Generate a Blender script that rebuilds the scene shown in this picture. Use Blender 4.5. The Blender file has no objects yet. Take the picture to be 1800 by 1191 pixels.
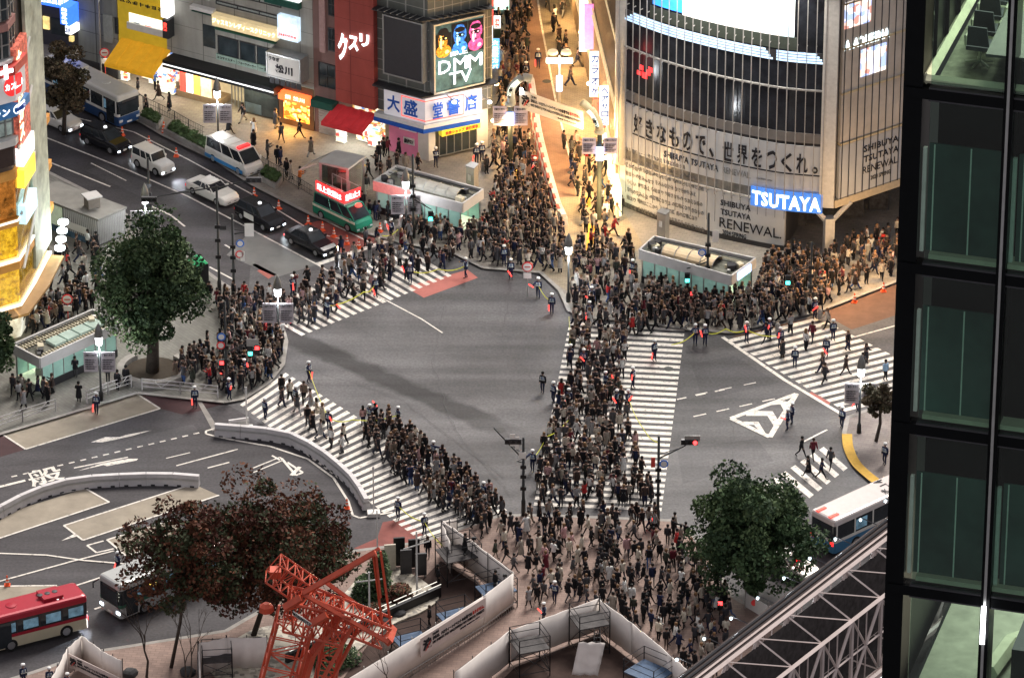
import bpy, bmesh, math, random
from mathutils import Vector, Matrix, noise
import numpy as np
rnd = random.Random(7)
scene = bpy.context.scene
COL = scene.collection
# ---------------------------------------------------------------- camera, world, exposure
CAM_H, FPX, PITCH = 190.0, 9500.0, math.radians(27.5)
CT, ST = math.cos(PITCH), math.sin(PITCH)
cd = bpy.data.cameras.new("camera"); cam = bpy.data.objects.new("camera", cd); COL.objects.link(cam)
cam.location = (0, 0, CAM_H); cam.rotation_euler = (math.pi / 2 - PITCH, 0, 0)
cd.sensor_width = 36; cd.lens = 36 * FPX / 1800; cd.clip_start = 1; cd.clip_end = 3000
scene.camera = cam
w = bpy.data.worlds.new("World"); scene.world = w; w.use_nodes = True
bg = w.node_tree.nodes["Background"]
bg.inputs[0].default_value = (0.62, 0.60, 0.64, 1); bg.inputs[1].default_value = 0.16      # night sky lit by the city
sd = bpy.data.lights.new("sky_glow", 'SUN'); so = bpy.data.objects.new("sky_glow", sd); COL.objects.link(so)
sd.energy = 1.0; sd.angle = math.radians(25); sd.color = (1, 0.93, 0.86)
so.rotation_euler = (math.radians(-38), math.radians(18), 0)
scene.view_settings.view_transform = 'Standard'; scene.view_settings.look = 'None'
scene.view_settings.exposure = 2.35; scene.view_settings.gamma = 1
cy = scene.cycles
cy.use_denoising = True; cy.max_bounces = 5; cy.diffuse_bounces = 2; cy.glossy_bounces = 3
cy.transmission_bounces = 4; cy.transparent_max_bounces = 10; cy.caustics_reflective = False; cy.caustics_refractive = False
cy.sample_clamp_indirect = 4; cy.use_light_tree = True
CAM = Vector((0, 0, CAM_H))

# ---------------------------------------------------------------- geometry helpers
def ray(px, py):
    dx = (px - 900) / FPX; dy = (595.5 - py) / FPX
    return Vector((dx, CT + dy * ST, -ST + dy * CT))
def G(px, py, z=0.0):
    r = ray(px, py); return CAM + r * ((z - CAM_H) / r.z)
def PY(px, py, Y):
    r = ray(px, py); return CAM + r * (Y / r.y)
def zat(P, py):
    k = (595.5 - py) / FPX; return CAM_H + P.y * (k * CT - ST) / (CT + k * ST)
origin = {}
def V3(*a): return Vector(a)

class Surf:
    """a vertical surface over a ground polyline running left to right"""
    def __init__(s, pts, zb=0.15):
        s.p = [Vector((q[0], q[1], 0)) for q in pts]; s.zb = zb
        s.c = [0.0]
        for a, b in zip(s.p, s.p[1:]): s.c.append(s.c[-1] + (b - a).length)
        s.L = s.c[-1]
    def seg(s, S):
        i = 0
        while i < len(s.p) - 2 and S > s.c[i + 1]: i += 1
        return i
    def pt(s, S, z, off=0.0):
        i = s.seg(S); a, b = s.p[i], s.p[i + 1]; d = (b - a).normalized()
        q = a + d * (S - s.c[i])
        return Vector((q.x + d.y * off, q.y - d.x * off, z))
    def sz(s, px, py):
        r = ray(px, py); best = None
        n = len(s.p) - 1
        for i in range(n):
            a, b = s.p[i], s.p[i + 1]; d = (b - a).normalized(); nx, ny = d.y, -d.x
            den = r.x * nx + r.y * ny
            if abs(den) < 1e-9: continue
            t = ((a.x - CAM.x) * nx + (a.y - CAM.y) * ny) / den
            q = CAM + r * t; u = (q.x - a.x) * d.x + (q.y - a.y) * d.y; L = s.c[i + 1] - s.c[i]
            over = max(0 if i == 0 and n > 0 and False else -u, u - L, 0)
            if best is None or over < best[0]: best = (over, s.c[i] + u, q.z)
        return best[1], best[2]
    def rect(s, x0, y0, x1, y1):
        a, za = s.sz(x0, y0); b, zb_ = s.sz(x1, y1); return a, b, zb_, za     # s0,s1,zlow,zhigh

class MB:
    def __init__(s): s.v = []; s.f = []; s.m = []
    def add(s, vs, fs, m=0):
        n = len(s.v); s.v += [tuple(v) for v in vs]; s.f += [tuple(i + n for i in f) for f in fs]; s.m += [m] * len(fs); return s
    def hexa(s, b, t, m=0):   # b: 4 bottom points, t: 4 top points
        return s.add(list(b) + list(t), [(3, 2, 1, 0), (4, 5, 6, 7), (0, 1, 5, 4), (1, 2, 6, 5), (2, 3, 7, 6), (3, 0, 4, 7)], m)
    def box(s, x0, x1, y0, y1, z0, z1, m=0):
        return s.hexa([(x0, y0, z0), (x1, y0, z0), (x1, y1, z0), (x0, y1, z0)], [(x0, y0, z1), (x1, y0, z1), (x1, y1, z1), (x0, y1, z1)], m)
    def cbox(s, c, sx, sy, z0, z1, a=0, m=0):
        ca, sa = math.cos(a), math.sin(a)
        q = [(c[0] + x * ca - y * sa, c[1] + x * sa + y * ca) for x, y in ((-sx/2, -sy/2), (sx/2, -sy/2), (sx/2, sy/2), (-sx/2, sy/2))]
        return s.hexa([(x, y, z0) for x, y in q], [(x, y, z1) for x, y in q], m)
    def prism(s, poly, z0, z1, m=0):
        n = len(poly)
        ar = sum(poly[i][0] * poly[(i + 1) % n][1] - poly[(i + 1) % n][0] * poly[i][1] for i in range(n))
        if ar < 0: poly = poly[::-1]
        vs = [(p[0], p[1], z0) for p in poly] + [(p[0], p[1], z1) for p in poly]
        return s.add(vs, [tuple(range(n))[::-1], tuple(range(n, 2 * n))] + [(i, (i + 1) % n, n + (i + 1) % n, n + i) for i in range(n)], m)
    def sheet(s, poly, z, m=0):
        n = len(poly); ar = sum(poly[i][0] * poly[(i + 1) % n][1] - poly[(i + 1) % n][0] * poly[i][1] for i in range(n))
        if ar < 0: poly = poly[::-1]
        return s.add([(p[0], p[1], z) for p in poly], [tuple(range(n))], m)
    def line(s, pts, wd, z, m=0):
        for a, b in zip(pts, pts[1:]):
            d = Vector((b[0] - a[0], b[1] - a[1], 0)); 
            if d.length < 1e-6: continue
            d.normalize(); n = Vector((-d.y, d.x, 0)) * wd / 2; s.lc = getattr(s, "lc", 0) + 1; z += .0003 * (s.lc % 40) if z < .1 or z > .163 else .0005
            a_, b_ = Vector((a[0], a[1], z)), Vector((b[0], b[1], z))
            s.add([a_ - n, b_ - n, b_ + n, a_ + n], [(0, 1, 2, 3)], m)
        return s
    def tube(s, pts, r, n=6, m=0, cap=True):
        pts = [Vector(p) for p in pts]; rs = r if isinstance(r, (list, tuple)) else [r] * len(pts)
        rings = []; base = len(s.v)
        up = None
        for i, p in enumerate(pts):
            d = (pts[min(i + 1, len(pts) - 1)] - pts[max(i - 1, 0)]).normalized()
            if up is None or abs(d.dot(up)) > 0.95: up = Vector((0, 0, 1)) if abs(d.z) < 0.9 else Vector((1, 0, 0))
            u = d.cross(up).normalized(); v_ = u.cross(d).normalized()
            for k in range(n):
                a = 2 * math.pi * k / n; s.v.append(tuple(p + (u * math.cos(a) + v_ * math.sin(a)) * rs[i]))
        for i in range(len(pts) - 1):
            for k in range(n):
                a = base + i * n + k; b = base + i * n + (k + 1) % n
                s.f.append((a, b, b + n, a + n)); s.m.append(m)
        if cap:
            s.f.append(tuple(base + k for k in range(n))[::-1]); s.f.append(tuple(base + (len(pts) - 1) * n + k for k in range(n))); s.m += [m, m]
        return s
    def bar(s, a, b, wd, m=0): return s.tube([a, b], wd * 0.7, 4, m)
    def lathe(s, c, prof, n=12, m=0):  # prof [(r,z)]
        base = len(s.v)
        for r, z in prof:
            for k in range(n):
                a = 2 * math.pi * k / n; s.v.append((c[0] + r * math.cos(a), c[1] + r * math.sin(a), c[2] + z))
        for i in range(len(prof) - 1):
            for k in range(n):
                a = base + i * n + k; b = base + i * n + (k + 1) % n; s.f.append((a, b, b + n, a + n)); s.m.append(m)
        s.f.append(tuple(base + k for k in range(n))[::-1]); s.f.append(tuple(base + (len(prof) - 1) * n + k for k in range(n))); s.m += [m, m]
        return s
    def sbox(s, sf, s0, s1, z0, z1, o0=0.0, o1=0.1, m=0):
        if s1 < s0: s0, s1 = s1, s0
        if z1 < z0: z0, z1 = z1, z0
        cuts = [s0] + [c for c in sf.c[1:-1] if s0 + 1e-3 < c < s1 - 1e-3] + [s1]
        base = len(s.v)
        for c in cuts:
            e = 1e-4 if c == s0 else -1e-4
            for z in (z0, z1):
                for o in (o1, o0): s.v.append(tuple(sf.pt(c + e, z, o)))
        for i in range(len(cuts) - 1):
            a = base + 4 * i; b = a + 4       # 0:z0 out 1:z0 in 2:z1 out 3:z1 in
            s.f += [(a, b, b + 2, a + 2), (a + 1, a + 3, b + 3, b + 1), (a + 2, b + 2, b + 3, a + 3), (a, a + 1, b + 1, b)]; s.m += [m] * 4
        e = base + 4 * (len(cuts) - 1)
        s.f += [(base, base + 2, base + 3, base + 1), (e, e + 1, e + 3, e + 2)]; s.m += [m, m]
        return s
    def srect(s, sf, x0, y0, x1, y1, o0=0.0, o1=0.1, m=0):
        a, b, zl, zh = sf.rect(x0, y0, x1, y1); return s.sbox(sf, a, b, zl, zh, o0, o1, m)
    def build(s, name, mats, parent=None, smooth=False, **tags):
        o_ = origin.get(parent, Vector((0, 0, 0))) if parent is not None else Vector((0, 0, 0))
        me = bpy.data.meshes.new(name)
        me.from_pydata([(v[0] - o_[0], v[1] - o_[1], v[2] - o_[2]) for v in s.v], [], s.f)
        if not isinstance(mats, (list, tuple)): mats = [mats]
        for m in mats: me.materials.append(m)
        if len(mats) > 1: me.polygons.foreach_set("material_index", s.m)
        if smooth: me.polygons.foreach_set("use_smooth", [True] * len(me.polygons))
        me.update()
        o = bpy.data.objects.new(name, me); COL.objects.link(o)
        if parent is not None: o.parent = parent; origin[o] = o_
        for k, v in tags.items(): o[k] = v
        return o

def thing(name, label, cat, loc=(0, 0, 0), rz=0, group=None):
    o = bpy.data.objects.new(name, None); COL.objects.link(o); o.empty_display_size = 0.3
    o.location = loc; o.rotation_euler = (0, 0, rz); o["label"] = label; o["category"] = cat
    if group: o["group"] = group
    origin[o] = Vector(loc) if rz == 0 else Vector((0, 0, 0))
    return o
def tag(o, label, cat, group=None):
    o["label"] = label; o["category"] = cat
    if group: o["group"] = group
    return o
def struct(name, mb, mats, **k): return mb.build(name, mats, None, kind="structure", **k)
def dup(root, loc, rz=None, label=None, group=None):
    r = root.copy(); COL.objects.link(r); r.location = loc
    if rz is not None: r.rotation_euler = (0, 0, rz)
    if label: r["label"] = label
    if group: r["group"] = group
    for ch in list(root.children):
        c = ch.copy(); COL.objects.link(c); c.parent = r
        for g in ch.children:
            d = g.copy(); COL.objects.link(d); d.parent = c
    return r

# ---------------------------------------------------------------- materials
_mats = {}
def M(name, col=(0.5, 0.5, 0.5), rough=0.6, metal=0.0, var=0.12, sc=3.0, emit=0.0, ecol=None, bump=0.0, detail=4, spec=None):
    if name in _mats: return _mats[name]
    m = bpy.data.materials.new(name); m.use_nodes = True; nt = m.node_tree; N = nt.nodes; L = nt.links
    p = N["Principled BSDF"]; p.inputs["Roughness"].default_value = rough; p.inputs["Metallic"].default_value = metal
    if spec is None and rough >= .5: spec = .15
    if spec is not None: p.inputs["Specular IOR Level"].default_value = spec
    geo = N.new("ShaderNodeNewGeometry"); nz = N.new("ShaderNodeTexNoise"); nz.inputs["Scale"].default_value = sc; nz.inputs["Detail"].default_value = detail
    nz.inputs["Roughness"].default_value = 0.65
    L.new(geo.outputs["Position"], nz.inputs["Vector"])
    cr = N.new("ShaderNodeValToRGB"); cr.color_ramp.elements[0].position = 0.3; cr.color_ramp.elements[1].position = 0.7
    cr.color_ramp.elements[0].color = (*[max(0, c * (1 - var)) for c in col], 1); cr.color_ramp.elements[1].color = (*[min(1, c * (1 + var)) for c in col], 1)
    L.new(nz.outputs["Fac"], cr.inputs["Fac"]); L.new(cr.outputs["Color"], p.inputs["Base Color"])
    if emit:
        if ecol is None: L.new(cr.outputs["Color"], p.inputs["Emission Color"])
        else: p.inputs["Emission Color"].default_value = (*ecol, 1)
        p.inputs["Emission Strength"].default_value = emit
    if bump:
        b = N.new("ShaderNodeBump"); b.inputs["Strength"].default_value = bump; b.inputs["Distance"].default_value = 0.03
        L.new(nz.outputs["Fac"], b.inputs["Height"]); L.new(b.outputs["Normal"], p.inputs["Normal"])
    _mats[name] = m; return m
def nodes_of(m): return m.node_tree.nodes, m.node_tree.links, m.node_tree.nodes["Principled BSDF"]
def grime(name, col, rough=0.75, seam=0, amount=0.35, seamcol=None, sx=1.0, sz_=1.0, ang=0.0, metal=0.0):
    """a wall material: large stains, vertical streaks and, where seam > 0, a grid of panel joints"""
    m = M(name, col, rough, metal, 0.1, 0.6); N, L, p = nodes_of(m)
    geo = N.new("ShaderNodeNewGeometry"); mp = N.new("ShaderNodeMapping"); mp.inputs["Scale"].default_value = (1.3, 1.3, 0.12)
    L.new(geo.outputs["Position"], mp.inputs["Vector"])
    nz = N.new("ShaderNodeTexNoise"); nz.inputs["Scale"].default_value = 1.2; nz.inputs["Detail"].default_value = 6; L.new(mp.outputs[0], nz.inputs["Vector"])
    r = N.new("ShaderNodeMapRange"); r.inputs[1].default_value = 0.35; r.inputs[2].default_value = 0.75; r.inputs[3].default_value = 1; r.inputs[4].default_value = 1 - amount
    L.new(nz.outputs["Fac"], r.inputs[0])
    mx = N.new("ShaderNodeMix"); mx.data_type = 'RGBA'; mx.blend_type = 'MULTIPLY'; mx.inputs[0].default_value = 1
    src = p.inputs["Base Color"].links[0].from_socket; L.new(src, mx.inputs[6]); L.new(r.outputs[0], mx.inputs[7])
    out = mx.outputs[2]
    if seam:
        m2 = N.new("ShaderNodeMapping"); m2.vector_type = 'TEXTURE'; m2.inputs["Rotation"].default_value = (0, 0, ang)
        L.new(geo.outputs["Position"], m2.inputs["Vector"]); sp = N.new("ShaderNodeSeparateXYZ"); L.new(m2.outputs[0], sp.inputs[0])
        acc = None
        for ax, per in ((0, sx), (2, sz_)):
            if per <= 0: continue
            a = N.new("ShaderNodeMath"); a.operation = 'DIVIDE'; a.inputs[1].default_value = per; L.new(sp.outputs[ax], a.inputs[0])
            b = N.new("ShaderNodeMath"); b.operation = 'FRACT'; L.new(a.outputs[0], b.inputs[0])
            c = N.new("ShaderNodeMath"); c.operation = 'LESS_THAN'; c.inputs[1].default_value = seam / per; L.new(b.outputs[0], c.inputs[0])
            if acc is None: acc = c
            else:
                d = N.new("ShaderNodeMath"); d.operation = 'MAXIMUM'; L.new(acc.outputs[0], d.inputs[0]); L.new(c.outputs[0], d.inputs[1]); acc = d
        my = N.new("ShaderNodeMix"); my.data_type = 'RGBA'; L.new(acc.outputs[0], my.inputs[0]); L.new(out, my.inputs[6])
        sc_ = seamcol or tuple(c * 0.35 for c in col); my.inputs[7].default_value = (*sc_, 1); out = my.outputs[2]
    L.new(out, p.inputs["Base Color"]); return m
def E(name, col, s, var=0.1, sc=3): 
    return M(name, col, 0.5, 0, var, sc, emit=s)
def glass(name, tint=(0.8, 0.9, 0.88), refl=0.12):
    if name in _mats: return _mats[name]
    m = bpy.data.materials.new(name); m.use_nodes = True; N = m.node_tree.nodes; L = m.node_tree.links; N.clear()
    out = N.new("ShaderNodeOutputMaterial"); mx = N.new("ShaderNodeMixShader"); t = N.new("ShaderNodeBsdfTransparent"); g = N.new("ShaderNodeBsdfGlossy")
    t.inputs[0].default_value = (*tint, 1); g.inputs["Roughness"].default_value = 0.05; lw = N.new("ShaderNodeLayerWeight"); lw.inputs[0].default_value = 0.35
    mr = N.new("ShaderNodeMapRange"); mr.inputs[3].default_value = refl; mr.inputs[4].default_value = 0.8; L.new(lw.outputs["Fresnel"], mr.inputs[0])
    L.new(mr.outputs[0], mx.inputs[0]); L.new(t.outputs[0], mx.inputs[1]); L.new(g.outputs[0], mx.inputs[2]); L.new(mx.outputs[0], out.inputs[0])
    _mats[name] = m; return m

# ---------------------------------------------------------------- lettering
_tc = {}
def glyphs(body, bold=0.0):
    k = (body, bold)
    if k in _tc: return _tc[k]
    c = bpy.data.curves.new("lettering", 'FONT'); c.body = body; c.size = 1; c.extrude = 0.02; c.offset = bold; c.space_character = 1 + bold * 5; c.resolution_u = 2
    o = bpy.data.objects.new("lettering", c); COL.objects.link(o); bpy.context.view_layer.update()
    dg = bpy.context.evaluated_depsgraph_get(); me = bpy.data.meshes.new_from_object(o.evaluated_get(dg), depsgraph=dg)
    vs = [tuple(v.co) for v in me.vertices]; fs = [tuple(p.vertices) for p in me.polygons]
    bpy.data.objects.remove(o); bpy.data.curves.remove(c); bpy.data.meshes.remove(me)
    _tc[k] = (vs, fs); return _tc[k]
def text_mb(mb, body, mapf, wd, ht, bold=0.0, m=0, align='c'):
    """lettering fitted into a wd x ht box; mapf(x, y, d) puts a letter point into the world"""
    vs, fs = glyphs(body, bold)
    if not vs: return mb
    x0 = min(v[0] for v in vs); x1 = max(v[0] for v in vs); y0 = min(v[1] for v in vs); y1 = max(v[1] for v in vs)
    sx = wd / max(1e-6, x1 - x0); sy = ht / max(1e-6, y1 - y0)
    mb.add([mapf((v[0] - x0) * sx, (v[1] - y0) * sy, (v[2] + 0.02) * 0.8) for v in vs], fs, m); return mb
def stext(mb, sf, body, x0, y0, x1, y1, off=0.06, bold=0.0, m=0, x_at_top=False):
    a, b, zl, zh = sf.rect(x0, y0, x1, y1)
    # heights follow the letters' own corner: top left and bottom right give one upright box
    return text_mb(mb, body, lambda x, y, d: sf.pt(a + x, zl + y, off + d), b - a, zh - zl, bold, m)
def sstext(mb, sf, body, s0, s1, z0, z1, off=0.06, bold=0.0, m=0):
    return text_mb(mb, body, lambda x, y, d: sf.pt(s0 + x, z0 + y, off + d), s1 - s0, z1 - z0, bold, m)
# ================================================================ GROUND, ROADS, PAVEMENTS
def asphalt(name, col, var=0.25, band=None):
    m = M(name, col, 0.62, 0, var, 0.12, detail=8); N, L, p = nodes_of(m)
    geo = [n for n in N if n.type == 'NEW_GEOMETRY'][0]
    fine = N.new("ShaderNodeTexNoise"); fine.inputs["Scale"].default_value = 5; fine.inputs["Detail"].default_value = 3; L.new(geo.outputs["Position"], fine.inputs["Vector"])
    r = N.new("ShaderNodeMapRange"); r.inputs[1].default_value = 0.3; r.inputs[2].default_value = 0.7; r.inputs[3].default_value = 0.78; r.inputs[4].default_value = 1.2; L.new(fine.outputs["Fac"], r.inputs[0])
    # long tyre-worn streaks
    mp = N.new("ShaderNodeMapping"); mp.inputs["Rotation"].default_value = (0, 0, 0.75); mp.inputs["Scale"].default_value = (0.06, 0.9, 1); L.new(geo.outputs["Position"], mp.inputs[0])
    st = N.new("ShaderNodeTexNoise"); st.inputs["Scale"].default_value = 0.5; st.inputs["Detail"].default_value = 5; L.new(mp.outputs[0], st.inputs["Vector"])
    r2 = N.new("ShaderNodeMapRange"); r2.inputs[1].default_value = 0.35; r2.inputs[2].default_value = 0.7; r2.inputs[3].default_value = 0.72; r2.inputs[4].default_value = 1.2; L.new(st.outputs["Fac"], r2.inputs[0])
    mm = N.new("ShaderNodeMath"); mm.operation = 'MULTIPLY'; L.new(r.outputs[0], mm.inputs[0]); L.new(r2.outputs[0], mm.inputs[1]); fac = mm.outputs[0]
    if band:
        (a, b, wd, dark) = band; d = (b - a); Ld = d.length; d = d / Ld; nn = Vector((-d.y, d.x, 0))
        def dot(v, c0):
            k = N.new("ShaderNodeVectorMath"); k.operation = 'DOT_PRODUCT'; k.inputs[1].default_value = tuple(v); L.new(geo.outputs["Position"], k.inputs[0])
            s_ = N.new("ShaderNodeMath"); s_.operation = 'SUBTRACT'; s_.inputs[1].default_value = c0; L.new(k.outputs["Value"], s_.inputs[0]); return s_.outputs[0]
        x = dot(nn, nn.dot(a)); nb = N.new("ShaderNodeTexNoise"); nb.inputs["Scale"].default_value = 0.5; nb.inputs["Detail"].default_value = 6; L.new(geo.outputs["Position"], nb.inputs["Vector"])
        ad = N.new("ShaderNodeMath"); ad.operation = 'MULTIPLY_ADD'; L.new(nb.outputs["Fac"], ad.inputs[0]); ad.inputs[1].default_value = 1.6; L.new(x, ad.inputs[2])
        sb = N.new("ShaderNodeMath"); sb.operation = 'SUBTRACT'; L.new(ad.outputs[0], sb.inputs[0]); sb.inputs[1].default_value = 0.8
        ab = N.new("ShaderNodeMath"); ab.operation = 'ABSOLUTE'; L.new(sb.outputs[0], ab.inputs[0])
        r3 = N.new("ShaderNodeMapRange"); r3.inputs[1].default_value = wd * 0.55; r3.inputs[2].default_value = wd; r3.inputs[3].default_value = 1; r3.inputs[4].default_value = 0; L.new(ab.outputs[0], r3.inputs[0])
        y = dot(d, d.dot(a)); r4 = N.new("ShaderNodeMapRange"); r4.inputs[1].default_value = -0.5; r4.inputs[2].default_value = 0.5; L.new(y, r4.inputs[0])
        r5 = N.new("ShaderNodeMapRange"); r5.inputs[1].default_value = Ld; r5.inputs[2].default_value = Ld - 6; L.new(y, r5.inputs[0])
        q1 = N.new("ShaderNodeMath"); q1.operation = 'MULTIPLY'; L.new(r3.outputs[0], q1.inputs[0]); L.new(r4.outputs[0], q1.inputs[1])
        q2 = N.new("ShaderNodeMath"); q2.operation = 'MULTIPLY'; L.new(q1.outputs[0], q2.inputs[0]); L.new(r5.outputs[0], q2.inputs[1])
        q3 = N.new("ShaderNodeMath"); q3.operation = 'MULTIPLY_ADD'; L.new(q2.outputs[0], q3.inputs[0]); q3.inputs[1].default_value = -dark; q3.inputs[2].default_value = 1
        q4 = N.new("ShaderNodeMath"); q4.operation = 'MULTIPLY'; L.new(q3.outputs[0], q4.inputs[0]); L.new(fac, q4.inputs[1]); fac = q4.outputs[0]
    mx = N.new("ShaderNodeMix"); mx.data_type = 'RGBA'; mx.blend_type = 'MULTIPLY'; mx.inputs[0].default_value = 1
    src = p.inputs["Base Color"].links[0].from_socket; L.new(src, mx.inputs[6]); L.new(fac, mx.inputs[7]); L.new(mx.outputs[2], p.inputs["Base Color"])
    rr = N.new("ShaderNodeMapRange"); rr.inputs[3].default_value = 0.75; rr.inputs[4].default_value = 0.42; L.new(st.outputs["Fac"], rr.inputs[0]); L.new(rr.outputs[0], p.inputs["Roughness"])
    return m
m_asph = asphalt("asphalt", (0.092, 0.089, 0.092), 0.3, (G(500, 588), G(930, 775), 1.35, 0.64))
m_asph2 = asphalt("darker_asphalt", (0.058, 0.054, 0.058), 0.25)
m_white = M("road_paint", (0.66, 0.62, 0.56), 0.6, 0, 0.12, 2.2, detail=8)
_N, _L, _p = nodes_of(m_white)   # worn thin in places, the asphalt showing through
_g = _N.new("ShaderNodeNewGeometry"); _a = _N.new("ShaderNodeTexNoise"); _a.inputs["Scale"].default_value = 3.2; _a.inputs["Detail"].default_value = 10; _a.inputs["Roughness"].default_value = 0.75; _L.new(_g.outputs["Position"], _a.inputs["Vector"])
_r = _N.new("ShaderNodeMapRange"); _r.inputs[1].default_value = 0.36; _r.inputs[2].default_value = 0.47; _L.new(_a.outputs["Fac"], _r.inputs[0])
_m = _N.new("ShaderNodeMix"); _m.data_type = 'RGBA'; _L.new(_r.outputs[0], _m.inputs[0]); _m.inputs[6].default_value = (.16, .15, .145, 1); _L.new(_p.inputs["Base Color"].links[0].from_socket, _m.inputs[7]); _L.new(_m.outputs[2], _p.inputs["Base Color"])
m_paint_y = M("yellow_paving", (0.50, 0.30, 0.05), 0.7, 0, 0.15, 3)
m_redroad = M("red_road_coating", (0.20, 0.065, 0.055), 0.7, 0, 0.2, 1)
m_redpatch = M("pink_red_road_coating", (0.36, 0.12, 0.10), 0.7, 0, 0.12, 1)
m_maroon = M("maroon_asphalt", (0.055, 0.028, 0.03), 0.7, 0, 0.25, 0.6)
m_brownroad = M("brown_asphalt", (0.14, 0.075, 0.05), 0.7, 0, 0.2, 0.8, detail=8)
m_beige = M("beige_bay_surface", (0.27, 0.235, 0.185), 0.7, 0, 0.22, 0.5, detail=9)
m_conc_l = M("pale_road_concrete", (0.16, 0.16, 0.155), 0.7, 0, 0.12, 0.7)
m_kerb = M("kerb_stone", (0.27, 0.255, 0.235), 0.75, 0, 0.2, 1.5)
def paving(name, col, seam=0.02, sx=0.6, ang=0.3, rough=0.7, var=0.25):
    m = M(name, col, rough, 0, var, 0.35, detail=9); N, L, p = nodes_of(m)
    geo = [n for n in N if n.type == 'NEW_GEOMETRY'][0]; mp = N.new("ShaderNodeMapping"); mp.inputs["Rotation"].default_value = (0, 0, ang); L.new(geo.outputs["Position"], mp.inputs[0])
    br = N.new("ShaderNodeTexBrick"); br.inputs["Scale"].default_value = 1; br.inputs["Brick Width"].default_value = sx; br.inputs["Row Height"].default_value = sx / 2
    br.inputs["Mortar Size"].default_value = seam; br.inputs["Color1"].default_value = (1, 1, 1, 1); br.inputs["Color2"].default_value = (0.78, 0.78, 0.8, 1); br.inputs["Mortar"].default_value = (0.6, 0.6, 0.6, 1)
    L.new(mp.outputs[0], br.inputs["Vector"]); mx = N.new("ShaderNodeMix"); mx.data_type = 'RGBA'; mx.blend_type = 'MULTIPLY'; mx.inputs[0].default_value = 0.8
    src = p.inputs["Base Color"].links[0].from_socket; L.new(src, mx.inputs[6]); L.new(br.outputs[0], mx.inputs[7]); L.new(mx.outputs[2], p.inputs["Base Color"]); return m
m_pave_n = paving("shop_side_paving", (0.26, 0.235, 0.2)); m_pave_w = paving("station_side_paving", (0.18, 0.175, 0.155), ang=0.9)
m_pave_s = paving("plaza_paving", (0.26, 0.185, 0.155), ang=0.1); m_pave_e = paving("corner_paving", (0.21, 0.18, 0.165))
m_pave_c = paving("street_brick_paving", (0.3, 0.25, 0.18), ang=0.05, sx=0.4); m_brick_rd = paving("brown_street_paving", (0.27, 0.165, 0.115), ang=0.05, sx=0.3)

g = MB(); g.sheet([(-900, -200), (900, -200), (900, 1800), (-900, 1800)], 0); struct("ground", g, m_asph2)
def spline2(P_):
    return [a.lerp(b, k / 14) for a, b in zip(P_, P_[1:]) for k in range(14)]
def px(poly, z=0.0): return [G(a, b, z) for a, b in poly]
def spline(pts, n=6, closed=False):
    out = []
    P_ = [Vector((p[0], p[1], p[2] if len(p) > 2 else 0)) for p in pts]
    for i in range(len(P_) - 1):
        a = P_[max(i - 1, 0)]; b = P_[i]; c = P_[i + 1]; d = P_[min(i + 2, len(P_) - 1)]
        for k in range(n):
            t = k / n; out.append(0.5 * ((2 * b) + (c - a) * t + (2 * a - 5 * b + 4 * c - d) * t * t + (3 * b - a - 3 * c + d) * t ** 3))
    out.append(P_[-1]); return out
xing = MB(); xing.sheet(px([(430, 610), (380, 700), (560, 800), (700, 900), (900, 960), (1200, 960), (1500, 880), (1660, 700), (1640, 480), (1440, 500), (1000, 450), (860, 420), (640, 360), (440, 470)]), 0.004)
struct("road", xing, m_asph)
KN = [(-400, -30), (60, 128), (250, 215), (285, 236), (380, 282), (440, 322), (554, 380), (640, 408), (700, 424), (800, 445), (850, 470), (950, 478), (985, 510), (1000, 545), (1030, 557), (1100, 562), (1210, 578), (1285, 584), (1340, 570), (1440, 546), (1585, 490), (1760, 420), (2300, 200)]
def pavement(name, kerb, rest, mat, z=0.15):
    k = [G(a, b, z) for a, b in kerb]; poly = k + [G(a, b, z) for a, b in rest]
    mb = MB(); mb.prism([(p.x, p.y) for p in poly], 0.0, z)
    struct(name, mb, mat)
    kb = MB(); kb.line(k, 0.34, z + 0.004); struct("kerb", kb, m_kerb)
pavement("pavement_north", KN, [(2300, -500), (-400, -500)], m_pave_n)
pavement("pavement_west", [(-200, 820), (0, 762), (242, 690), (395, 706), (428, 700), (472, 672), (497, 640), (503, 600), (495, 570), (440, 528), (390, 497), (340, 460), (260, 400), (150, 335), (60, 290), (-300, 130)], [(-700, 500)], m_pave_w)
pavement("plaza", [(-300, 1290), (60, 1180), (162, 1145), (397, 1108), (480, 1060), (560, 1000), (620, 968), (740, 952), (880, 905), (960, 905), (1180, 914), (1215, 935), (1250, 985), (1290, 1050), (1400, 1110), (1520, 1200), (1700, 1500)], [(900, 1700), (-400, 1700)], m_pave_s)
pavement("pavement_east", [(1900, 600), (1580, 700), (1490, 733), (1484, 761), (1488, 790), (1503, 818), (1540, 852), (1600, 880), (1900, 1000)], [], m_pave_e)
def patch(name, pts, mat, z=0.008): mb = MB(); mb.sheet([(p.x, p.y) for p in px(pts, z)], z); struct(name, mb, mat)
patch("street_paving", [(880, -60), (1050, -60), (1095, 370), (1130, 430), (1010, 520), (870, 430), (866, 250)], m_pave_c, 0.154)
patch("street_roadway", [(893, -60), (944, -10), (950, 35), (976, 174), (1001, 275), (1012, 345), (930, 350), (908, 247), (885, 100)], m_brick_rd, 0.158)
for q in ([(903, 290), (916, 290), (930, 358), (916, 363)], [(1023, 345), (1037, 345), (1039, 364), (1024, 364)], [(1033, 393), (1047, 393), (1047, 425), (1030, 440)], [(560, 318), (640, 288), (645, 291), (566, 322)], [(1212, 690), (1222, 688), (1200, 480), (1190, 482)]):
    if q[0][0] < 1200: patch("tactile_paving", q, m_paint_y, 0.162)
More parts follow.
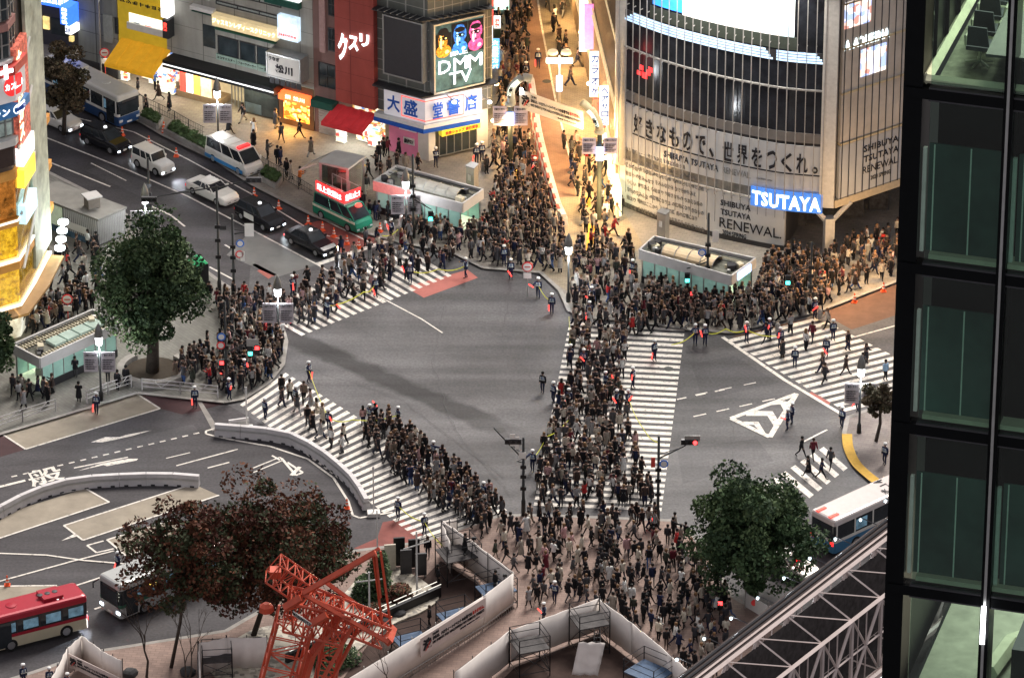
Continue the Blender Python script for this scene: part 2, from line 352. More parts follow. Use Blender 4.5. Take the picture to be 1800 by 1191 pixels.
patch("brown_roadway", [(1444, 550), (1582, 497), (1700, 450), (1700, 520), (1580, 552), (1497, 579)], m_brownroad)
patch("brown_roadway", [(1285, 592), (1340, 578), (1435, 556), (1400, 566), (1300, 592)], m_brownroad)
patch("red_road_patch", [(712, 504), (822, 474), (840, 488), (745, 523)], m_redpatch)
patch("red_lane", [(520, 398), (580, 383), (672, 424), (602, 445)], m_redroad)
patch("concrete_lane", [(445, 403), (556, 465), (487, 487), (398, 448)], m_conc_l)
patch("red_lane_stripe", [(443, 466), (449, 463), (486, 482), (480, 486)], m_redpatch); patch("red_lane_stripe", [(452, 476), (457, 473), (478, 486), (472, 490)], m_redpatch)
patch("maroon_lane", [(244, 693), (395, 709), (349, 722), (320, 728), (283, 718)], m_maroon, 0.006); patch("maroon_lane", [(-60, 780), (4, 764), (43, 790), (-60, 820)], m_maroon, 0.006)
patch("bus_bay", [(5, 763), (242, 693), (281, 718), (45, 789)], m_beige)
patch("bus_bay", [(-90, 932), (150, 858), (192, 882), (-90, 975)], m_beige); patch("bus_bay", [(112, 923), (340, 850), (385, 870), (146, 949)], m_beige)
patch("bus_bay", [(188, 948), (300, 914), (335, 936), (222, 977)], m_beige)
patch("red_lane", [(622, 963), (663, 945), (673, 917), (708, 911), (744, 940), (733, 954), (680, 962), (640, 966)], m_redroad)
patch("kerb_strip", [(346, 704), (353, 703), (384, 752), (374, 757)], m_kerb, 0.012)
patch("red_road_patch", [(1420, 692), (1426, 688), (1460, 707), (1456, 713)], m_redpatch, 0.012)
patch("pavement_island", [(-60, 1032), (60, 1027), (130, 1030), (60, 1050), (-60, 1080)], m_beige, 0.01)

m_seam = M("tar_seam", (.05, .05, .052), .5, 0, .3, 2); m_rep = asphalt("repaired_asphalt", (.074, .071, .075), .25); m_rep2 = asphalt("pale_asphalt", (.1, .096, .095), .2)
patch("asphalt_patch", [(1215, 640), (1290, 625), (1370, 672), (1235, 702)], m_rep, .006); patch("asphalt_patch", [(1190, 790), (1330, 770), (1360, 810), (1200, 850)], m_rep, .006)
patch("asphalt_patch", [(150, 300), (300, 370), (330, 355), (185, 288)], m_rep, .004); patch("asphalt_patch", [(150, 790), (340, 745), (350, 760), (170, 806)], m_rep, .004)
sq = MB(); _rs = random.Random(4)
for pts_ in ([(505, 605), (640, 640), (780, 672), (985, 720)], [(780, 540), (760, 640), (800, 760), (905, 880)], [(520, 640), (700, 700), (900, 850)], [(900, 500), (880, 600), (960, 700)], [(600, 560), (700, 620), (850, 630), (990, 615)], [(1200, 600), (1260, 680), (1290, 760), (1280, 860)], [(1190, 760), (1300, 740), (1470, 760)], [(60, 240), (200, 330), (330, 410)], [(0, 820), (200, 790), (420, 740)], [(860, 745), (905, 775), (960, 800)], [(1210, 650), (1330, 620), (1470, 660)]):
    P_ = [G(a, b, .0095) for a, b in pts_]; sq.line([p + Vector((_rs.uniform(-.12, .12), _rs.uniform(-.2, .2), 0)) for p in spline2(P_)], .03, .0095)
struct("tar_seam", sq, m_seam)

def crosswalk(TL, TR, BR, BL, n, duty=0.52, label=None):
    a, b, c, d = [G(*q) for q in (TL, TR, BR, BL)]; mb = MB()
    for i in range(n):
        t0 = i / n; t1 = (i + duty) / n
        mb.add([V3(*(a.lerp(d, t0).xy), .012), V3(*(a.lerp(d, t1).xy), .012), V3(*(b.lerp(c, t1).xy), .012), V3(*(b.lerp(c, t0).xy), .012)], [(0, 1, 2, 3)])
    struct("crosswalk", mb, m_white)
crosswalk((1001, 566), (1204, 577), (1162, 903), (937, 893), 33)
crosswalk((422, 711), (502, 655), (898, 900), (742, 952), 32)
crosswalk((450, 545), (530, 590), (800, 482), (712, 430), 21)
crosswalk((1279, 597), (1437, 558), (1680, 680), (1492, 727), 16)
crosswalk((1448, 785), (1490, 822), (1385, 905), (1330, 860), 7, 0.5)
mk = MB(); Z = 0.016
def ln(pts, wd=0.16, mb=mk, z=Z): mb.line(px(pts, z), wd, z)
def dash(a, b, n, duty=0.5, wd=0.16):
    A, B = G(*a), G(*b)
    for i in range(n):
        mk.line([A.lerp(B, i / n), A.lerp(B, (i + duty) / n)], wd, Z)
ln([(40, 226), (87, 244), (228, 300), (330, 345), (428, 396), (560, 466), (595, 487)]); ln([(40, 265), (87, 285), (194, 328)])
ln([(265, 362), (300, 378), (325, 398)]); ln([(135, 207), (235, 232), (330, 280), (440, 340), (555, 410), (600, 420)], 0.14); ln([(440, 321), (554, 379), (640, 421), (655, 428)])
ln([(556, 465), (682, 423)], 0.5); dash((160, 287), (222, 318), 1, 1, 0.12); ln([(368, 469), (412, 492)]); ln([(395, 430), (412, 440)])
ln([(580, 475), (740, 560), (778, 585)], 0.12)
ln([(5, 763), (45, 789), (281, 718), (242, 693)]); dash((20, 838), (360, 758), 17); ln([(400, 771), (378, 766), (362, 762), (362, 757), (380, 752)], 0.16)
ln([(400, 771), (475, 784), (541, 806), (586, 839), (612, 880), (620, 905), (632, 910), (690, 900)], 0.18)
ln([(310, 818), (418, 789)], 0.14); ln([(365, 822), (403, 812)], 0.14); ln([(130, 822), (225, 803)]); ln([(292, 805), (334, 795)], 0.1)
mk.sheet(px([(160, 777), (185, 768), (210, 768), (222, 764), (266, 756), (232, 766), (205, 772), (180, 777)]), Z)
mk.sheet(px([(138, 827), (165, 821), (182, 817), (188, 819), (240, 809), (243, 806), (225, 806), (180, 814)]), Z)
ln([(-60, 900), (150, 858), (192, 882), (-60, 965)]); ln([(340, 850), (112, 923), (146, 949), (385, 870)]); ln([(300, 914), (188, 948), (222, 977), (300, 950)])
mk.sheet(px([(108, 950), (130, 938), (136, 942)]), Z)
ln([(-60, 970), (0, 972), (80, 975), (150, 985), (235, 992), (330, 998)]); ln([(-60, 1040), (0, 1021), (120, 988), (200, 968)]); ln([(153, 958), (182, 950)]); ln([(153, 958), (170, 971), (200, 964)])
ln([(125, 1031), (180, 1013), (230, 1000)]); ln([(-60, 1030), (100, 1028)]); dash((142, 1078), (190, 1062), 2)
ln([(445, 822), (492, 803), (498, 808), (445, 830)], 0.12); ln([(495, 805), (520, 835), (532, 830), (505, 812)], 0.2); ln([(512, 835), (527, 820)], .3); ln([(478, 800), (492, 808)])
dash((1190, 702), (1290, 681), 3); dash((1219, 732), (1420, 688), 5, 0.55, 0.14); dash((1222, 694), (1350, 668), 3, 0.5, 0.1)
ln([(1455, 605), (1484, 597), (1590, 568)]); ln([(1408, 778), (1430, 767), (1454, 755)])
ln([(1270, 592), (1380, 668), (1480, 728)], 0.3)
for tri in ([(1285, 735), (1400, 692), (1353, 768), (1285, 735)],): ln(tri, 0.42)
mk.sheet(px([(1310, 727), (1322, 722), (1358, 723), (1370, 742), (1362, 752), (1349, 731), (1312, 731)]), Z + .013)
mk.sheet(px([(1352, 709), (1368, 703), (1384, 706), (1392, 700), (1378, 722), (1372, 711), (1355, 712)]), Z + .013)
mk.sheet(px([(1306, 741), (1333, 741), (1346, 762), (1338, 760), (1325, 747), (1312, 746)]), Z + .013)
def gtext(body, o, u, v, z=Z, bold=0.0, mb=mk):  # o,u,v pixel corners: origin, end of the baseline, top of the letters
    O, U, Vv = G(*o), G(*u), G(*v); du, dv = U - O, Vv - O
    vs, fs = glyphs(body, bold); x0 = min(q[0] for q in vs); x1 = max(q[0] for q in vs); y0 = min(q[1] for q in vs); y1 = max(q[1] for q in vs)
    keep = [f for f in fs if all(vs[i][2] > 0 for i in f)]
    mb.add([O + du * ((q[0] - x0) / (x1 - x0)) + dv * ((q[1] - y0) / (y1 - y0)) + Vector((0, 0, z)) for q in vs], keep)
gtext("一般", (-6, 872), (116, 842), (-20, 846), z=Z + .014, bold=0.02)
ln([(908, 247), (919, 285)], 0.14, z=.166); ln([(944, -10), (950, 35), (976, 174), (1001, 275)], 0.16, z=.166); ln([(1008, 560), (1003, 900)][:0] or [(0, 0)], .1)
struct("road_marking", mk, m_white)
yb = MB(); yb.line(spline(px([(1489, 762), (1492, 788), (1508, 818), (1545, 850)], .162)), 0.75, 0.162); struct("tactile_paving", yb, m_paint_y)
mh = MB()
for a, b, z in ((1499, 795, .17), (590, 225, .16), (1005, 303, .16), (961, 143, .17), (1018, 268, .17), (1452, 573, .02), (640, 280, .16), (1175, 648, .02), (990, 722, .02), (790, 330, .16), (880, 755, .02)):
    c = G(a, b, z); mh.prism([(c.x + .38 * math.cos(t * .5236), c.y + .38 * math.sin(t * .5236)) for t in range(12)], z - .004, z)
struct("manhole_cover", mh, M("cast_iron", (0.05, 0.05, 0.05), 0.5, 0.6))
# ================================================================ BUILDINGS
def cells(name, ramp, emit, scale=(3, 3, 5), rough=0.5):
    """small patches of different colours, for packed shelves and printed boards"""
    if name in _mats: return _mats[name]
    m = bpy.data.materials.new(name); m.use_nodes = True; N, L, p = nodes_of(m)
    geo = N.new("ShaderNodeNewGeometry"); mp = N.new("ShaderNodeMapping"); mp.inputs["Scale"].default_value = scale; L.new(geo.outputs["Position"], mp.inputs[0])
    v = N.new("ShaderNodeTexVoronoi"); v.distance = 'CHEBYCHEV'; v.inputs["Scale"].default_value = 1; L.new(mp.outputs[0], v.inputs["Vector"])
    sp = N.new("ShaderNodeSeparateColor"); L.new(v.outputs["Color"], sp.inputs[0])
    cr = N.new("ShaderNodeValToRGB"); cr.color_ramp.interpolation = 'CONSTANT'
    for i, c in enumerate(ramp):
        e = cr.color_ramp.elements[i] if i < 2 else cr.color_ramp.elements.new(0.5)
        e.position = i / len(ramp); e.color = (*c, 1)
    L.new(sp.outputs[0], cr.inputs[0]); L.new(cr.outputs[0], p.inputs["Base Color"]); p.inputs["Roughness"].default_value = rough
    if emit: L.new(cr.outputs[0], p.inputs["Emission Color"]); p.inputs["Emission Strength"].default_value = emit
    _mats[name] = m; return m
k_black = M("black_metal", (0.018, 0.018, 0.02), 0.35, 0.4); k_dark = M("dark_frame", (0.05, 0.05, 0.055), 0.4, 0.5)
k_steel = M("painted_steel", (0.35, 0.35, 0.34), 0.4, 0.6); k_white = M("white_panel", (0.62, 0.62, 0.6), 0.5, 0, 0.08)
k_win = M("dark_window_glass", (0.03, 0.04, 0.045), 0.08, 0, 0.5, 0.6); k_winlit = M("lit_window", (0.5, 0.52, 0.42), 0.3, 0, 0.4, 1.2, emit=0.09)
k_winwarm = M("warm_window", (0.75, 0.5, 0.18), 0.3, 0, 0.5, 1.2, emit=0.28); k_roof = M("flat_roof", (0.12, 0.115, 0.11), 0.8, 0, 0.3, 0.8)
k_lampw = E("lamp_white", (0.9, 0.95, 1), 6.0); k_lampb = E("lamp_blue", (0.25, 0.5, 1), 1.3); k_lampwarm = E("lamp_warm", (1, 0.72, 0.35), 5)
k_signw = E("sign_white", (0.9, 0.92, 0.92), 0.35); k_signb = E("sign_blue", (0.03, 0.12, 0.75), 0.5); k_signr = E("sign_red", (0.85, 0.07, 0.05), 0.4)
k_neon = E("neon_white", (0.75, 0.92, 1), 0.8); k_inkb = M("ink_black", (0.02, 0.02, 0.025), 0.6, 0, 0.1); k_inkblue = M("ink_blue", (0.02, 0.09, 0.42), 0.5, 0, 0.1)
k_paper = M("white_sign_board", (0.68, 0.66, 0.62), 0.6, 0, 0.1, 0.7); k_ylw = M("yellow_cladding", (0.62, 0.42, 0.03), 0.5, 0, 0.1, 1, emit=0.05)
k_lety = E("letter_cream", (1, 0.85, 0.5), 0.45); k_letw = E("letter_white", (1, 1, 1), 0.5); k_red = M("red_paint", (0.5, 0.04, 0.03), 0.45)
g_shelf = cells("shelf_goods", [(.7, .66, .55), (.5, .08, .06), (.75, .75, .72), (.1, .2, .5), (.9, .85, .6), (.15, .12, .1), (.6, .35, .1), (.2, .45, .3)], 0.26, (2.2, 2.2, 3.4))
g_orange = cells("orange_lantern_front", [(1, .45, .05), (.9, .25, .02), (1, .75, .25), (.5, .1, .01), (1, .55, .1), (.25, .05, .01)], 0.6, (3, 3, 5))
g_poster = cells("poster_print", [(.8, .8, .78), (.3, .3, .32), (.5, .55, .6), (.75, .4, .35), (.6, .6, .5)], 0.0, (2.5, 2.5, 4))

def block(parent, sf, s0, s1, z0, z1, depth, mat, name="wall", out=0.0):
    mb = MB(); mb.sbox(sf, s0, s1, z0, z1, -depth, out); return mb.build(name, mat, parent)
def window(parent, sf, s0, s1, z0, z1, nx=1, ny=1, pane=None, frame=None, out=0.03, fw=0.07):
    f = MB(); fr = frame or k_dark
    f.sbox(sf, s0, s1, z0, z0 + fw, 0, out + .06); f.sbox(sf, s0, s1, z1 - fw, z1, 0, out + .06)
    for i in range(nx + 1):
        c = s0 + (s1 - s0) * i / nx; a = max(s0, c - fw / 2) if 0 < i < nx else (s0 if i == 0 else s1 - fw)
        f.sbox(sf, a, a + fw, z0 + fw, z1 - fw, 0, out + .055)
    for j in range(1, ny):
        c = z0 + (z1 - z0) * j / ny; f.sbox(sf, s0 + fw, s1 - fw, c - fw / 2, c + fw / 2, 0, out + .05)
    o = f.build("window", fr, parent); p = MB(); p.sbox(sf, s0 + fw * .5, s1 - fw * .5, z0 + fw * .5, z1 - fw * .5, 0.0, out); p.build("pane", pane or k_win, o)
    return o
def winpx(parent, sf, x0, y0, x1, y1, *a, **k):
    s0, s1, z0, z1 = sf.rect(x0, y0, x1, y1); return window(parent, sf, s0, s1, z0, z1, *a, **k)
def panel(parent, sf, x0, y0, x1, y1, mat, o1=0.15, o0=0.0, name="panel", text=None, tmat=None, bold=0.02, pad=(.06, .18), frame=None):
    mb = MB(); mb.srect(sf, x0, y0, x1, y1, o0, o1); o = mb.build(name, mat, parent)
    if text:
        s0, s1, z0, z1 = sf.rect(x0, y0, x1, y1); t = MB()
        w_, h_ = s1 - s0, z1 - z0; sstext(t, sf, text, s0 + w_ * pad[0], s1 - w_ * pad[0], z0 + h_ * pad[1], z1 - h_ * pad[1], o1 + 0.01, bold)
        t.build("lettering", tmat or k_inkb, o)
    if frame:
        s0, s1, z0, z1 = sf.rect(x0, y0, x1, y1); t = MB(); q = .12
        t.sbox(sf, s0 - q, s1 + q, z1, z1 + q, o0, o1 + .06); t.sbox(sf, s0 - q, s1 + q, z0 - q, z0, o0, o1 + .06); t.sbox(sf, s0 - q, s0, z0, z1, o0, o1 + .06); t.sbox(sf, s1, s1 + q, z0, z1, o0, o1 + .06)
        t.build("frame", frame, o)
    return o
def vtext(parent, sf, chars, x0, y0, x1, y1, mat, out, bold=0.03):
    s0, s1, z0, z1 = sf.rect(x0, y0, x1, y1); t = MB(); n = len(chars); h = (z1 - z0) / n
    for i, c in enumerate(chars): sstext(t, sf, c, s0, s1, z1 - (i + .88) * h, z1 - (i + .08) * h, out, bold)
    return t.build("lettering", mat, parent)
def area(name, loc, tgt, size, power, col, parent=None, spread=180):
    l = bpy.data.lights.new(name, 'AREA'); l.energy = power; l.color = col; l.shape = 'RECTANGLE'; l.size = size[0]; l.size_y = size[1]; l.spread = math.radians(spread)
    o = bpy.data.objects.new(name, l); COL.objects.link(o); o.location = loc; d = Vector(tgt) - Vector(loc); o.rotation_euler = d.to_track_quat('-Z', 'Y').to_euler()
    return o
def point(name, loc, power, col, r=0.15):
    l = bpy.data.lights.new(name, 'POINT'); l.energy = power; l.color = col; l.shadow_soft_size = r
    o = bpy.data.objects.new(name, l); COL.objects.link(o); o.location = loc; return o
def bthing(name, label, sf, s): return thing(name, label, "building", tuple(sf.pt(s, 0.15)))

R = Surf([G(100, 111, .15), G(750, 282, .15)]); RD = 14.0     # the row of shops
def S(x, y): return R.sz(x, y)[0]
# --- grey corner office block
w_grey = grime("grey_stone_cladding", (0.24, 0.25, 0.235), 0.6, 0.05, 0.35, None, 1.6, 1.9, 0.54)
b = bthing("office_building", "grey stone clad block with a blue upright sign left of the yellow drugstore", R, S(140, 120))
sA, sB = S(140, 122), S(210, 140)
block(b, R, sA, sB, 0.15, 24, RD, w_grey); mb = MB(); mb.sbox(R, sA + .2, sB - .1, 0.16, 1.2, 0, .12); mb.build("plinth", k_dark, b)
panel(b, R, 182, 24, 200, 76, M("louvre_grey", (0.3, 0.32, 0.3), 0.6), .12, name="service_door"); winpx(b, R, 202, 30, 209, 60, 1, 2)
p = panel(b, R, 122, 0, 139, 36, k_signb, 1.4, 0.0, name="upright_sign"); vtext(p, R, "美容外科", 125, 2, 136, 34, k_letw, 1.42)
panel(b, R, 129, 37, 140, 53, k_signw, 1.2, 0, name="small_sign", text="3F", tmat=k_inkblue)
mb = MB(); mb.tube([R.pt(sA + 2.4, .2, .25), R.pt(sA + 2.4, 12, .25)], .09, 8); mb.build("drain_pipe", k_steel, b)
# --- dark building with the blue screen, set back
R2 = Surf([G(40, 70, .15), G(150, 92, .15)])
b = bthing("corner_shop_building", "dark shop building with a bright blue sign at the top left", R2, 1)
block(b, R2, 0.2, R2.L - 1.2, .15, 22, 12, M("dark_cladding", (0.045, 0.045, 0.06), 0.4))
panel(b, R2, 70, -24, 128, 16, k_signb, .3, name="blue_sign", text="個室居酒屋", tmat=k_letw)
panel(b, R2, 76, 28, 88, 52, k_winwarm, .12, name="poster_case"); panel(b, R2, 90, 30, 128, 66, k_win, .08, name="shop_front"); panel(b, R2, 124, 62, 131, 72, k_winwarm, .3, name="small_sign")
# --- yellow drugstore
b = bthing("drugstore", "narrow yellow drugstore with orange awning and brightly lit shelves", R, S(250, 150))
sA, sB = S(211, 142) + .02, S(296, 160)
block(b, R, sA, sB, 3.6, 24, RD, k_ylw); mb = MB(); mb.sbox(R, sA, sB, .16, 3.58, -RD, -2.2); mb.build("shop_interior", g_shelf, b)
for n_, (x0, y0, x1, y1) in enumerate([(211, 96, 225, 138), (232, 104, 250, 145), (252, 108, 276, 151), (280, 106, 309, 160)]):
    s0, s1, z0, z1 = R.rect(x0, y0, x1, y1); o_ = (0.1, -1.2, -.6, .35)[n_]
    mb = MB()
    for k in range(5): mb.sbox(R, s0, s1, .2 + k * .5, .24 + k * .5, o_ - .5, o_)
    sh = mb.build("shelf", k_white, b); q = MB()
    for k in range(5): q.sbox(R, s0 + .04, s1 - .04, .25 + k * .5, .62 + k * .5, o_ - .45, o_ - .03)
    q.build("goods", g_shelf, sh)
p = panel(b, R, 227, 22, 292, 66, M("showcase_glow", (.95, .88, .72), .4, 0, .15, .8, emit=.38), .04, name="showcase"); 
for (x0, y0, x1, y1, m_) in [(236, 38, 247, 52, g_poster), (256, 44, 267, 58, k_signr), (275, 50, 286, 62, k_paper)]:
    q = MB(); q.srect(R, x0, y0, x1, y1, .05, .1); q.build("poster", m_, p)
t = MB(); t.srect(R, 226, 48, 292, 54, .02, .25); t.build("sill", k_white, p)
panel(b, R, 213, 0, 292, 13, k_ylw, .3, name="name_board", text="マツモトキヨシ", tmat=k_inkb, bold=.04, pad=(.02, .02))
# sloping awning from its pixels: top edge on the wall, lower edge 2.2 m out
m_awn = M("orange_awning_cloth", (0.72, 0.36, 0.02), 0.7, 0, 0.1, 1.5, emit=0.07)
def awning(parent, sf, x0, x1, ytop, zlow, out, mat, ydir=0):
    s0, z1 = sf.sz(x0, ytop); s1, _ = sf.sz(x1, ytop + ydir); z1 = sf.sz(x0, ytop)[1]; mb = MB(); n = 9
    for k in range(n):
        a = s0 + (s1 - s0) * k / n; c = s0 + (s1 - s0) * (k + 1) / n; sg = 0.05 if k % 2 else 0
        mb.hexa([sf.pt(a, zlow, out), sf.pt(c, zlow, out), sf.pt(c, z1 - .08, .02), sf.pt(a, z1 - .08, .02)], [sf.pt(a, zlow + .06 + sg, out), sf.pt(c, zlow + .06 + sg, out), sf.pt(c, z1 + sg, .02), sf.pt(a, z1 + sg, .02)])
    mb.sbox(sf, s0, s1, zlow - .28, zlow + .02, out - .04, out + .02); return mb.build("awning", mat, parent)
awning(b, R, 214, 300, 66, 2.75, 2.6, m_awn, 22)
l0, l1, _, _ = R.rect(211, 100, 300, 150); area("shop_light", R.pt((l0 + l1) / 2, 2.6, 0.9), R.pt((l0 + l1) / 2, 0, 1.6), (6, 1.5), 50, (1, .93, .8))
p = panel(b, R, 295, -20, 308, 25, k_signw, 1.1, .1, name="upright_sign"); vtext(p, R, "化粧品", 297, -16, 306, 22, k_lampb, 1.12)
p = panel(b, R, 297, 27, 308, 62, k_dark, 1.0, .1, name="upright_sign"); vtext(p, R, "薬", 299, 30, 306, 50, k_signr, 1.02)
# --- white clinic building with green bands
w_pale = grime("pale_tiled_wall", (0.36, 0.345, 0.305), 0.55, 0.03, 0.25, None, 1.5, 2.2, 0.54); k_green = M("dark_green_band", (0.02, 0.085, 0.065), 0.5)
b = bthing("clinic_building", "pale building with dark green bands and a lit clinic sign over its window row", R, S(420, 190))
sA, sB = S(296, 160) + .02, S(553, 226)
block(b, R, sA, sB, 3.9, 24, RD, w_pale)
mb = MB(); mb.sbox(R, sA, sB, .16, 3.88, -RD, -1.6); mb.build("ground_floor_wall", M("warm_lobby", (.55, .45, .27), .6, 0, .2, .8, emit=.12), b)
mb = MB(); mb.sbox(R, S(305, 150), S(500, 205), 3.2, 3.85, -.5, 1.5); mb.build("canopy", k_black, b)
mb = MB(); mb.sbox(R, S(305, 150), S(500, 205), 3.45, 3.55, 1.5, 1.54); mb.build("canopy_light_strip", k_signw, b)
mb = MB(); mb.sbox(R, S(308, 150), S(490, 205), 2.7, 3.19, -.1, .3); mb.build("fascia", M("beige_fascia", (.5, .42, .28), .6), b)
for x0, x1, m_ in ((318, 328, k_signr), (329, 340, k_signw), (342, 352, M("orange_poster", (.9, .45, .1), .5, emit=.3)), (354, 372, M("lit_showcase", (.7, .65, .4), .5, 0, .3, 2, emit=.25))):
    mb = MB(); mb.sbox(R, S(x0, 150), S(x1, 150), .7, 2.5, .02, .12); mb.build("display_panel", m_, b)
mb = MB(); mb.sbox(R, S(312, 160), S(388, 178), .16, .68, -1.5, .15); mb.build("sill_wall", M("tan_stone", (.33, .24, .15), .6), b)
for i in range(5): mb = MB(); mb.sbox(R, S(396 + 8 * i, 186), S(397.4 + 8 * i, 186), .16, 2.7, -1 + .2 * i, -.9 + .2 * i); mb.build("glass_screen_post", k_steel, b)
mb = MB(); mb.sbox(R, S(430, 190), S(490, 206), .3, 2.9, -.2, .02); o = mb.build("shop_window", k_win, b)
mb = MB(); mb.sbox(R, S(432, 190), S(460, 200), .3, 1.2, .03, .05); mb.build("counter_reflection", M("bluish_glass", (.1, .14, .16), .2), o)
area("shop_light", R.pt(S(400, 180), 2.6, .5), R.pt(S(400, 180), 0, 1.8), (9, 1), 60, (1, .82, .5))
for (x0, y0, x1, y1) in [(380, -30, 495, -2), (380, 0, 495, 20)]: winpx(b, R, x0, y0, x1, y1 + 16, 3, 1, M("blinds_window", (.33, .36, .33), .5, 0, .25, 9))
panel(b, R, 342, 16, 380, 25, k_green, .5, name="green_band"); panel(b, R, 380, 47, 487, 62 + 14, k_green, .35, name="green_band"); panel(b, R, 340, 12, 380, 16, k_paper, .55, name="ledge")
panel(b, R, 470, 0, 530, 4, k_green, .5, name="green_band")
p = panel(b, R, 379, 20, 492, 69, M("lit_beige_sign", (.7, .55, .3), .5, 0, .1, 1, emit=.12), .6, name="clinic_sign", text="ジャスミンレディースクリニック", tmat=k_lety, bold=.03, pad=(.01, .26))
for x0, x1, y in ((383, 420, 62), (422, 450, 72), (452, 484, 80)): winpx(b, R, x0, y, x1, y + 42, 1, 1, k_win)
panel(b, R, 382, 93, 418, 112, M("pale_green_sign", (.3, .4, .33), .5), .2, name="sign_strip", text="ココマイスター", pad=(.06, .3)); panel(b, R, 419, 103, 455, 122, M("pale_green_sign"), .2, name="sign_strip", text="フルーツパーラー", pad=(.06, .3)); panel(b, R, 456, 112, 483, 130, M("pale_green_sign"), .2, name="sign_strip", text="一ヨー", pad=(.1, .3))
panel(b, R, 357, 42, 379, 86, k_win, .05, name="stair_window")
p = panel(b, R, 493, 22, 529, 72, M("lit_flower_sign", (.55, .7, .95), .5, 0, .3, .8, emit=.22), .5, name="lit_picture_sign")
s0, s1, z0, z1 = R.rect(493, 22, 529, 72); t = MB()
for cx, cz, r_ in ((.4, .6, .26), (.8, .62, .12), (.85, .35, .1), (.12, .35, .1)):
    t.add([R.pt(s0 + (s1 - s0) * cx, z0 + (z1 - z0) * cz, .54)] + [R.pt(s0 + (s1 - s0) * cx + r_ * (s1 - s0) * math.cos(a * .2618) * (1 if r_ > .2 or a % 4 < 2 else .6), z0 + (z1 - z0) * cz + r_ * (s1 - s0) * math.sin(a * .2618) * (1 if r_ > .2 or a % 4 < 2 else .6), .53) for a in range(24)], [(0, i + 1, (i + 1) % 24 + 1) for i in range(24)])
t.build("flower_emblem", k_letw, p); t = MB(); sstext(t, R, "Jasmine", s0 + .1, s1 - .1, z0 + .25, z0 + .6, .55, .02); t.build("lettering", k_signr, p)
panel(b, R, 500, -20, 530, 3, k_signw, .4, name="upper_sign")
p = panel(b, R, 484, 84, 541, 136, k_paper, 1.2, .0, name="restaurant_sign_box", frame=k_steel)
s0, s1, z0, z1 = R.rect(484, 84, 541, 136); t = MB(); w_ = s1 - s0; h_ = z1 - z0; sstext(t, R, "うなぎ", s0 + w_ * .05, s0 + w_ * .38, z1 - h_ * .28, z1 - h_ * .1, 1.22, .02); sstext(t, R, "松川", s0 + w_ * .25, s0 + w_ * .78, z0 + h_ * .2, z0 + h_ * .6, 1.22, .03); t.build("lettering", k_inkb, p)
t = MB()
for i in range(6): t.sbox(R, s0 + w_ * (i + .1) / 6, s0 + w_ * (i + .9) / 6, z0 - .8, z0 - .16, .9, 1.0)
t.build("grille", k_dark, p)
# orange lantern front
sA_, sB_ = S(492, 205), S(553, 224)
p = MB(); p.sbox(R, sA_, sB_, .16, 3.88, .02, .1); p.build("stall_surround", M("brown_surround", (.16, .09, .05), .6), b)
mb = MB(); mb.sbox(R, sA_ + .2, sB_ - .2, 2.5, 3.3, .1, .5); o = mb.build("red_stall_sign", E("stall_red", (.95, .12, .03), .5), b); t = MB(); sstext(t, R, "鰻 松川", sA_ + .9, sB_ - .6, 2.7, 3.1, .52, .03); t.build("lettering", k_lety, o)
mb = MB(); mb.sbox(R, sA_ + .5, sB_ - .4, .7, 2.45, .1, .16); mb.build("lantern_window", g_orange, b)
area("shop_light", R.pt((sA_ + sB_) / 2, 1.8, .7), R.pt((sA_ + sB_) / 2, 0, 3), (2.4, 1.2), 60, (1, .5, .12))
# --- brown mullioned strip
w_brown = grime("mauve_brown_cladding", (0.22, 0.13, 0.115), 0.6, 0, .3); b = bthing("slim_brown_building", "slim mauve brown building with tall dark windows and a closed white shutter", R, S(575, 230))
sA, sB = S(553, 226) + .02, S(597, 238); block(b, R, sA, sB, .15, 24, RD, w_brown)
for (x0, y0, x1, y1) in [(577, -12, 592, 30), (577, 48, 592, 92), (560, 108, 591, 158)]: winpx(b, R, x0, y0, x1, y1, 2, 2, k_win)
panel(b, R, 562, -10, 574, 92, M("pink_stone_panel", (.42, .27, .25), .6), .18, name="stone_panel"); panel(b, R, 556, 168, 594, 190, k_green, .9, name="green_fascia")
m_shut = M("white_shutter", (.42, .42, .42), .45, .3, .1, 1)
mb = MB(); s0, s1, z0, z1 = R.rect(561, 186, 596, 240)
for i in range(22): mb.sbox(R, s0, s1, .2 + i * .12, .3 + i * .12, 0, .12 - .03 * (i % 2))
mb.build("roller_shutter", m_shut, b); panel(b, R, 564, 25, 572, 92, M("pink_stone_panel"), .2, name="upright_sign")
# --- red building
w_red = grime("red_panel_wall", (0.36, 0.075, 0.06), 0.5, 0.03, 0.2, (0.16, .03, .03), 2.0, 1.6, 0.54); b = bthing("red_drugstore_building", "tall red panelled building with a white neon sign and red awning", R, S(630, 250))
sA, sB = S(597, 238) + .02, S(665, 259); block(b, R, sA, sB, 3.7, 26, RD, w_red, out=.5)
mb = MB(); mb.sbox(R, sA, sB, .16, 3.68, -RD, -2); mb.build("shop_interior", g_shelf, b)
s0, s1, z0, z1 = R.rect(601, 46, 659, 92); t = MB(); w_ = (s1 - s0) / 3
for i, c in enumerate("クスリ"): sstext(t, R, c, s0 + w_ * i, s0 + w_ * (i + .86), z0 - .3 + [-.8, .3, .9][i], z1 - .2 + [-.1, -.1, .3][i], .62, .035)
t.build("neon_lettering", k_neon, b)
awning(b, R, 591, 664, 182, 2.4, 2.3, M("red_awning_cloth", (.45, .03, .035), .7, 0, .15, 1.5, emit=.05), 20)
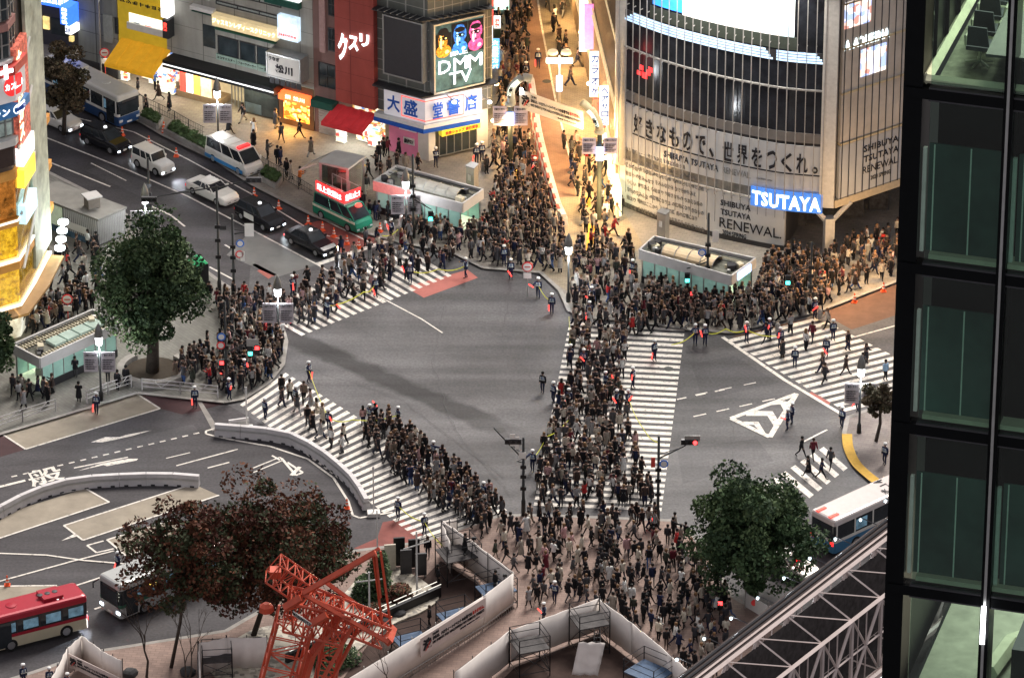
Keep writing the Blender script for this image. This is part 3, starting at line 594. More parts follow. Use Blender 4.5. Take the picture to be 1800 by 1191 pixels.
for n_, (x0, x1) in enumerate(((600, 616), (622, 645), (648, 670))):
    s0, s1 = S(x0, 245), S(x1, 255); o_ = (.9, -.3, .2)[n_]; mb = MB(); q = MB()
    for k in range(5): mb.sbox(R, s0, s1, .2 + k * .5, .24 + k * .5, o_ - .5, o_); q.sbox(R, s0 + .04, s1 - .04, .25 + k * .5, .62 + k * .5, o_ - .45, o_ - .03)
    q.build("goods", g_shelf, mb.build("shelf", k_white, b))
area("shop_light", R.pt(S(632, 245), 2.3, .8), R.pt(S(632, 245), 0, 1.5), (4, 1.4), 45, (.95, 1, .9))
# --- bookshop corner building
RB = Surf([G(665, 259, .15), G(754, 283, .15), G(863, 257, .15)]); w_bk = grime("dark_grid_cladding", (0.11, 0.12, 0.11), 0.4, 0.06, 0.2, (.3, .3, .28), 0.8, 0.9, 0.54)
b = thing("bookshop_building", "corner bookshop building with a dark screen, a lit advertising screen and blue lettered sign", "building", tuple(RB.pt(RB.c[1], .15)))
foot = [RB.p[0] , RB.p[1], RB.p[2], RB.p[2] + (RB.p[0] - RB.p[1]).normalized() * 4 + Vector((1.0, 16, 0)), RB.p[0] + Vector((1.5, 16, 0))]
mb = MB(); mb.prism([(p.x, p.y) for p in foot], 3.6, 26); mb.build("wall", w_bk, b)
fi = [RB.pt(.3, 0, -.6), RB.pt(RB.c[1], 0, -.6), RB.pt(RB.L - .3, 0, -.6), foot[3], foot[4]]
mb = MB(); mb.prism([(p.x, p.y) for p in fi], .15, 3.598); mb.build("ground_floor_wall", M("shop_grey_wall", (.3, .27, .22), .6), b)
k_screenoff = M("screen_off", (0.035, 0.034, 0.04), 0.35, 0, .1)
o = panel(b, RB, 683, 22, 750, 139, k_screenoff, .7, .02, name="dark_screen", frame=k_steel)
s0, s1, z0, z1 = RB.rect(757, 36, 842, 140); s0 = RB.c[1] + .25; z0, z1 = RB.sz(760, 157)[1], RB.sz(760, 40)[1]; s1 = RB.sz(842, 80)[0]
sw, sh = s1 - s0, z1 - z0
# advertising screen: three colour portraits over a pale green field, and the lettering
m_ad = M("screen_backdrop", (.06, .11, .1), .5, 0, .9, .45, emit=.25); mb = MB(); mb.sbox(RB, s0, s1, z0, z1, .02, .7); scr = mb.build("advertising_screen", m_ad, b)
def sblob(mb, cx, cz, rx, rz, off, n=20, m=0, wob=0.0):
    mb.add([RB.pt(s0 + sw * cx, z0 + sh * cz, off + .01)] + [RB.pt(s0 + sw * min(.995, max(.005, cx + rx * math.cos(a * 6.2832 / n) * (1 + wob * math.sin(a * 2.7)))), z0 + sh * min(.995, cz + rz * math.sin(a * 6.2832 / n) * (1 + wob * math.cos(a * 1.9))), off) for a in range(n)], [(0, i + 1, (i + 1) % n + 1) for i in range(n)], m)
pal = [E("portrait_orange", (.9, .22, .02), .3, .9, 4), E("portrait_blue", (.03, .16, .7), .35, .9, 4), E("portrait_magenta", (.6, .07, .22), .3, .9, 4), k_inkb, k_letw, E("portrait_cyan", (.3, .7, 1), .4), E("portrait_yellow", (1, .7, .2), .5), E("portrait_pink", (1, .4, .5), .45)]
for i, (a0, a1) in enumerate(((.0, .34), (.34, .68), (.68, 1.0))):
    q = MB(); zt = z0 + sh * (.97 if i != 0 else .86); q.sbox(RB, s0 + sw * a0 + .02, s0 + sw * a1 - .02, z0 + sh * (.58, .6, .5)[i], zt, .705, .74, 3)
    cx = (a0 + a1) / 2; hi = (6, 5, 7)[i]; sblob(q, cx, .6, .155, .1, .75, m=i); sblob(q, cx, .64, .05, .1, .752, m=i); sblob(q, cx, .8, .135, .15, .754, m=(3, 1, 2)[i], wob=.05)
    sblob(q, cx - .01, .76, .095, .15, .757, m=i); sblob(q, cx - .045, .75, .035, .12, .759, 12, hi); sblob(q, cx, .785, .1, .036, .762, 16, 3)
    for e in (-.045, .045): sblob(q, cx + e, .785, .026, .013, .766, 8, hi)
    sblob(q, cx - .008, .735, .014, .035, .764, 8, hi); sblob(q, cx - .005, .675, .035, .009, .764, 8, 3); sblob(q, cx + .07, .58, .05, .03, .755, 8, hi); sblob(q, cx, .87, .11, .04, .765, 14, 3, .08)
    q.build("portrait_panel", pal, scr)
t = MB(); [sstext(t, RB, ch, s0 + sw * (.06 + .31 * k), s0 + sw * (.06 + .31 * k + (.25 if k == 0 else .28)), z0 + sh * .27, z0 + sh * .46, .8, .0) for k, ch in enumerate("DMM")]; [sstext(t, RB, ch, s0 + sw * (.28 + .23 * k), s0 + sw * (.5 + .24 * k), z0 + sh * .07, z0 + sh * .25, .8, .0) for k, ch in enumerate("TV")]; sstext(t, RB, "即上", s0 + sw * .3, s0 + sw * .66, z0 + sh * .5, z0 + sh * .56, .8); t.build("lettering", E("screen_letter", (.95, 1, 1), .9), scr)
t = MB(); q = .14
t.sbox(RB, s0 - q, s1 + q, z1, z1 + q, .0, .8); t.sbox(RB, s0 - q, s1 + q, z0 - q, z0, .0, .8); t.sbox(RB, s1, s1 + q, z0, z1, .0, .8); t.sbox(RB, s0 - q, s0, z0, z1, 0, .8); t.build("frame", k_steel, scr)
for i in range(16):   # lamp arms over the screens
    s_ = .8 + i * (RB.L - 1.6) / 15; mb = MB(); mb.tube([RB.pt(s_, z1 + .5, 0), RB.pt(s_ + .15, z1 + .75, 1.3)], .04, 5); mb.build("lamp_arm", k_steel, b)
mb = MB(); mb.sbox(RB, .1, RB.L - .1, z1 + .42, z1 + .5, .0, .9); mb.build("catwalk", k_dark, b)
mb = MB(); mb.sbox(RB, .1, RB.L + .2, z0 - .42, z0 - .28, .0, .95); mb.build("ledge", k_dark, b)
zs0, zs1 = RB.sz(754, 250 - 43)[1], RB.sz(754, 176)[1]
zs0 = RB.sz(760, 213)[1]; zs1 = zs0 + 2.25; ss0 = RB.sz(681, 190)[0]; ss1 = RB.sz(842, 185)[0]
mb = MB(); mb.sbox(RB, ss0, ss1, zs0, zs1, .0, .5); o = mb.build("name_board", M("lit_white_board", (.6, .58, .62), .5, 0, .08, .8, emit=.06), b)
t = MB(); tw = (ss1 - ss0) / 5
for c, x0, x1 in zip("大盛堂書店", (687, 716, 753, 781, 812), (709, 740, 773, 803, 833)): a0 = RB.sz(x0, 190)[0]; a1 = RB.sz(x1, 190)[0]; a0 = max(a0, RB.c[1] + .1) if x0 > 750 else a0; sstext(t, RB, c, a0, a1, zs0 + .42, zs1 - .42, .52, .02)
t.build("lettering", k_inkblue, o); t = MB()
for a, b_, c, d in ((ss0 + tw * .98, ss1 - tw * .98, zs0 + .22, zs0 + .28), (ss0 + tw * .98, ss1 - tw * .98, zs1 - .28, zs1 - .22), (ss0 + tw * .98, ss0 + tw, zs0 + .28, zs1 - .28), (ss1 - tw, ss1 - tw * .98, zs0 + .28, zs1 - .28)): t.sbox(RB, a, b_, c, d, .5, .53)
t.build("red_outline", k_signr, o)
mb = MB(); mb.sbox(RB, .1, RB.L - 1.4, zs0 - .75, zs0 - .42, .0, .8); mb.build("blue_fascia", k_inkblue, b); mb = MB(); mb.sbox(RB, .1, RB.L - 1.4, zs0 - .4, zs0 - .06, .0, .7); mb.build("white_fascia", k_white, b)
c1 = RB.c[1]
m_pink = M("pink_shop_front", (.5, .15, .24), .5, 0, .08, 1, emit=.04)
mb = MB(); s0, s1 = RB.sz(685, 250)[0], RB.sz(735, 262)[0]; mb.sbox(RB, s0, s1, .16, 3.1, -.58, .05); o = mb.build("pink_shop_front", m_pink, b)
t = MB(); t.sbox(RB, s0 + 1.0, s1 - .1, 2.4, 2.9, .05, .12); t.sbox(RB, s0 + 1.4, s1 - .3, 1.2, 1.8, .05, .1); t.build("white_sign", k_paper, o); t = MB(); sstext(t, RB, "脱毛サロン", s0 + 1.5, s1 - .4, 1.3, 1.7, .11, .03); t.build("lettering", k_inkb, o)
mb = MB(); s0, s1 = c1 + .9, RB.sz(838, 240)[0]; mb.sbox(RB, s0, s1, 2.35, 2.85, .0, .6); o = mb.build("yellow_sign", M("yellow_sign", (.75, .6, .05), .5, emit=.12), b); t = MB(); sstext(t, RB, "金券ショップ 高価買取", s0 + .3, s1 - .2, 2.43, 2.76, .62, .03); t.build("lettering", k_red, o)
window(b, RB, c1 + .9, s1, .35, 2.3, 5, 1, k_win, k_steel, out=.02)
mb = MB(); mb.sbox(RB, RB.L - 1.35, RB.L - .3, .15, 3.6, -.6, .02); mb.build("stone_pier", k_paper, b); mb = MB(); mb.sbox(RB, c1 - 1.1, c1 + .6, .15, 3.6, -.6, .01); mb.build("stone_pier", k_paper, b)
for x in (783, 813, 845):
    c, zz = RB.sz(x, 170); mb = MB(); mb.tube([RB.pt(c, zz + .3, .1), RB.pt(c, zz + .1, 1.5)], .05, 5); o = mb.build("floodlight", k_steel, b); q = MB(); q.lathe(RB.pt(c, zz, 1.5), [(.06, 0), (.16, .05), (.16, .2), (.05, .25)], 8); q.build("bulb", k_lampw, o)
    point("floodlight_bulb", RB.pt(c, zz - .3, 1.6), 12, (.8, .9, 1))
# --- street side wall beyond the bookshop, with upright signs
SL = Surf([G(866, 255, .15), G(862, -80, .15)])
b = bthing("side_street_building", "dark building along the left side of the shopping street with stacked upright signs", SL, 8)
block(b, SL, 6, 60, .15, 24, 9, w_bk); 
def flag(parent, x0, y0, x1, y1, Y, mat, chars=None, tm=None, name="upright_sign", th=.25):
    a, c = PY(x0, y1, Y), PY(x1, y0, Y); mb = MB(); mb.box(a.x, c.x, Y, Y + th, a.z, c.z); o = mb.build(name, mat, parent)
    if chars:
        t = MB(); n = len(chars); h = (c.z - a.z) / n
        for i, ch in enumerate(chars): text_mb(t, ch, lambda x, y, d, i=i: Vector((a.x + (c.x - a.x) * .16 + x, Y - .02 - d, c.z - (i + .9) * h + y)), (c.x - a.x) * .68, h * .78, .03)
        t.build("lettering", tm or k_letw, o)
    return o
flag(b, 863, 70, 878, 122, 414, E("sign_sky_blue", (.1, .35, .7), .35), "大盛堂カバ", k_letw); flag(b, 860, -10, 867, 45, 413, k_signr); flag(b, 858, 46, 866, 72, 413, k_signw)
flag(b, 868, 30, 880, 50, 418, k_signw, "禁", k_signr); flag(b, 868, 52, 880, 67, 418, M("black_board", (.03, .05, .04), .6)); flag(b, 868, -6, 895, 18, 424, E("sign_greenish", (.4, .75, .6), .35), "薬", k_letw)
# ================================================================ GLASS BOOK AND MUSIC STORE (curved front)
Q = Surf(spline([G(1087, 358, .15), G(1160, 388, .15), G(1241, 412, .15), G(1310, 428, .15), G(1378, 440, .15), G(1463, 447, .15)], 5))
zq = lambda y, x=1246: Q.sz(x, y)[1]
b = thing("curved_glass_building", "big curved glass corner building with Japanese slogan band and huge lit screen", "building", tuple(Q.pt(10, .15)))
F0 = G(1463, 447, .15); F1 = G(1640, 386, .15); FR = Surf([F0, F1 + (F1 - F0) * .6]); W0 = G(985, -80, .15); W1 = G(1087, 358, .15); WL = Surf([W0, W1])
zb_, zt_ = 4.3, 32.0
m_post = M("poster_grey", (.43, .445, .47), .35, 0, .07, .5); m_glz = M("dark_curtain_glass", (.018, .02, .026), .12, 0, .6, .5, bump=.02, spec=.3)
m_spand = M("grey_spandrel", (.16, .15, .145), .5, 0, .15, .8); m_fin = M("aluminium_fin", (.3, .29, .28), .5, .0); m_pil = M("pale_pillar", (.5, .48, .45), .4, .1)
core = [Q.pt(c, 0, -.5) for c in Q.c] + [F1 + Vector((0, .6, 0)), F1 + Vector((6, 26, 0)), W0 + Vector((.6, 0, 0))]
mb = MB(); mb.prism([(p.x, p.y) for p in core], zb_ + .05, zt_); mb.build("wall", M("inner_core", (.08, .08, .085), .6), b)
sE = Q.sz(1378, 436)[0]
low = [Q.pt(c, 0, -.4) for c in Q.c if c < sE] + [Q.pt(sE, 0, -.4), Q.pt(sE, 0, -7), G(1600, 330) + Vector((0, 4, 0)), G(1600, 300) + Vector((0, 14, 0)), W0 + Vector((.8, 0, 0))]
mb = MB(); mb.prism([(p.x, p.y) for p in low], .15, zb_); mb.build("ground_floor_wall", M("dark_entrance_wall", (.035, .034, .036), .4, 0, .3, .8), b)
LV = [zq(y) for y in (330, 311, 227, 222, 205)]
def band(name, s0, s1, z0, z1, mat, o0=-.5, o1=0.0): mb = MB(); mb.sbox(Q, s0, s1, z0, z1, o0, o1); return mb.build(name, mat, b)
post_low = band("lower_poster_wall", .0, sE, .55, LV[0], m_post, -.4, .0); band("plinth", 0, sE, .16, .548, k_dark, -.4, .05)
band("clerestory_glass", 0, Q.L - .6, LV[0] + .12, LV[1] - .02, M("clerestory", (.16, .155, .145), .3, 0, .5, .8), -.5, -.02); band("rail", 0, Q.L - .6, LV[0] + .002, LV[0] + .118, m_pil, -.5, .12)
post = band("slogan_band", 0, Q.L - .6, LV[1], LV[2], m_post, -.5, .02); band("black_gap", 0, Q.L - .6, LV[2] + .002, LV[3], k_black, -.5, -.05); band("grey_spandrel_band", 0, Q.L - 1, LV[3] + .002, LV[4], m_spand, -.5, 0)
band("curtain_glass", 0, Q.L - 1, LV[4] + .002, zt_, m_glz, -.5, -.06)
for y in (130, ): band("transom", 0, Q.L - 1, zq(y), zq(y) + .12, m_fin, -.06, .1)
zl0, zl1 = zq(82), zq(63); o = band("light_strip", .35, Q.L - 1.0, zl0, zl1, k_dark, -.06, .02)
for i, (a0, a1) in enumerate(((.5, 14.2), (14.5, Q.L - 1.05))):
    for k in range(4):
        mb = MB(); h = (zl1 - zl0) / 4; mb.sbox(Q, a0 + (k * .3 if i == 0 else 0), a1 - k * .2, zl0 + k * h + .03, zl0 + (k + 1) * h - .04, .02, .05); mb.build("light_bar", E("strip_blue", (.42, .6, 1), .32, .3, 1.2), o)
zs = zq(38); sc0 = Q.sz(1148, 10)[0]; sc1 = Q.sz(1200, 20)[0]; sc2 = Q.sz(1396, 60)[0]
m_bigscr = M("big_screen_picture", (1, .96, .84), .5, 0, .25, .35, emit=.42); o = band("giant_screen", sc1, sc2, zs, zs + 9, m_bigscr, -.06, .04)
mb = MB(); mb.sbox(Q, sc0, sc1 - .01, zs + .15, zs + 9, -.06, .04); mb.build("blue_picture_area", E("screen_blue", (.03, .22, .95), .5, .3, .6), o)
mb = MB(); mb.sbox(Q, Q.sz(1310, 30)[0], Q.sz(1345, 40)[0], zs + 3, zs + 9, .042, .05); mb.build("dark_figure", M("screen_dark", (.04, .05, .06), .5, emit=.05), o)
mb = MB(); mb.sbox(Q, Q.sz(1375, 30)[0], sc2 - .01, zs + .02, zs + 8.9, .042, .05); mb.build("cyan_edge", E("screen_cyan", (.55, .85, 1), .45), o)
mb = MB(); mb.sbox(Q, sc0 - .3, sc2 + .3, zs - 1.1, zs - .06, -.05, .03); mb.build("screen_sill", M("greenish_metal", (.055, .065, .055), .5), b)
nf = 26; fins = MB(); caps = MB()
for i in range(nf):
    c = .25 + (Q.L - 1.2) * i / (nf - 1); zlo = (1.6 if c < sE - 5 else 3.0) if c < sE else LV[1]
    a_ = Q.pt(c, 0, .1); b2 = Q.pt(c, 0, .42); 
    fins.sbox(Q, c - .03, c + .03, LV[1] - 1.2, zt_, .30, .36)
    caps.tube([Q.pt(c, zlo, .2), Q.pt(c, LV[1] - 1.2, .2)], .018, 4); caps.build("cable_rod", k_dark, b); caps = MB()
    for z in (LV[1] - 1.1, LV[2], LV[4], zq(130), zs - .6): fins.sbox(Q, c - .02, c + .02, z - .04, z + .04, .0, .30)
fins.build("fin_grid", m_fin, b)
mb = MB(); mb.lathe(Q.pt(.05, LV[1] - 1.5, -.3), [(.62, 0), (.62, zt_ - LV[1] + 1.4)], 16); mb.build("corner_pillar", m_pil, b, True)
mb = MB(); mb.sbox(Q, Q.L - 1.15, Q.L, zb_, zt_, -.4, .3); mb.build("corner_pillar", m_pil, b)
# slogan lettering
t = MB(); s0, s1 = Q.sz(1113, 215)[0], Q.sz(1452, 290)[0]; zz0 = zq(277); n = 14; chars = "好きなもので、世界をつくれ。"; wd = (s1 - s0) / n; hh = zq(240) - zq(274)
for i, c in enumerate(chars):
    if c in "、": sstext(t, Q, c, s0 + wd * (i + .1), s0 + wd * (i + .45), zz0 + .1, zz0 + .9, .05, .02)
    elif c in "。": sstext(t, Q, c, s0 + wd * (i + .1), s0 + wd * (i + .5), zz0 + .15, zz0 + .75, .05, .02)
    else: sstext(t, Q, c, s0 + wd * (i + .1), s0 + wd * (i + .84), zz0 + .12, zz0 + hh + .1, .05, .02)
t.sbox(Q, s0, s1 - .2, zz0 - .08, zz0 + .02, .02, .06); t.build("lettering", k_inkb, post)
t = MB(); z0 = zz0 - 1.0; sstext(t, Q, "SHIBUYA TSUTAYA", Q.sz(1168, 270)[0], Q.sz(1263, 300)[0], z0, z0 + .55, .05, .01); t.build("lettering", k_inkb, post)
t = MB(); sstext(t, Q, "RENEWAL.", Q.sz(1271, 300)[0], Q.sz(1320, 310)[0], z0, z0 + .55, .05, -.004); sstext(t, Q, "2024 SPRING OPEN", Q.sz(1330, 310)[0], Q.sz(1358, 310)[0], z0 + .1, z0 + .25, .05); t.build("lettering", M("ink_grey", (.2, .2, .2), .6), post)
def fitpx(sf, t, body, x0, yb, x1, h, off, bold=0.0):
    a = sf.sz(x0, yb); c = sf.sz(x1, yb); z0 = a[1]; sstext(t, sf, body, a[0], c[0], z0, z0 + h, off, bold)
t = MB(); fitpx(Q, t, "SHIBUYA", 1267, 360, 1320, .5, .03, .01); fitpx(Q, t, "TSUTAYA", 1267, 376, 1320, .5, .03, .01); fitpx(Q, t, "RENEWAL.", 1265, 398, 1374, .85, .03, -.003); fitpx(Q, t, "2024 SPRING", 1270, 411, 1312, .4, .03); t.build("lettering", k_inkb, post_low)
rr = random.Random(3); t = MB(); kana = "あたらしい本と出会う場所はここから始まり好きなものをみんなで分かちあえる街の広場になります"
for r in range(8):
    y = 270 + r * 14 - 6; x = 1098 + rr.random() * 6
    while x < 1228:
        n_ = rr.randint(3, 7); x1 = x + n_ * 5.2
        if x1 > 1240: break
        k0 = rr.randint(0, len(kana) - 8); yy = y + (x - 1098) * .33
        fitpx(Q, t, kana[k0:k0 + n_], x, yy, x1, .4, .03); x = x1 + 3
t.build("lettering", M("ink_faint", (.19, .185, .18), .6), post_low)
mb = MB(); mb.sbox(Q, Q.sz(1241, 380)[0], Q.sz(1241, 380)[0] + .06, .56, LV[0] - .02, 0, .05); mb.build("panel_joint", k_white, post_low)
a = Q.sz(1325, 352)[0]; c = Q.sz(1443, 352)[0]; zz = Q.sz(1325, 355)[1]; t = MB(); sstext(t, Q, "TSUTAYA", a, c, zz, zz + 1.2, .35, .02); o = t.build("lit_lettering", E("letter_lit", (.85, .95, 1), 1.0), b)
mb = MB(); mb.sbox(Q, a - .15, c + .15, zz - .15, zz + 1.5, .2, .32); mb.build("back_board", E("halo_blue", (.05, .16, .5), .22), o)
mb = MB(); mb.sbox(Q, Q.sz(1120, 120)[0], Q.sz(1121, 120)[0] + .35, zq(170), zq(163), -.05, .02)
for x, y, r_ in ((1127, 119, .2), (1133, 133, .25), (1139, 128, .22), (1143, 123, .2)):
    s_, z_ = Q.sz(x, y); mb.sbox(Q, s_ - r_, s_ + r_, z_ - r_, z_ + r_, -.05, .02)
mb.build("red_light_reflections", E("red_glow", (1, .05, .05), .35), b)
LAMPB = b
# right flank over the passage
zf = lambda y, x=1475: FR.sz(x, y)[1]
def fband(name, s0, s1, z0, z1, mat, o0=-.3, o1=0.0): mb = MB(); mb.sbox(FR, s0, s1, z0, z1, o0, o1); return mb.build(name, mat, b)
m_fl = M("warm_flank_glass", (.54, .49, .43), .3, 0, .2, .4); Lf = FR.L
zT = LV[2]
fband("flank_glass", .45, Lf, zT + .3, zt_, m_fl); po = fband("flank_poster", .45, Lf, zb_ + .55, zT, m_post); fband("soffit_edge", .02, Lf, zb_ - .1, zb_ + .54, M("warm_steel", (.4, .34, .25), .5), -.3, .12)
for z in (zT + .1, zT + 4.4, zT + 8.2, zT + 12): fband("transom", .45, Lf, z, z + .15, M("cream_rail", (.55, .46, .3), .5), -.3, .12)
t = MB()
for i in range(30): c = .55 + i * .72; t.sbox(FR, c - .02, c + .02, zb_ + .55, zt_, .12, .2)
t.build("fin_grid", k_dark, b)
def ftext(t, body, x0, yb, x1, h, bold=0.0, mirror=False):
    a = FR.sz(x0, yb); c = FR.sz(x1, yb)
    if mirror: text_mb(t, body, lambda x, y, d: FR.pt(c[0] - x, a[1] + y, .02 + d), c[0] - a[0], h, bold)
    else: sstext(t, FR, body, a[0], c[0], a[1], a[1] + h, .02, bold)
t = MB(); ftext(t, "SHIBUYA", 1518, 268, 1578, .55, .01); ftext(t, "TSUTAYA", 1518, 286, 1578, .55, .01); ftext(t, "RENEWAL.", 1516, 306, 1578, .6, -.003); ftext(t, "2024 SPRING", 1530, 316, 1564, .35); t.build("lettering", k_inkb, po)
m_pic = cells("reflected_picture", [(1, .9, .85), (.6, .25, .2), (.9, .6, .5), (.35, .45, .8), (.8, .8, 1), (.5, .2, .15)], .32, (1.3, 1.3, 1.8))  # glowing panels paint reflections of other signage onto the glass
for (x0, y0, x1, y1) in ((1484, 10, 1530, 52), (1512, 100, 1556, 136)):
    a = FR.sz(x0, y1); c = FR.sz(x1, y1 - 12); fband("reflected_picture", a[0], c[0], a[1], a[1] + (2.2 if y0 < 50 else 2.3), m_pic, 0, .05)
t = MB(); ftext(t, "AMERICA A", 1484, 90, 1562, .8, .03, True); t.build("reflected_lettering", k_neon, b)  # reversed glowing letters paint a reflected sign onto the glass
# corner column with V struts
cp = G(1456, 446, .15); mb = MB(); mb.cbox((cp.x, cp.y + .3), .75, .75, .15, 3.2, .2); mb.build("corner_column", m_pil, b)
for dx in (-1.5, 1.7): mb = MB(); mb.tube([(cp.x, cp.y + .3, 2.6), (cp.x + dx, cp.y + .3 + (.5 if dx > 0 else .15), zb_)], .22, 4); mb.build("strut", m_pil, b)
mb = MB(); q = [F0 + Vector((.3, .3, 0)), F1 + (F1 - F0) * .6 + Vector((0, .5, 0)), F1 + Vector((10, 14, 0)), Q.pt(sE, 0, -6), Q.pt(sE, 0, -.3)] + [Q.pt(c, 0, -.05) for c in Q.c if c > sE]
mb.prism([(p.x, p.y) for p in q], zb_ - .06, zb_ + .04); mb.build("soffit", M("dark_soffit", (.06, .055, .05), .6), b)
for x, y in ((1400, 400), (1425, 396), (1500, 385), (1545, 372)):
    p = G(x, y); mb = MB(); mb.box(p.x - .8, p.x + .8, p.y, p.y + .15, .16, 3.6); mb.build("glass_door", M("dark_reflective_door", (.05, .05, .055), .15, 0, .6, 1.5), b)
# left flank along the shopping street
m_wf = M("warm_flank_wall", (.36, .25, .15), .5, 0, .2, .5)
mb = MB(); mb.sbox(WL, 0, WL.L - .1, .16, zt_, -.5, -.02); mb.build("street_flank_wall", m_wf, b)
t = MB()
for i in range(60): c = WL.L - .5 - i * .9; t.sbox(WL, c - .03, c + .03, .3, zt_, .0, .22)
t.build("street_flank_fins", M("tan_fin", (.25, .19, .13), .4), b)
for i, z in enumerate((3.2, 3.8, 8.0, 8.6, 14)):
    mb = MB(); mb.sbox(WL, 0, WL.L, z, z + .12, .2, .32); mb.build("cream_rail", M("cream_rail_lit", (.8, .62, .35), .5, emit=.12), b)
for i, (s_, z0, z1, m_, ch) in enumerate(((44, 4.2, 7.6, k_signw, "ヘアサロン"), (42.5, 3.2, 5.4, k_signr, None), (36, 3, 7, k_signw, "カラオケ"), (39, 2.6, 4.2, k_signr, None), (31, 5, 9, M("sign_pink", (.9, .2, .45), .5, emit=.3), None), (27, 3, 8, k_signw, None))):
    mb = MB(); P_ = WL.pt(s_, 0, .1); O_ = WL.pt(s_, 0, .95); mb.box(O_.x, P_.x, P_.y, P_.y + .25, z0, z1); o = mb.build("upright_sign", m_, b)
    if ch:
        t = MB(); n = len(ch); h = (z1 - z0) / n
        for k, c_ in enumerate(ch): text_mb(t, c_, lambda x, y, d, k=k: Vector((O_.x + .12 + x, P_.y - .02 - d, z1 - (k + .9) * h + y)), P_.x - O_.x - .24, h * .75, .03)
        t.build("lettering", k_inkblue if m_ is k_signw else k_letw, o)
for s_ in (36, 42, 48): mb = MB(); mb.sbox(WL, s_, s_ + 4.5, .2, 2.6, .0, .35); mb.build("lit_shop_front", E("shop_glow", (1, .75, .42), .5, .4, 1.5), b)

# ================================================================ LEFT CORNER BUILDING with the restaurant
LB = Surf([G(-170, 655, .15), G(38, 592, .15), G(60, 553, .15), G(87, 500, .15)])
b = thing("restaurant_building", "tall building at the left edge with round red restaurant sign and amber lit lower floors", "building", tuple(LB.pt(LB.c[1], .15)))
body = [LB.pt(c, 0, -.25) for c in LB.c] + [LB.p[-1] + Vector((-3, 14, 0)), LB.p[0] + Vector((0, 20, 0))]
mb = MB(); mb.prism([(p.x, p.y) for p in body], .15, 34); mb.build("wall", grime("grey_brown_wall", (.17, .15, .135), .6), b)
def lp(name, x0, y0, x1, y1, mat, o1=.05, o0=-.25, **k): return panel(b, LB, x0, y0, x1, y1, mat, o1, o0, name, **k)
def lbz(x, y): return LB.sz(x, y)
def lband(name, xa, xb, ya, yb_, mat, o0=-.25, o1=.05, xr=20):
    s0, s1 = lbz(xa, 300)[0], lbz(xb, 300)[0]; z0, z1 = lbz(xr, yb_)[1], lbz(xr, ya)[1]; mb = MB(); mb.sbox(LB, s0, s1, z0, z1, o0, o1); return mb.build(name, mat, b)
m_amber = M("amber_interior", (.9, .42, .04), .5, 0, .8, 2.6, emit=.32, detail=8); m_frw = E("strip_lamp", (1, .88, .7), .3); m_wood = M("orange_soffit", (.5, .24, .06), .6, 0, .15, 1.2, emit=.05)
for i, (ya, yb_) in enumerate(((-20, 22), (44, 92), (186, 236), )):
    o = lband("window_band", -60, 34, ya, yb_, k_win if i < 2 else M("pale_lit_window", (.3, .36, .33), .4, 0, .4, 1.2, emit=.07), -.25, .0); t = MB(); s0, s1 = lbz(-60, 300)[0], lbz(34, 300)[0]; z0, z1 = lbz(20, yb_)[1], lbz(20, ya)[1]
    for k in range(9): c = s0 + (s1 - s0) * k / 8; t.sbox(LB, c - .06, c + .06, z0, z1, .0, .12)
    t.sbox(LB, s0, s1, (z0 + z1) / 2 - .04, (z0 + z1) / 2 + .04, 0, .1); t.build("frame", k_steel, o)
lband("pink_band", -80, 36, 28, 42, M("pink_band", (.38, .2, .18), .6), -.25, .15); lband("white_ledge", -80, 37, 94, 100, k_white, -.25, .4); lband("white_ledge", -80, 37, 240, 252, k_paper, -.25, .5); lband("dark_band", -80, 37, 254, 290, M("brown_band", (.06, .04, .035), .6), -.25, .12)
o = lband("red_sign", -60, 37, 102, 118, k_red, -.2, .9); t = MB(); s_, z_ = lbz(2, 118); t.sbox(LB, s_ - .7, s_ + .45, z_ - .15, z_ + .15, .95, 1.0); t.sbox(LB, s_ - .3, s_ + .0, z_ - .6, z_ + .55, .95, 1.0); t.build("white_cross", E("cross_white", (.8, .9, 1), .9), o)
o = lband("white_sign", -60, 34, 120, 168, M("lit_white_sign", (.6, .56, .55), .5, 0, .1, 1, emit=.06), -.2, .8); s_, z_ = lbz(13, 144); t = MB(); t.add([LB.pt(s_, z_, .84)] + [LB.pt(s_ + .78 * math.cos(a * .2618), z_ + .85 * math.sin(a * .2618), .83) for a in range(24)], [(0, i + 1, (i + 1) % 24 + 1) for i in range(24)]); t.build("red_disc", E("disc_red", (.6, .03, .03), .25), o)
t = MB(); sstext(t, LB, "カスト", s_ - .68, s_ + .68, z_ - .28, z_ + .25, .86, .03); t.build("lettering", k_letw, o)
o = lband("blue_sign", -60, 38, 172, 188, M("blue_sign_board", (.05, .16, .35), .5, emit=.06), -.2, .9, xr=25); s_, z_ = lbz(20, 183); t = MB(); t.add([LB.pt(s_, z_, .94)] + [LB.pt(s_ + .5 * math.cos(a * .2618), z_ + .42 * math.sin(a * .2618), .93) for a in range(24)], [(0, i + 1, (i + 1) % 24 + 1) for i in range(24)]); sstext(t, LB, "レストラン", s_ - 4.5, s_ - .8, z_ - .3, z_ + .3, .92, .02); t.build("white_disc", k_letw, o); t = MB(); sstext(t, LB, "6F", s_ - .28, s_ + .3, z_ - .22, z_ + .22, .96, .03); t.build("lettering", k_inkblue, o)
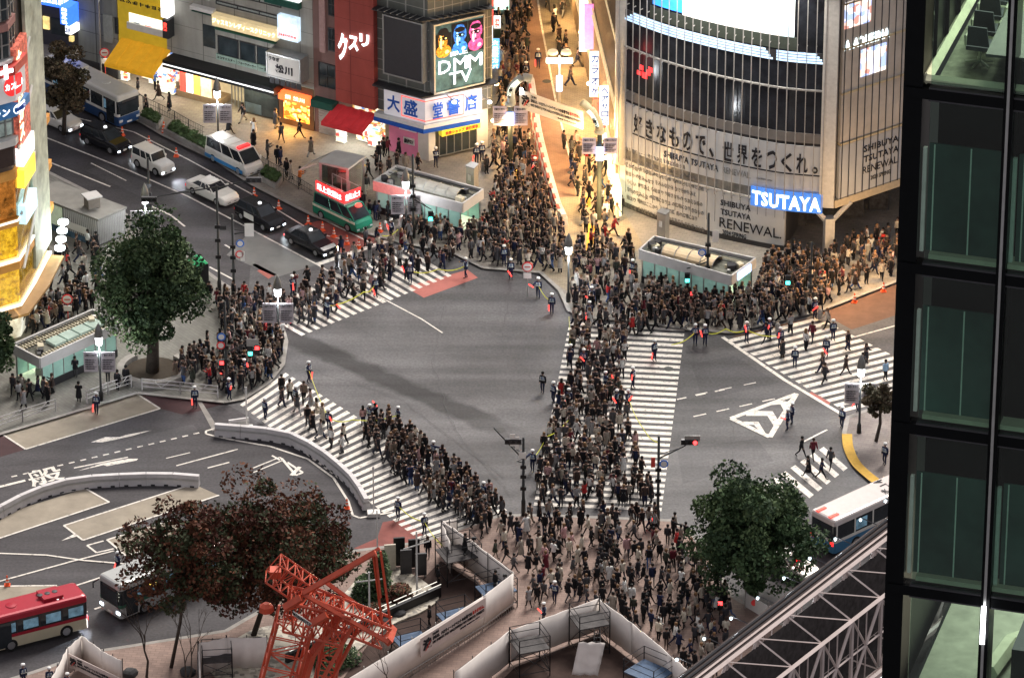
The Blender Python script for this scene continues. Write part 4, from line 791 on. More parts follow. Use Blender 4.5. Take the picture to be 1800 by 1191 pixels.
# lower amber floors, glazed
for (ya, yb_) in ((315, 385), (398, 455), (475, 535)):
    amb = m_amber if ya > 390 else M("dim_warm_interior", (.35, .16, .05), .5, 0, .9, 1.5, emit=.25)
    o = lband("dining_floor", -70, 84, ya, yb_, amb, -.9, -.2 + .002); t = MB(); s0, s1 = lbz(-70, 300)[0], LB.L - .05; z0, z1 = lbz(20, yb_)[1], lbz(20, ya)[1]
    t.sbox(LB, s0, s1, z0 - .2, z0 - .02, -.2, .3); t.build("strip_lamp", m_frw, o); t = MB(); t.sbox(LB, s0, s1, z0, z1, .1, .13); t.build("glass", glass("restaurant_glass", (.95, .85, .65), .05), o)
    for k in range(5): t = MB(); c = s0 + 2 + k * 2.4; t.sbox(LB, c, c + 1.2, z0 + .6, z0 + .66, -.19, .05); t.build("table", M("pale_table", (.7, .5, .25), .5, emit=.1), o)
    lband("orange_soffit", -70, 86, ya - 14, ya - 1, m_wood, -.2, .25)
s1 = LB.L
mb = MB(); mb.sbox(LB, 0, LB.L, 2.55, 2.75, -.2, 1.25); mb.build("canopy", M("tan_canopy", (.3, .18, .08), .6, 0, .15, 1), b)
mb = MB(); mb.sbox(LB, 0, LB.L - .3, .16, 2.5, -.25, -.1); mb.build("ground_floor_glass", E("ground_glow", (1, .85, .55), .16, .6, 1), b)
mb = MB(); mb.sbox(LB, LB.c[2] + .2, LB.L + .15, 4, 34, .05, .3); mb.build("side_screen", M("pale_lit_fin", (.4, .42, .33), .5, 0, .5, .5, emit=.015), b)
mb = MB(); mb.sbox(LB, LB.c[1] + .3, LB.c[2] - .3, 15, 24, .0, .5); mb.build("side_sign", M("red_signs", (.5, .12, .08), .5, 0, .8, 3, emit=.1), b)
t = MB(); sA_ = LB.c[1] + .2
for k, c_ in enumerate("大戸屋ガスト"): sstext(t, LB, c_, sA_, sA_ + 1.3, 22.5 - k * 1.5, 23.7 - k * 1.5, .55, .03)
t.build("side_lettering", k_lety, b)
for z0, m_ in ((12.6, E("neon_ylw", (1, .6, .05), .35)), (9.6, E("neon_cyan", (.4, .8, 1), .3)), (14.4, k_signw)): mb = MB(); mb.sbox(LB, LB.c[1] + .3, LB.c[2] - .2, z0, z0 + 1.5, .1, .7); mb.build("lit_side_sign", m_, b)
for z0 in (6, 10.5, 16, 20): mb = MB(); mb.tube([LB.pt(LB.c[1] + .1, z0, .4), LB.pt(LB.c[2] + .8, z0 + 3.2, .4)], .12, 4); mb.build("stair_rail", k_paper, b)
for k in range(4): p = LB.pt(LB.L - .2, 3.3 + k * .75, 1.0 + .12 * k); t = MB(); t.lathe(p, [(.05, 0), (.4, .1), (.4, .3), (.05, .4)], 10); t.build("floodlight", E("flood", (.85, 1, .95), 4), b)
point("floodlight_bulb", LB.pt(LB.L + .6, 6.5, 3.2), 60, (.85, 1, .9), .4); area("restaurant_light", LB.pt(LB.c[1] - 1, 2.4, 1.2), LB.pt(LB.c[1] + 1, 0, 4), (8, 1), 22, (1, .85, .5))

# ================================================================ NEAR DARK OFFICE TOWER at the right edge
T0 = CAM + ray(1592, 595) * 115; dT = Vector((math.cos(-.286), math.sin(-.286), 0)); T = Surf([T0, T0 + dT * 26])
b = thing("office_tower", "near black framed glass office tower with drawn pale green blinds at the right edge", "building", (T0.x, T0.y, 0))
tz = lambda y: T.sz(1612, y)[1]
sM = T.sz(1777, 120)[0]; nT = Vector((dT.y, -dT.x, 0)); zr1, zr2 = tz(161), tz(1119)
cw = MB()
def tpr(poly, z0, z1, mat, name): mb = MB(); mb.prism([(q.x, q.y) for q in poly], z0, z1); return mb.build(name, mat, b)
ft = [T.pt(.0, 0, 0), T.pt(26, 0, 0), T.pt(26, 0, -24), T.pt(0, 0, -24)]
k_tw = M("tower_black", (.004, .0045, .005), .3, .0, spec=.08); m_bl = M("pale_green_blind", (.04, .08, .068), .6, 0, .5, .35, emit=.01, spec=.1); gT = glass("tower_glass", (.82, .95, .9), .035)  # faint emission in the blinds stands in for light behind them
tpr([T.pt(.3, 0, -.9), T.pt(26, 0, -.9), T.pt(26, 0, -24), T.pt(.3, 0, -24)], 0, tz(1235), k_tw, "core_wall")
fl = [tz(y) for y in (161, 470, 752, 1037, 1325)]
z = fl[-1]
tpr([T.pt(-.25, 0, .0), T.pt(.16, 0, .0), T.pt(.16, 0, -.8), T.pt(-.25, 0, -.8)], 0, fl[0] + 9, k_tw, "corner_post")
for k, (s_, w_) in enumerate(((sM, .2), (sM + 3.4, .3), (sM + 6.8, .3), (sM + 10.2, .3), (sM + 13.6, .3))):
    tpr([T.pt(s_ - w_ / 2, 0, .1), T.pt(s_ + w_ / 2, 0, .1), T.pt(s_ + w_ / 2, 0, -.5), T.pt(s_ - w_ / 2, 0, -.5)], 0, fl[0] + 9, k_tw, "mullion")
    o_ = MB(); o_.sbox(T, s_ - .03, s_ + .03, 60, fl[0] + 9, .1, .14); o_.build("mullion_edge", k_steel, b)
for i, zf_ in enumerate(fl + [fl[0] + 4.1]):
    mb = MB(); mb.sbox(T, -.2, 26, zf_ - .13, zf_ + .1, -.3, .05); o = mb.build("floor_frame", k_tw, b); t = MB(); t.sbox(T, .3, 26, zf_ + .101, zf_ + .14, -.1, .04); t.sbox(T, .3, 26, zf_ - .17, zf_ - .131, -.1, .04); t.build("frame_edge", k_dark, o)
for i in range(4):
    zt2, zb2 = fl[i] - .18, fl[i + 1] + .19
    yb_, yt_ = [(455, 258), (742, 545), (1022, 838), (1310, 1160)][i]
    if i < 3:
        mb = MB(); mb.sbox(T, .36, 26, zb2 - .1, zt2, -.85, -.8 + .0); mb.build("dark_back_wall", M("tower_dark_interior", (.004, .005, .005), .3, spec=.05), b)
        zz1 = tz(yt_)
        segs = [(.3, sM - .1), (sM + .22, sM + 3.25), (sM + 3.7, sM + 6.6), (sM + 7.1, sM + 10)]
        for (a0, a1) in segs:
            if i == 1 and a0 > sM: a0 += .9
            mb = MB(); mb.sbox(T, a0, a1, zb2 + .12, zz1, -.3, -.26); o = mb.build("blind", m_bl, b); t = MB()
            for k in range(int((a1 - a0) / .78) + 1): c = a0 + .1 + k * .78; t.sbox(T, c, c + .03, zb2 + .12, zz1 - .02, -.259, -.245)
            t.sbox(T, a0 - .12, a0 - .04, zb2 + .1, zz1 - .1, -.3, -.2); t.build("cord", M("blind_cord", (.35, .45, .38), .5, emit=.02), o)
        mb = MB(); mb.sbox(T, .4, 26, zb2 + .0, zb2 + .11, -.5, -.1); mb.build("sill", M("pale_sill", (.3, .33, .24), .5, emit=.02), b)
    mb = MB(); mb.sbox(T, .33, 26, zb2 - .18, zt2 + .0, -.06, -.03); mb.build("glass", gT, b)
mb = MB(); mb.sbox(T, .33, 26, fl[0] + .2, fl[0] + 3.8, -.06, -.03); mb.build("glass", gT, b)
# meeting room on the top floor in view, and the lit floor at the bottom
def tp(s_, off, z=0): return T.pt(s_, z, off)
m_cpt = M("grey_green_carpet", (.16, .17, .12), .9, 0, .5, 3, bump=.2); m_edge = M("cream_upstand", (.62, .62, .45), .5)
for (zf_, zc) in ((fl[0], fl[0] + 3.9), (fl[3] - .0, None)):
    pass
za = fl[0] + .16
tpr([tp(.4, -.5), tp(26, -.5), tp(26, -14), tp(.4, -14)], fl[0] - .17, za, m_cpt, "carpet_floor")
tpr([tp(.4, -14), tp(26, -14), tp(26, -14.3), tp(.4, -14.3)], za, za + 3.6, M("office_wall", (.35, .36, .3), .7), "back_wall")
q = MB(); A_, B_ = G(1628, 146, za), G(1712, -5, za); q.tube([A_ + Vector((0, 0, .1)), B_ + Vector((0, 0, .1))], .13, 4); q.tube([A_ + Vector((0, 0, .1)), tp(26, -.75, za + .1)], .1, 4); q.build("cream_upstand", m_edge, b)
for k in range(4): P_ = A_.lerp(B_, .25 + k * .25) + dT * -.25; t = MB(); t.cbox((P_.x, P_.y), .25, .6, za, za + 3.6, 0.2); t.build("window_post", k_tw, b)
tpr([tp(-.22, -14), tp(-.22, -.82), tp(.14, -.82), tp(.14, -14)], tz(1235), za + 3.6, k_tw, "side_wall")
zs_, ze_ = fl[4] + .2, fl[3] - .19
zbf = tz(1235)
tpr([tp(.4, -.5), tp(26, -.5), tp(26, -9), tp(.4, -9)], zbf, zbf + .1, M("pale_floor", (.42, .42, .33), .7, 0, .2, 2), "pale_floor")
q = MB(); q.tube([tp(1.9, -1.2, zbf + .3), tp(2.1, -2.6, zbf + .3), tp(2.6, -3.2, zbf + .3), tp(2.7, -6, zbf + .3)], .22, 6); q.build("cream_upstand", m_edge, b)
tpr([tp(sM + .4, -1.2), tp(sM + 2.6, -1.2), tp(sM + 2.6, -2.6), tp(sM + .4, -2.6)], zbf + .1, zbf + 1.0, k_black, "dark_cabinet"); tpr([tp(sM + 1.2, -2.8), tp(sM + 3.6, -2.8), tp(sM + 3.6, -4.6), tp(sM + 1.2, -4.6)], zbf + .1, zbf + .8, M("pink_beige_top", (.6, .42, .3), .6), "counter")
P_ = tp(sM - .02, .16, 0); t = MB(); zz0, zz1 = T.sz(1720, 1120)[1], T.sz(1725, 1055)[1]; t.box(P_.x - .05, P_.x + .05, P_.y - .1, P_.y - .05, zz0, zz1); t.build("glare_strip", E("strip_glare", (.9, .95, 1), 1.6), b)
P_ = tp(3.5, -3, za + 3.2); area("ceiling_light", P_, tp(3.5, -3, 0), (5, 4), 70, (1, 1, .75)); P_ = tp(3.5, -3, zbf + 3.5); area("ceiling_light", P_, tp(3.5, -3, 0), (5, 3), 22, (1, 1, .85))
# furniture of the meeting room
def swivel_chair(loc, rz, label):
    t = thing("office_chair", label, "chair", (0, 0, 0), 0, "mesh office chairs round the meeting table"); origin[t] = Vector((0, 0, 0))
    m1, m2 = M("chair_mesh", (.04, .045, .05), .6), M("chair_chrome", (.5, .52, .4), .3, .6)
    q = MB(); q.cbox((0, 0), .5, .5, .44, .52); q.build("seat", m1, t); q = MB(); q.hexa([(-.24, .2, .55), (.24, .2, .55), (.24, .25, .55), (-.24, .25, .55)], [(-.2, .3, 1.02), (.2, .3, 1.02), (.2, .34, 1.02), (-.2, .34, 1.02)]); q.build("backrest", m1, t)
    for s_ in (-1, 1): q = MB(); q.tube([(s_ * .27, .15, .48), (s_ * .3, .1, .68), (s_ * .3, -.18, .68)], .03, 5); q.build("armrest", m2, t)
    q = MB(); q.tube([(0, 0, .1), (0, 0, .44)], .035, 6)
    for k in range(5): a = k * 1.2566; q.tube([(0, 0, .13), (.3 * math.cos(a), .3 * math.sin(a), .06)], .03, 5)
    q.build("star_base", m2, t); t.location = loc; t.rotation_euler = (0, 0, rz); return t
tA, tB = G(1733, 98, za + .7), G(1770, 20, za + .7); dd = (tB - tA).normalized()
tb = thing("meeting_table", "long dark grey meeting table behind the tower's top window", "table", (tA.x, tA.y, za)); nn_ = Vector((dd.y, -dd.x, 0))
q = MB(); w2 = .95; c0 = tA + nn_ * w2; pl = [tA, tB, tB + nn_ * 2 * w2, tA + nn_ * 2 * w2]; q.prism([(p.x, p.y) for p in pl], za + .68, za + .74); q.build("tabletop", M("dark_grey_top", (.10, .105, .09), .5), tb)
for f_ in (.15, .85): q = MB(); p = tA.lerp(tB, f_) + nn_ * w2; q.cbox((p.x, p.y), .8, .4, za, za + .68, math.atan2(dd.y, dd.x)); q.build("leg", k_black, tb)
for i, (x_, y_) in enumerate(((1722, 108), (1733, 80), (1744, 52), (1756, 26))): p = G(x_, y_, za + .1); swivel_chair((p.x, p.y, za), math.atan2(dd.y, dd.x) - 0.05 + math.pi / 2 + math.pi * 0, ["mesh office chair at the near corner of the meeting table", "second mesh office chair along the meeting table's side", "third mesh office chair along the meeting table, before the seated person's", "mesh office chair that the seated person uses"][i])

# light of the shop fronts and signs along the shopping street, and of the warm soffit lamps
for i, (x, y, pw) in enumerate(((1036, 150, 260), (1052, 215, 330), (1066, 280, 330), (1078, 340, 280), (1022, 60, 220), (872, 150, 160), (868, 215, 160), (1010, -20, 200))):
    P_ = G(x, y, 3.4); q = MB(); q.lathe(P_, [(.1, 0), (.22, .08), (.22, .2), (.1, .3)], 8); q.build("street_flood_lamp", k_lampwarm, LAMPB); point("shop_front_glow", P_ + V3(-1.0 if x > 900 else 1.0, -.3, -.1), pw * 1.35, (1, .62, .26), .5)
for i, (x, y) in enumerate(((1500, 440), (1560, 415), (1455, 470))):
    point("soffit_lamp", G(x, y, 3.6), 170, (1, .62, .28), .5)
s_m = Q.sz(1290, 30)[0]; area("giant_screen_light", Q.pt(s_m, zs + 5, 1.2), G(1100, 640), (14, 8), 2600, (1, .95, .86))
# ================================================================ PAVILIONS AND KIOSKS
def T3(x, y, z): return G(x, y, z)
def pav_box(mb, corners_px, z0, z1, m=0):  # corner pixels are read at height z1
    pl = [G(a, b, z1) for a, b in corners_px]; mb.prism([(p.x, p.y) for p in pl], z0, z1, m); return pl
def wall_quad(mb, a, b_, z0, z1, th=.08, m=0):
    d = (b_ - a); d.z = 0; d.normalize(); n = Vector((d.y, -d.x, 0)) * th / 2
    mb.hexa([V3(*(a - n).xy, z0), V3(*(b_ - n).xy, z0), V3(*(b_ + n).xy, z0), V3(*(a + n).xy, z0)], [V3(*(a - n).xy, z1), V3(*(b_ - n).xy, z1), V3(*(b_ + n).xy, z1), V3(*(a + n).xy, z1)], m)
m_teal = M("mint_lit_glass", (.25, .42, .36), .15, 0, .15, .8, emit=.05); m_stair = M("pale_lit_steps", (.62, .68, .5), .6, 0, .15, 2, emit=.09); m_fasc = M("pale_fascia", (.45, .44, .43), .5, 0, .1, 1)
m_rooftop = M("roof_gravel", (.12, .12, .1), .8, 0, .4, 2); m_cream = M("cream_steel", (.5, .45, .33), .5, 0, .12, 1)
def station_entrance(label, cor, zr, vault=None, pink=False, sign=None, junk=0, group="subway entrances"):
    """cor: front left, front right, back right, back left roof corners in the photograph"""
    P = [G(a, b_, zr) for a, b_ in cor]; c = sum(P, Vector()) / 4
    t = thing("subway_entrance", label, "station entrance", (c.x, c.y, .15), 0, group)
    I = [c + (p - c) * .94 for p in P]
    mb = MB(); mb.prism([(p.x, p.y) for p in I], zr - .55, zr - .3); mb.build("roof_deck", m_rooftop, t)
    mb = MB()
    for i in range(4): wall_quad(mb, P[i], P[(i + 1) % 4], zr - .85, zr, .14)
    o = mb.build("fascia", m_fasc, t)
    if pink: q = MB(); e = P[0].lerp(P[1], .42); d = (P[1] - P[0]).normalized(); n = Vector((d.y, -d.x, 0)) * .1; wall_quad(q, P[0] + n, e + n, zr - .84, zr - .02, .05); q.build("pink_band", M("pink_band_lit", (.6, .22, .2), .5, emit=.04), o)
    mb = MB(); mb.prism([(p.x, p.y) for p in [c + (p - c) * .9 for p in P]], .155, .3); mb.build("stair_floor", m_stair, t)
    for i, (u, v) in enumerate(((0, 1), (2, 3))):
        q = MB(); A, B = I[u], I[v]; wall_quad(q, A, B, .3, zr - .87, .06); o = q.build("glass_wall", m_teal, t); q = MB(); n = 7
        for k in range(n + 1): p = A.lerp(B, k / n); q.box(p.x - .06, p.x + .06, p.y - .06, p.y + .06, .16, zr - .87)
        q.build("mullions", k_steel, o)
    q = MB(); A, B = I[0], I[1]; wall_quad(q, A + (A - c) * .012, B + (B - c) * .012, .16, .75, .16); q.build("low_wall", k_dark, t)
    for k in range(8):   # steps going down inside
        u0, u1 = .15 + k * .07, .2 + k * .07; a, d = P[0].lerp(P[1], u0), P[3].lerp(P[2], u0); a2, d2 = P[0].lerp(P[1], u1), P[3].lerp(P[2], u1)
        a, a2, d, d2 = [x.lerp(c, .12) for x in (a, a2, d, d2)]
        if k % 2 == 0: q = MB(); q.prism([(a.x, a.y), (a2.x, a2.y), (d2.x, d2.y), (d.x, d.y)], .3, .34 + .12 * k); q.build("step", m_stair, t)
    if vault:
        u0, u1, v0, v1 = vault[:4]; n = 8; q = MB(); R_ = lambda u, v: P[0].lerp(P[1], u).lerp(P[3].lerp(P[2], u), v)
        prev = None
        for k in range(n + 1):
            a_ = math.pi * k / n; v = (v0 + v1) / 2 - math.cos(a_) * (v1 - v0) / 2; z = zr - .3 + math.sin(a_) * .55
            pa, pb = R_(u0, v), R_(u1, v); cur = (V3(pa.x, pa.y, z), V3(pb.x, pb.y, z))
            if prev: q.add([prev[0], prev[1], cur[1], cur[0]], [(0, 1, 2, 3)])
            prev = cur
        q.build("vault_roof", vault[4], t, True)
        for k in range(5):
            u = u0 + (u1 - u0) * k / 4; q = MB(); q.tube([V3(*R_(u, (v0 + v1) / 2 - math.cos(math.pi * j / 8) * (v1 - v0) / 2).xy, zr - .27 + math.sin(math.pi * j / 8) * .56) for j in range(9)], .035, 4); q.build("roof_rib", k_steel, t)
    jr = random.Random(len(label))
    for k in range(junk):
        u, v = (jr.uniform(.04, .16) if k % 2 else jr.uniform(.84, .96)), jr.uniform(.15, .85); p = P[0].lerp(P[1], u).lerp(P[3].lerp(P[2], u), v); q = MB(); s_ = jr.uniform(.25, .5)
        if k % 3: q.cbox((p.x, p.y), s_, s_ * 1.3, zr - .3, zr - .3 + s_, jr.random())
        else: q.lathe((p.x, p.y, zr - .3), [(s_ * .5, 0), (s_ * .5, s_ * .7), (s_ * .3, s_ * .8)], 8)
        q.build("roof_equipment", [k_steel, k_dark, m_cream][k % 3], t)
    for k in range(3): v = .1 + k * .14; q = MB(); q.tube([P[3].lerp(P[0], v) + V3(0, 0, -.12), P[2].lerp(P[1], v) + V3(0, 0, -.12)], .04, 4); q.build("roof_pipe", [k_dark, m_cream, k_dark][k], t)
    if sign: q = MB(); a, d = P[1] + (P[1] - c) * .02, P[2] + (P[2] - c) * .02; wall_quad(q, a.lerp(d, .25), a.lerp(d, .75), zr - .75, zr - .15, .12); q.build("lit_sign", k_lampb, t)
    area("entrance_light", (c.x, c.y, zr - 1.0), (c.x, c.y, 0), (3, 1.5), 45, (.85, 1, .8)); return t
station_entrance("subway entrance with pink fascia end and barrel roof in front of the bookshop", [(657, 317), (813, 357), (849, 332), (697, 290)], 3.0, (.36, .86, .28, .72, M("grey_vault", (.34, .33, .29), .5, 0, .1, 1)), True, None, 10)
station_entrance("subway entrance with tan barrel roof and green glass before the curved glass building", [(1124, 438), (1285, 484), (1328, 453), (1150, 414)], 3.0, (.2, .74, .22, .72, M("tan_vault", (.55, .42, .27), .5, 0, .1, 1)), False, True, 14)
station_entrance("subway entrance with flat skylights and slatted roof beside the big evergreen tree", [(22, 604), (72, 629), (205, 563), (163, 543)][::1], 3.0, None, False, None, 8) if False else None
# the third one opens to the left; its long side faces the road
t3 = station_entrance("subway entrance with skylights and slatted roof left of the big evergreen tree", [(70, 629), (208, 566), (163, 543), (22, 604)], 3.0, None, False, None, 8)
P = [G(a, b_, 3.0) for a, b_ in [(70, 629), (208, 566), (163, 543), (22, 604)]]; RR = lambda u, v: P[0].lerp(P[1], u).lerp(P[3].lerp(P[2], u), v)
for k in range(4): u0, u1 = .28 + .16 * k, .42 + .16 * k; q = MB(); q.prism([(RR(*c).x, RR(*c).y) for c in ((u0, .25), (u1, .25), (u1, .62), (u0, .62))], 2.72, 2.95); q.build("skylight", M("skylight_glass", (.3, .38, .33), .2, 0, .15, 1, emit=.03), t3)
def wall_quad_b(a_, b_): q = MB(); wall_quad(q, a_, b_, 2.74, 2.84, .09); q.build("roof_slat", m_cream, t3)
for k in range(26): u = .04 + .036 * k; [wall_quad_b(RR(u, a_), RR(u, b_)) for a_, b_ in ((.03, .22), (.66, .97))]
# glass lift kiosk
P = [G(a, b_, 3.9) for a, b_ in [(559, 284), (612, 296), (642, 274), (590, 263)]]; c = sum(P, Vector()) / 4
t = thing("lift_kiosk", "glass sided lift kiosk with flat grey roof behind the green van", "kiosk", (c.x, c.y, .15))
q = MB(); q.prism([(p.x, p.y) for p in P], 3.72, 3.9); q.build("roof", M("pale_roof_sheet", (.36, .35, .33), .6, 0, .1, 1), t); I = [c + (p - c) * .9 for p in P]
q = MB(); q.prism([(p.x, p.y) for p in [c + (p - c) * .6 for p in P]], .16, 3.7); q.build("lift_shaft", M("shaft_red_reflection", (.3, .2, .18), .5, 0, .3, 1.5), t)  # red reflection in the kiosk painted into the shaft colour
for i in range(4):
    q = MB(); wall_quad(q, I[i], I[(i + 1) % 4], .2, 3.7, .04); q.build("glass_wall", glass("kiosk_glass", (.85, .92, .9), .12), t); q = MB(); q.box(I[i].x - .1, I[i].x + .1, I[i].y - .1, I[i].y + .1, .16, 3.71); q.build("post", k_steel, t)
q = MB(); q.tube([P[3] + V3(-.2, 0, -.2), P[3] + V3(-1.8, -1.0, -.5), P[0] + V3(-1.5, -.5, -.5), P[0] + V3(-.1, 0, -.2)], .05, 5); q.build("canopy_frame", k_steel, t)
# stainless ventilation boxes
for cor, lab in (([(819, 291), (833, 296), (841, 288), (829, 284)], "stainless ventilation tower at the end of the barrel roofed entrance"), ([(1155, 372), (1170, 377), (1177, 370), (1163, 366)], "stainless ventilation tower beside the tan roofed entrance")):
    P = [G(a, b_, 3.4) for a, b_ in cor]; c = sum(P, Vector()) / 4; t = thing("ventilation_tower", lab, "ventilation tower", (c.x, c.y, .15)); q = MB(); q.prism([(p.x, p.y) for p in P], .15, 3.3); q.build("body", M("stainless_sheet", (.42, .39, .34), .35, .4, .1, 1), t)
    q = MB(); q.prism([(p.x, p.y) for p in [c + (p - c) * 1.1 for p in P]], 3.301, 3.42); q.build("cap", k_steel, t)
    q = MB(); wall_quad(q, P[0].lerp(P[1], .25) + V3(0, -.06, 0), P[0].lerp(P[1], .6) + V3(0, -.06, 0), 2.2, 2.7, .04); q.build("white_notice", k_paper, t)
# ribbed machine building by the road
P = [G(a, b_, 2.6) for a, b_ in [(48, 338), (172, 386), (223, 364), (100, 318)]]; c = sum(P, Vector()) / 4
t = thing("machine_building", "low grey building with white ribbed walls between the restaurant and the road", "building", (c.x, c.y, .15))
I = [c + (p - c) * .95 for p in P]; q = MB(); q.prism([(p.x, p.y) for p in I], .15, 2.45); q.build("wall", M("dark_wall_grey", (.09, .09, .085), .6), t); q = MB(); q.prism([(p.x, p.y) for p in P], 2.451, 2.62); q.build("roof", M("grey_concrete_roof", (.19, .185, .17), .8, 0, .2, .8, detail=8), t)
for (A, B, f0) in ((I[0], I[1], .52), (I[1], I[2], 0.02)):
    n = 16; q = MB(); d = (B - A).normalized(); nn_ = Vector((d.y, -d.x, 0)) * .06
    for k in range(n + 1): p = A.lerp(B, f0 + (1 - f0 - .01) * k / n) + nn_; q.box(p.x - .05, p.x + .05, p.y - .05, p.y + .05, .3, 2.44)
    q.build("ribs", m_fasc, t)
d = (I[1] - I[0]).normalized(); nn_ = Vector((d.y, -d.x, 0))
for k in range(2): q = MB(); wall_quad(q, I[0].lerp(I[1], .06 + .23 * k) + nn_ * .08, I[0].lerp(I[1], .26 + .23 * k) + nn_ * .08, .7, 2.4, .06); q.build("lit_panel", M("pale_green_lit_panel", (.5, .58, .42), .5, emit=.06), t)
q = MB(); wall_quad(q, I[0].lerp(I[1], .05) + nn_ * .12, I[1] + nn_ * .12, .16, .65, .08); q.build("blue_plinth", M("blue_plinth", (.08, .14, .2), .6, 0, .5, 2), t); q = MB(); wall_quad(q, I[0].lerp(I[1], .57) + nn_ * .16, I[0].lerp(I[1], .9) + nn_ * .16, .9, 1.5, .04); q.build("notice_board", k_paper, t)
p = G(162, 362, 2.62); q = MB(); q.cbox((p.x, p.y), 1.0, .9, 2.62, 3.5, .5); q.build("roof_box", M("brown_box", (.16, .14, .12), .6), t); q = MB(); q.cbox((p.x, p.y), 1.3, 1.2, 3.501, 3.6, .5); q.build("roof_box_lid", m_fasc, t)
# green tent
P = [G(a, b_, 2.3) for a, b_ in [(332, 472), (366, 463), (352, 448), (328, 456)]]; c = sum(P, Vector()) / 4; t = thing("event_tent", "small tent with green roof and black sides behind the big evergreen tree", "tent", (c.x, c.y, .15)); q = MB(); q.add([V3(p.x, p.y, 2.3) for p in P] + [V3(c.x, c.y, 2.9)], [(0, 1, 4), (1, 2, 4), (2, 3, 4), (3, 0, 4)]); q.build("roof", M("green_canvas", (.03, .3, .12), .7, 0, .1, 2), t)
q = MB(); [wall_quad(q, P[i], P[(i + 1) % 4], .2, 2.28, .04) for i in range(4)]; q.build("side_cloth", k_black, t)

# ================================================================ GATE ARCH AND BANNER over the shopping street
def notice_boards(parent, P, z0, z1, gap=.45, wd=1.15, mat=None):
    for s_ in (-1, 1): q = MB(); x0 = P.x + (gap if s_ > 0 else -gap - wd); q.box(x0, x0 + wd, P.y - .06, P.y, z0, z1); o = q.build("notice_board", mat or k_paper, parent); q = MB()
    return
m_lav = M("lavender_board", (.36, .33, .42), .6, 0, .1, 2)
def board_pair(parent, P, z0, z1, wd=1.1, gap=.3, mat=None):
    for s_ in (-1, 1):
        q = MB(); x0 = P.x + (gap if s_ > 0 else -gap - wd); q.box(x0, x0 + wd, P.y - .05, P.y + .02, z0, z1); o = q.build("notice_board", mat or m_lav, parent); q = MB(); h = (z1 - z0) / 9
        text_mb(q, "ご協力ください", lambda x, y, d: Vector((x0 + wd * .1 + x, P.y - .06 - d, z1 - 1.8 * h + y)), wd * .8, h * 1.1, .02)
        for k in range(3, 8): text_mb(q, "飲酒禁止区域のお知らせ"[:11 - k % 3], lambda x, y, d: Vector((x0 + wd * .1 + x, P.y - .06 - d, z1 - (k + .7) * h + y)), wd * (.8 - .12 * (k % 3)), h * .5)
        q.build("lettering", k_inkb, o)
def gate_arm(base, pts, r, label, mat, letters):
    P = G(*base, .16); t = thing("gate_arch", label, "street gate", tuple(P), 0, "curved arms of the street gate"); z = [zat(P, y) for x, y in pts]
    W_ = [V3(G(x, base[1]).x, P.y, zz) for (x, y), zz in zip(pts, z)]
    q = MB(); q.tube([P, V3(P.x, P.y, W_[0].z)], .2, 10); q.build("post", M("dark_green_post", (.06, .07, .06), .5), t)
    sp_ = spline([(a.x, a.z, 0) for a in W_], 5); q = MB(); q.tube([V3(a.x, P.y, a.y) for a in sp_], r, 12); q.build("arm", mat, t, True)
    q = MB(); q.tube([V3(a.x - .12, P.y - r * .85, a.y - .05) for a in sp_[4:14]], r * .5, 6); o = q.build("name_plate", E("plate_pale", (.75, .85, .7), .25), t)
    q = MB()
    for k, c_ in enumerate(letters):
        a = sp_[4 + k]; text_mb(q, c_, lambda x, y, d: V3(a.x - .26 + x, P.y - r * 1.38 - d, a.y - .2 + y), .26, .26, .03)
    q.build("lettering", k_inkb, o)
    q = MB(); q.lathe((P.x, P.y, W_[0].z - .1), [(r + .05, 0), (r + .12, .1), (r + .05, .25)], 12); q.build("collar", mat, t); return t, P, W_
tg, Pg, Wg = gate_arm((897, 278), [(900, 183), (898, 160), (906, 145), (920, 136), (934, 138)], .33, "left curved grey arm of the street gate with glowing name plate", M("grey_arm", (.3, .31, .28), .5), "センター街")
q = MB(); z = zat(Pg, 216); q.box(Pg.x - .28, Pg.x + .28, Pg.y - .5, Pg.y - .22, z, z + 1.05); q.build("blue_sign", E("gate_blue", (.3, .5, 1), 1.0), tg); board_pair(tg, Pg + V3(0, -.25, 0), z - .1, z + 1.6)
for dx, dz in ((12, 0), (15, -6)): p = V3(Wg[2].x + .35 + dx * .01, Pg.y - .3, Wg[2].z - .6 + dz * .05); q = MB(); q.lathe(p, [(.04, 0), (.13, .05), (.13, .2), (.04, .25)], 8); q.build("spot_lamp", k_lampw, tg)
tg2, Pg2, Wg2 = gate_arm((1053, 385), [(1053, 232), (1050, 215), (1041, 198), (1030, 187), (1021, 180)], .33, "right curved cream arm of the street gate beside the curved glass building", M("cream_arm", (.6, .5, .3), .5), "センター街")
q = MB(); z = zat(Pg2, 278); q.box(Pg2.x - .28, Pg2.x + .28, Pg2.y - .5, Pg2.y - .22, z, z + 1.1); q.build("blue_sign", E("gate_blue", (.3, .5, 1), 1.0), tg2); board_pair(tg2, Pg2 + V3(0, -.25, 0), z + .5, z + 1.9)
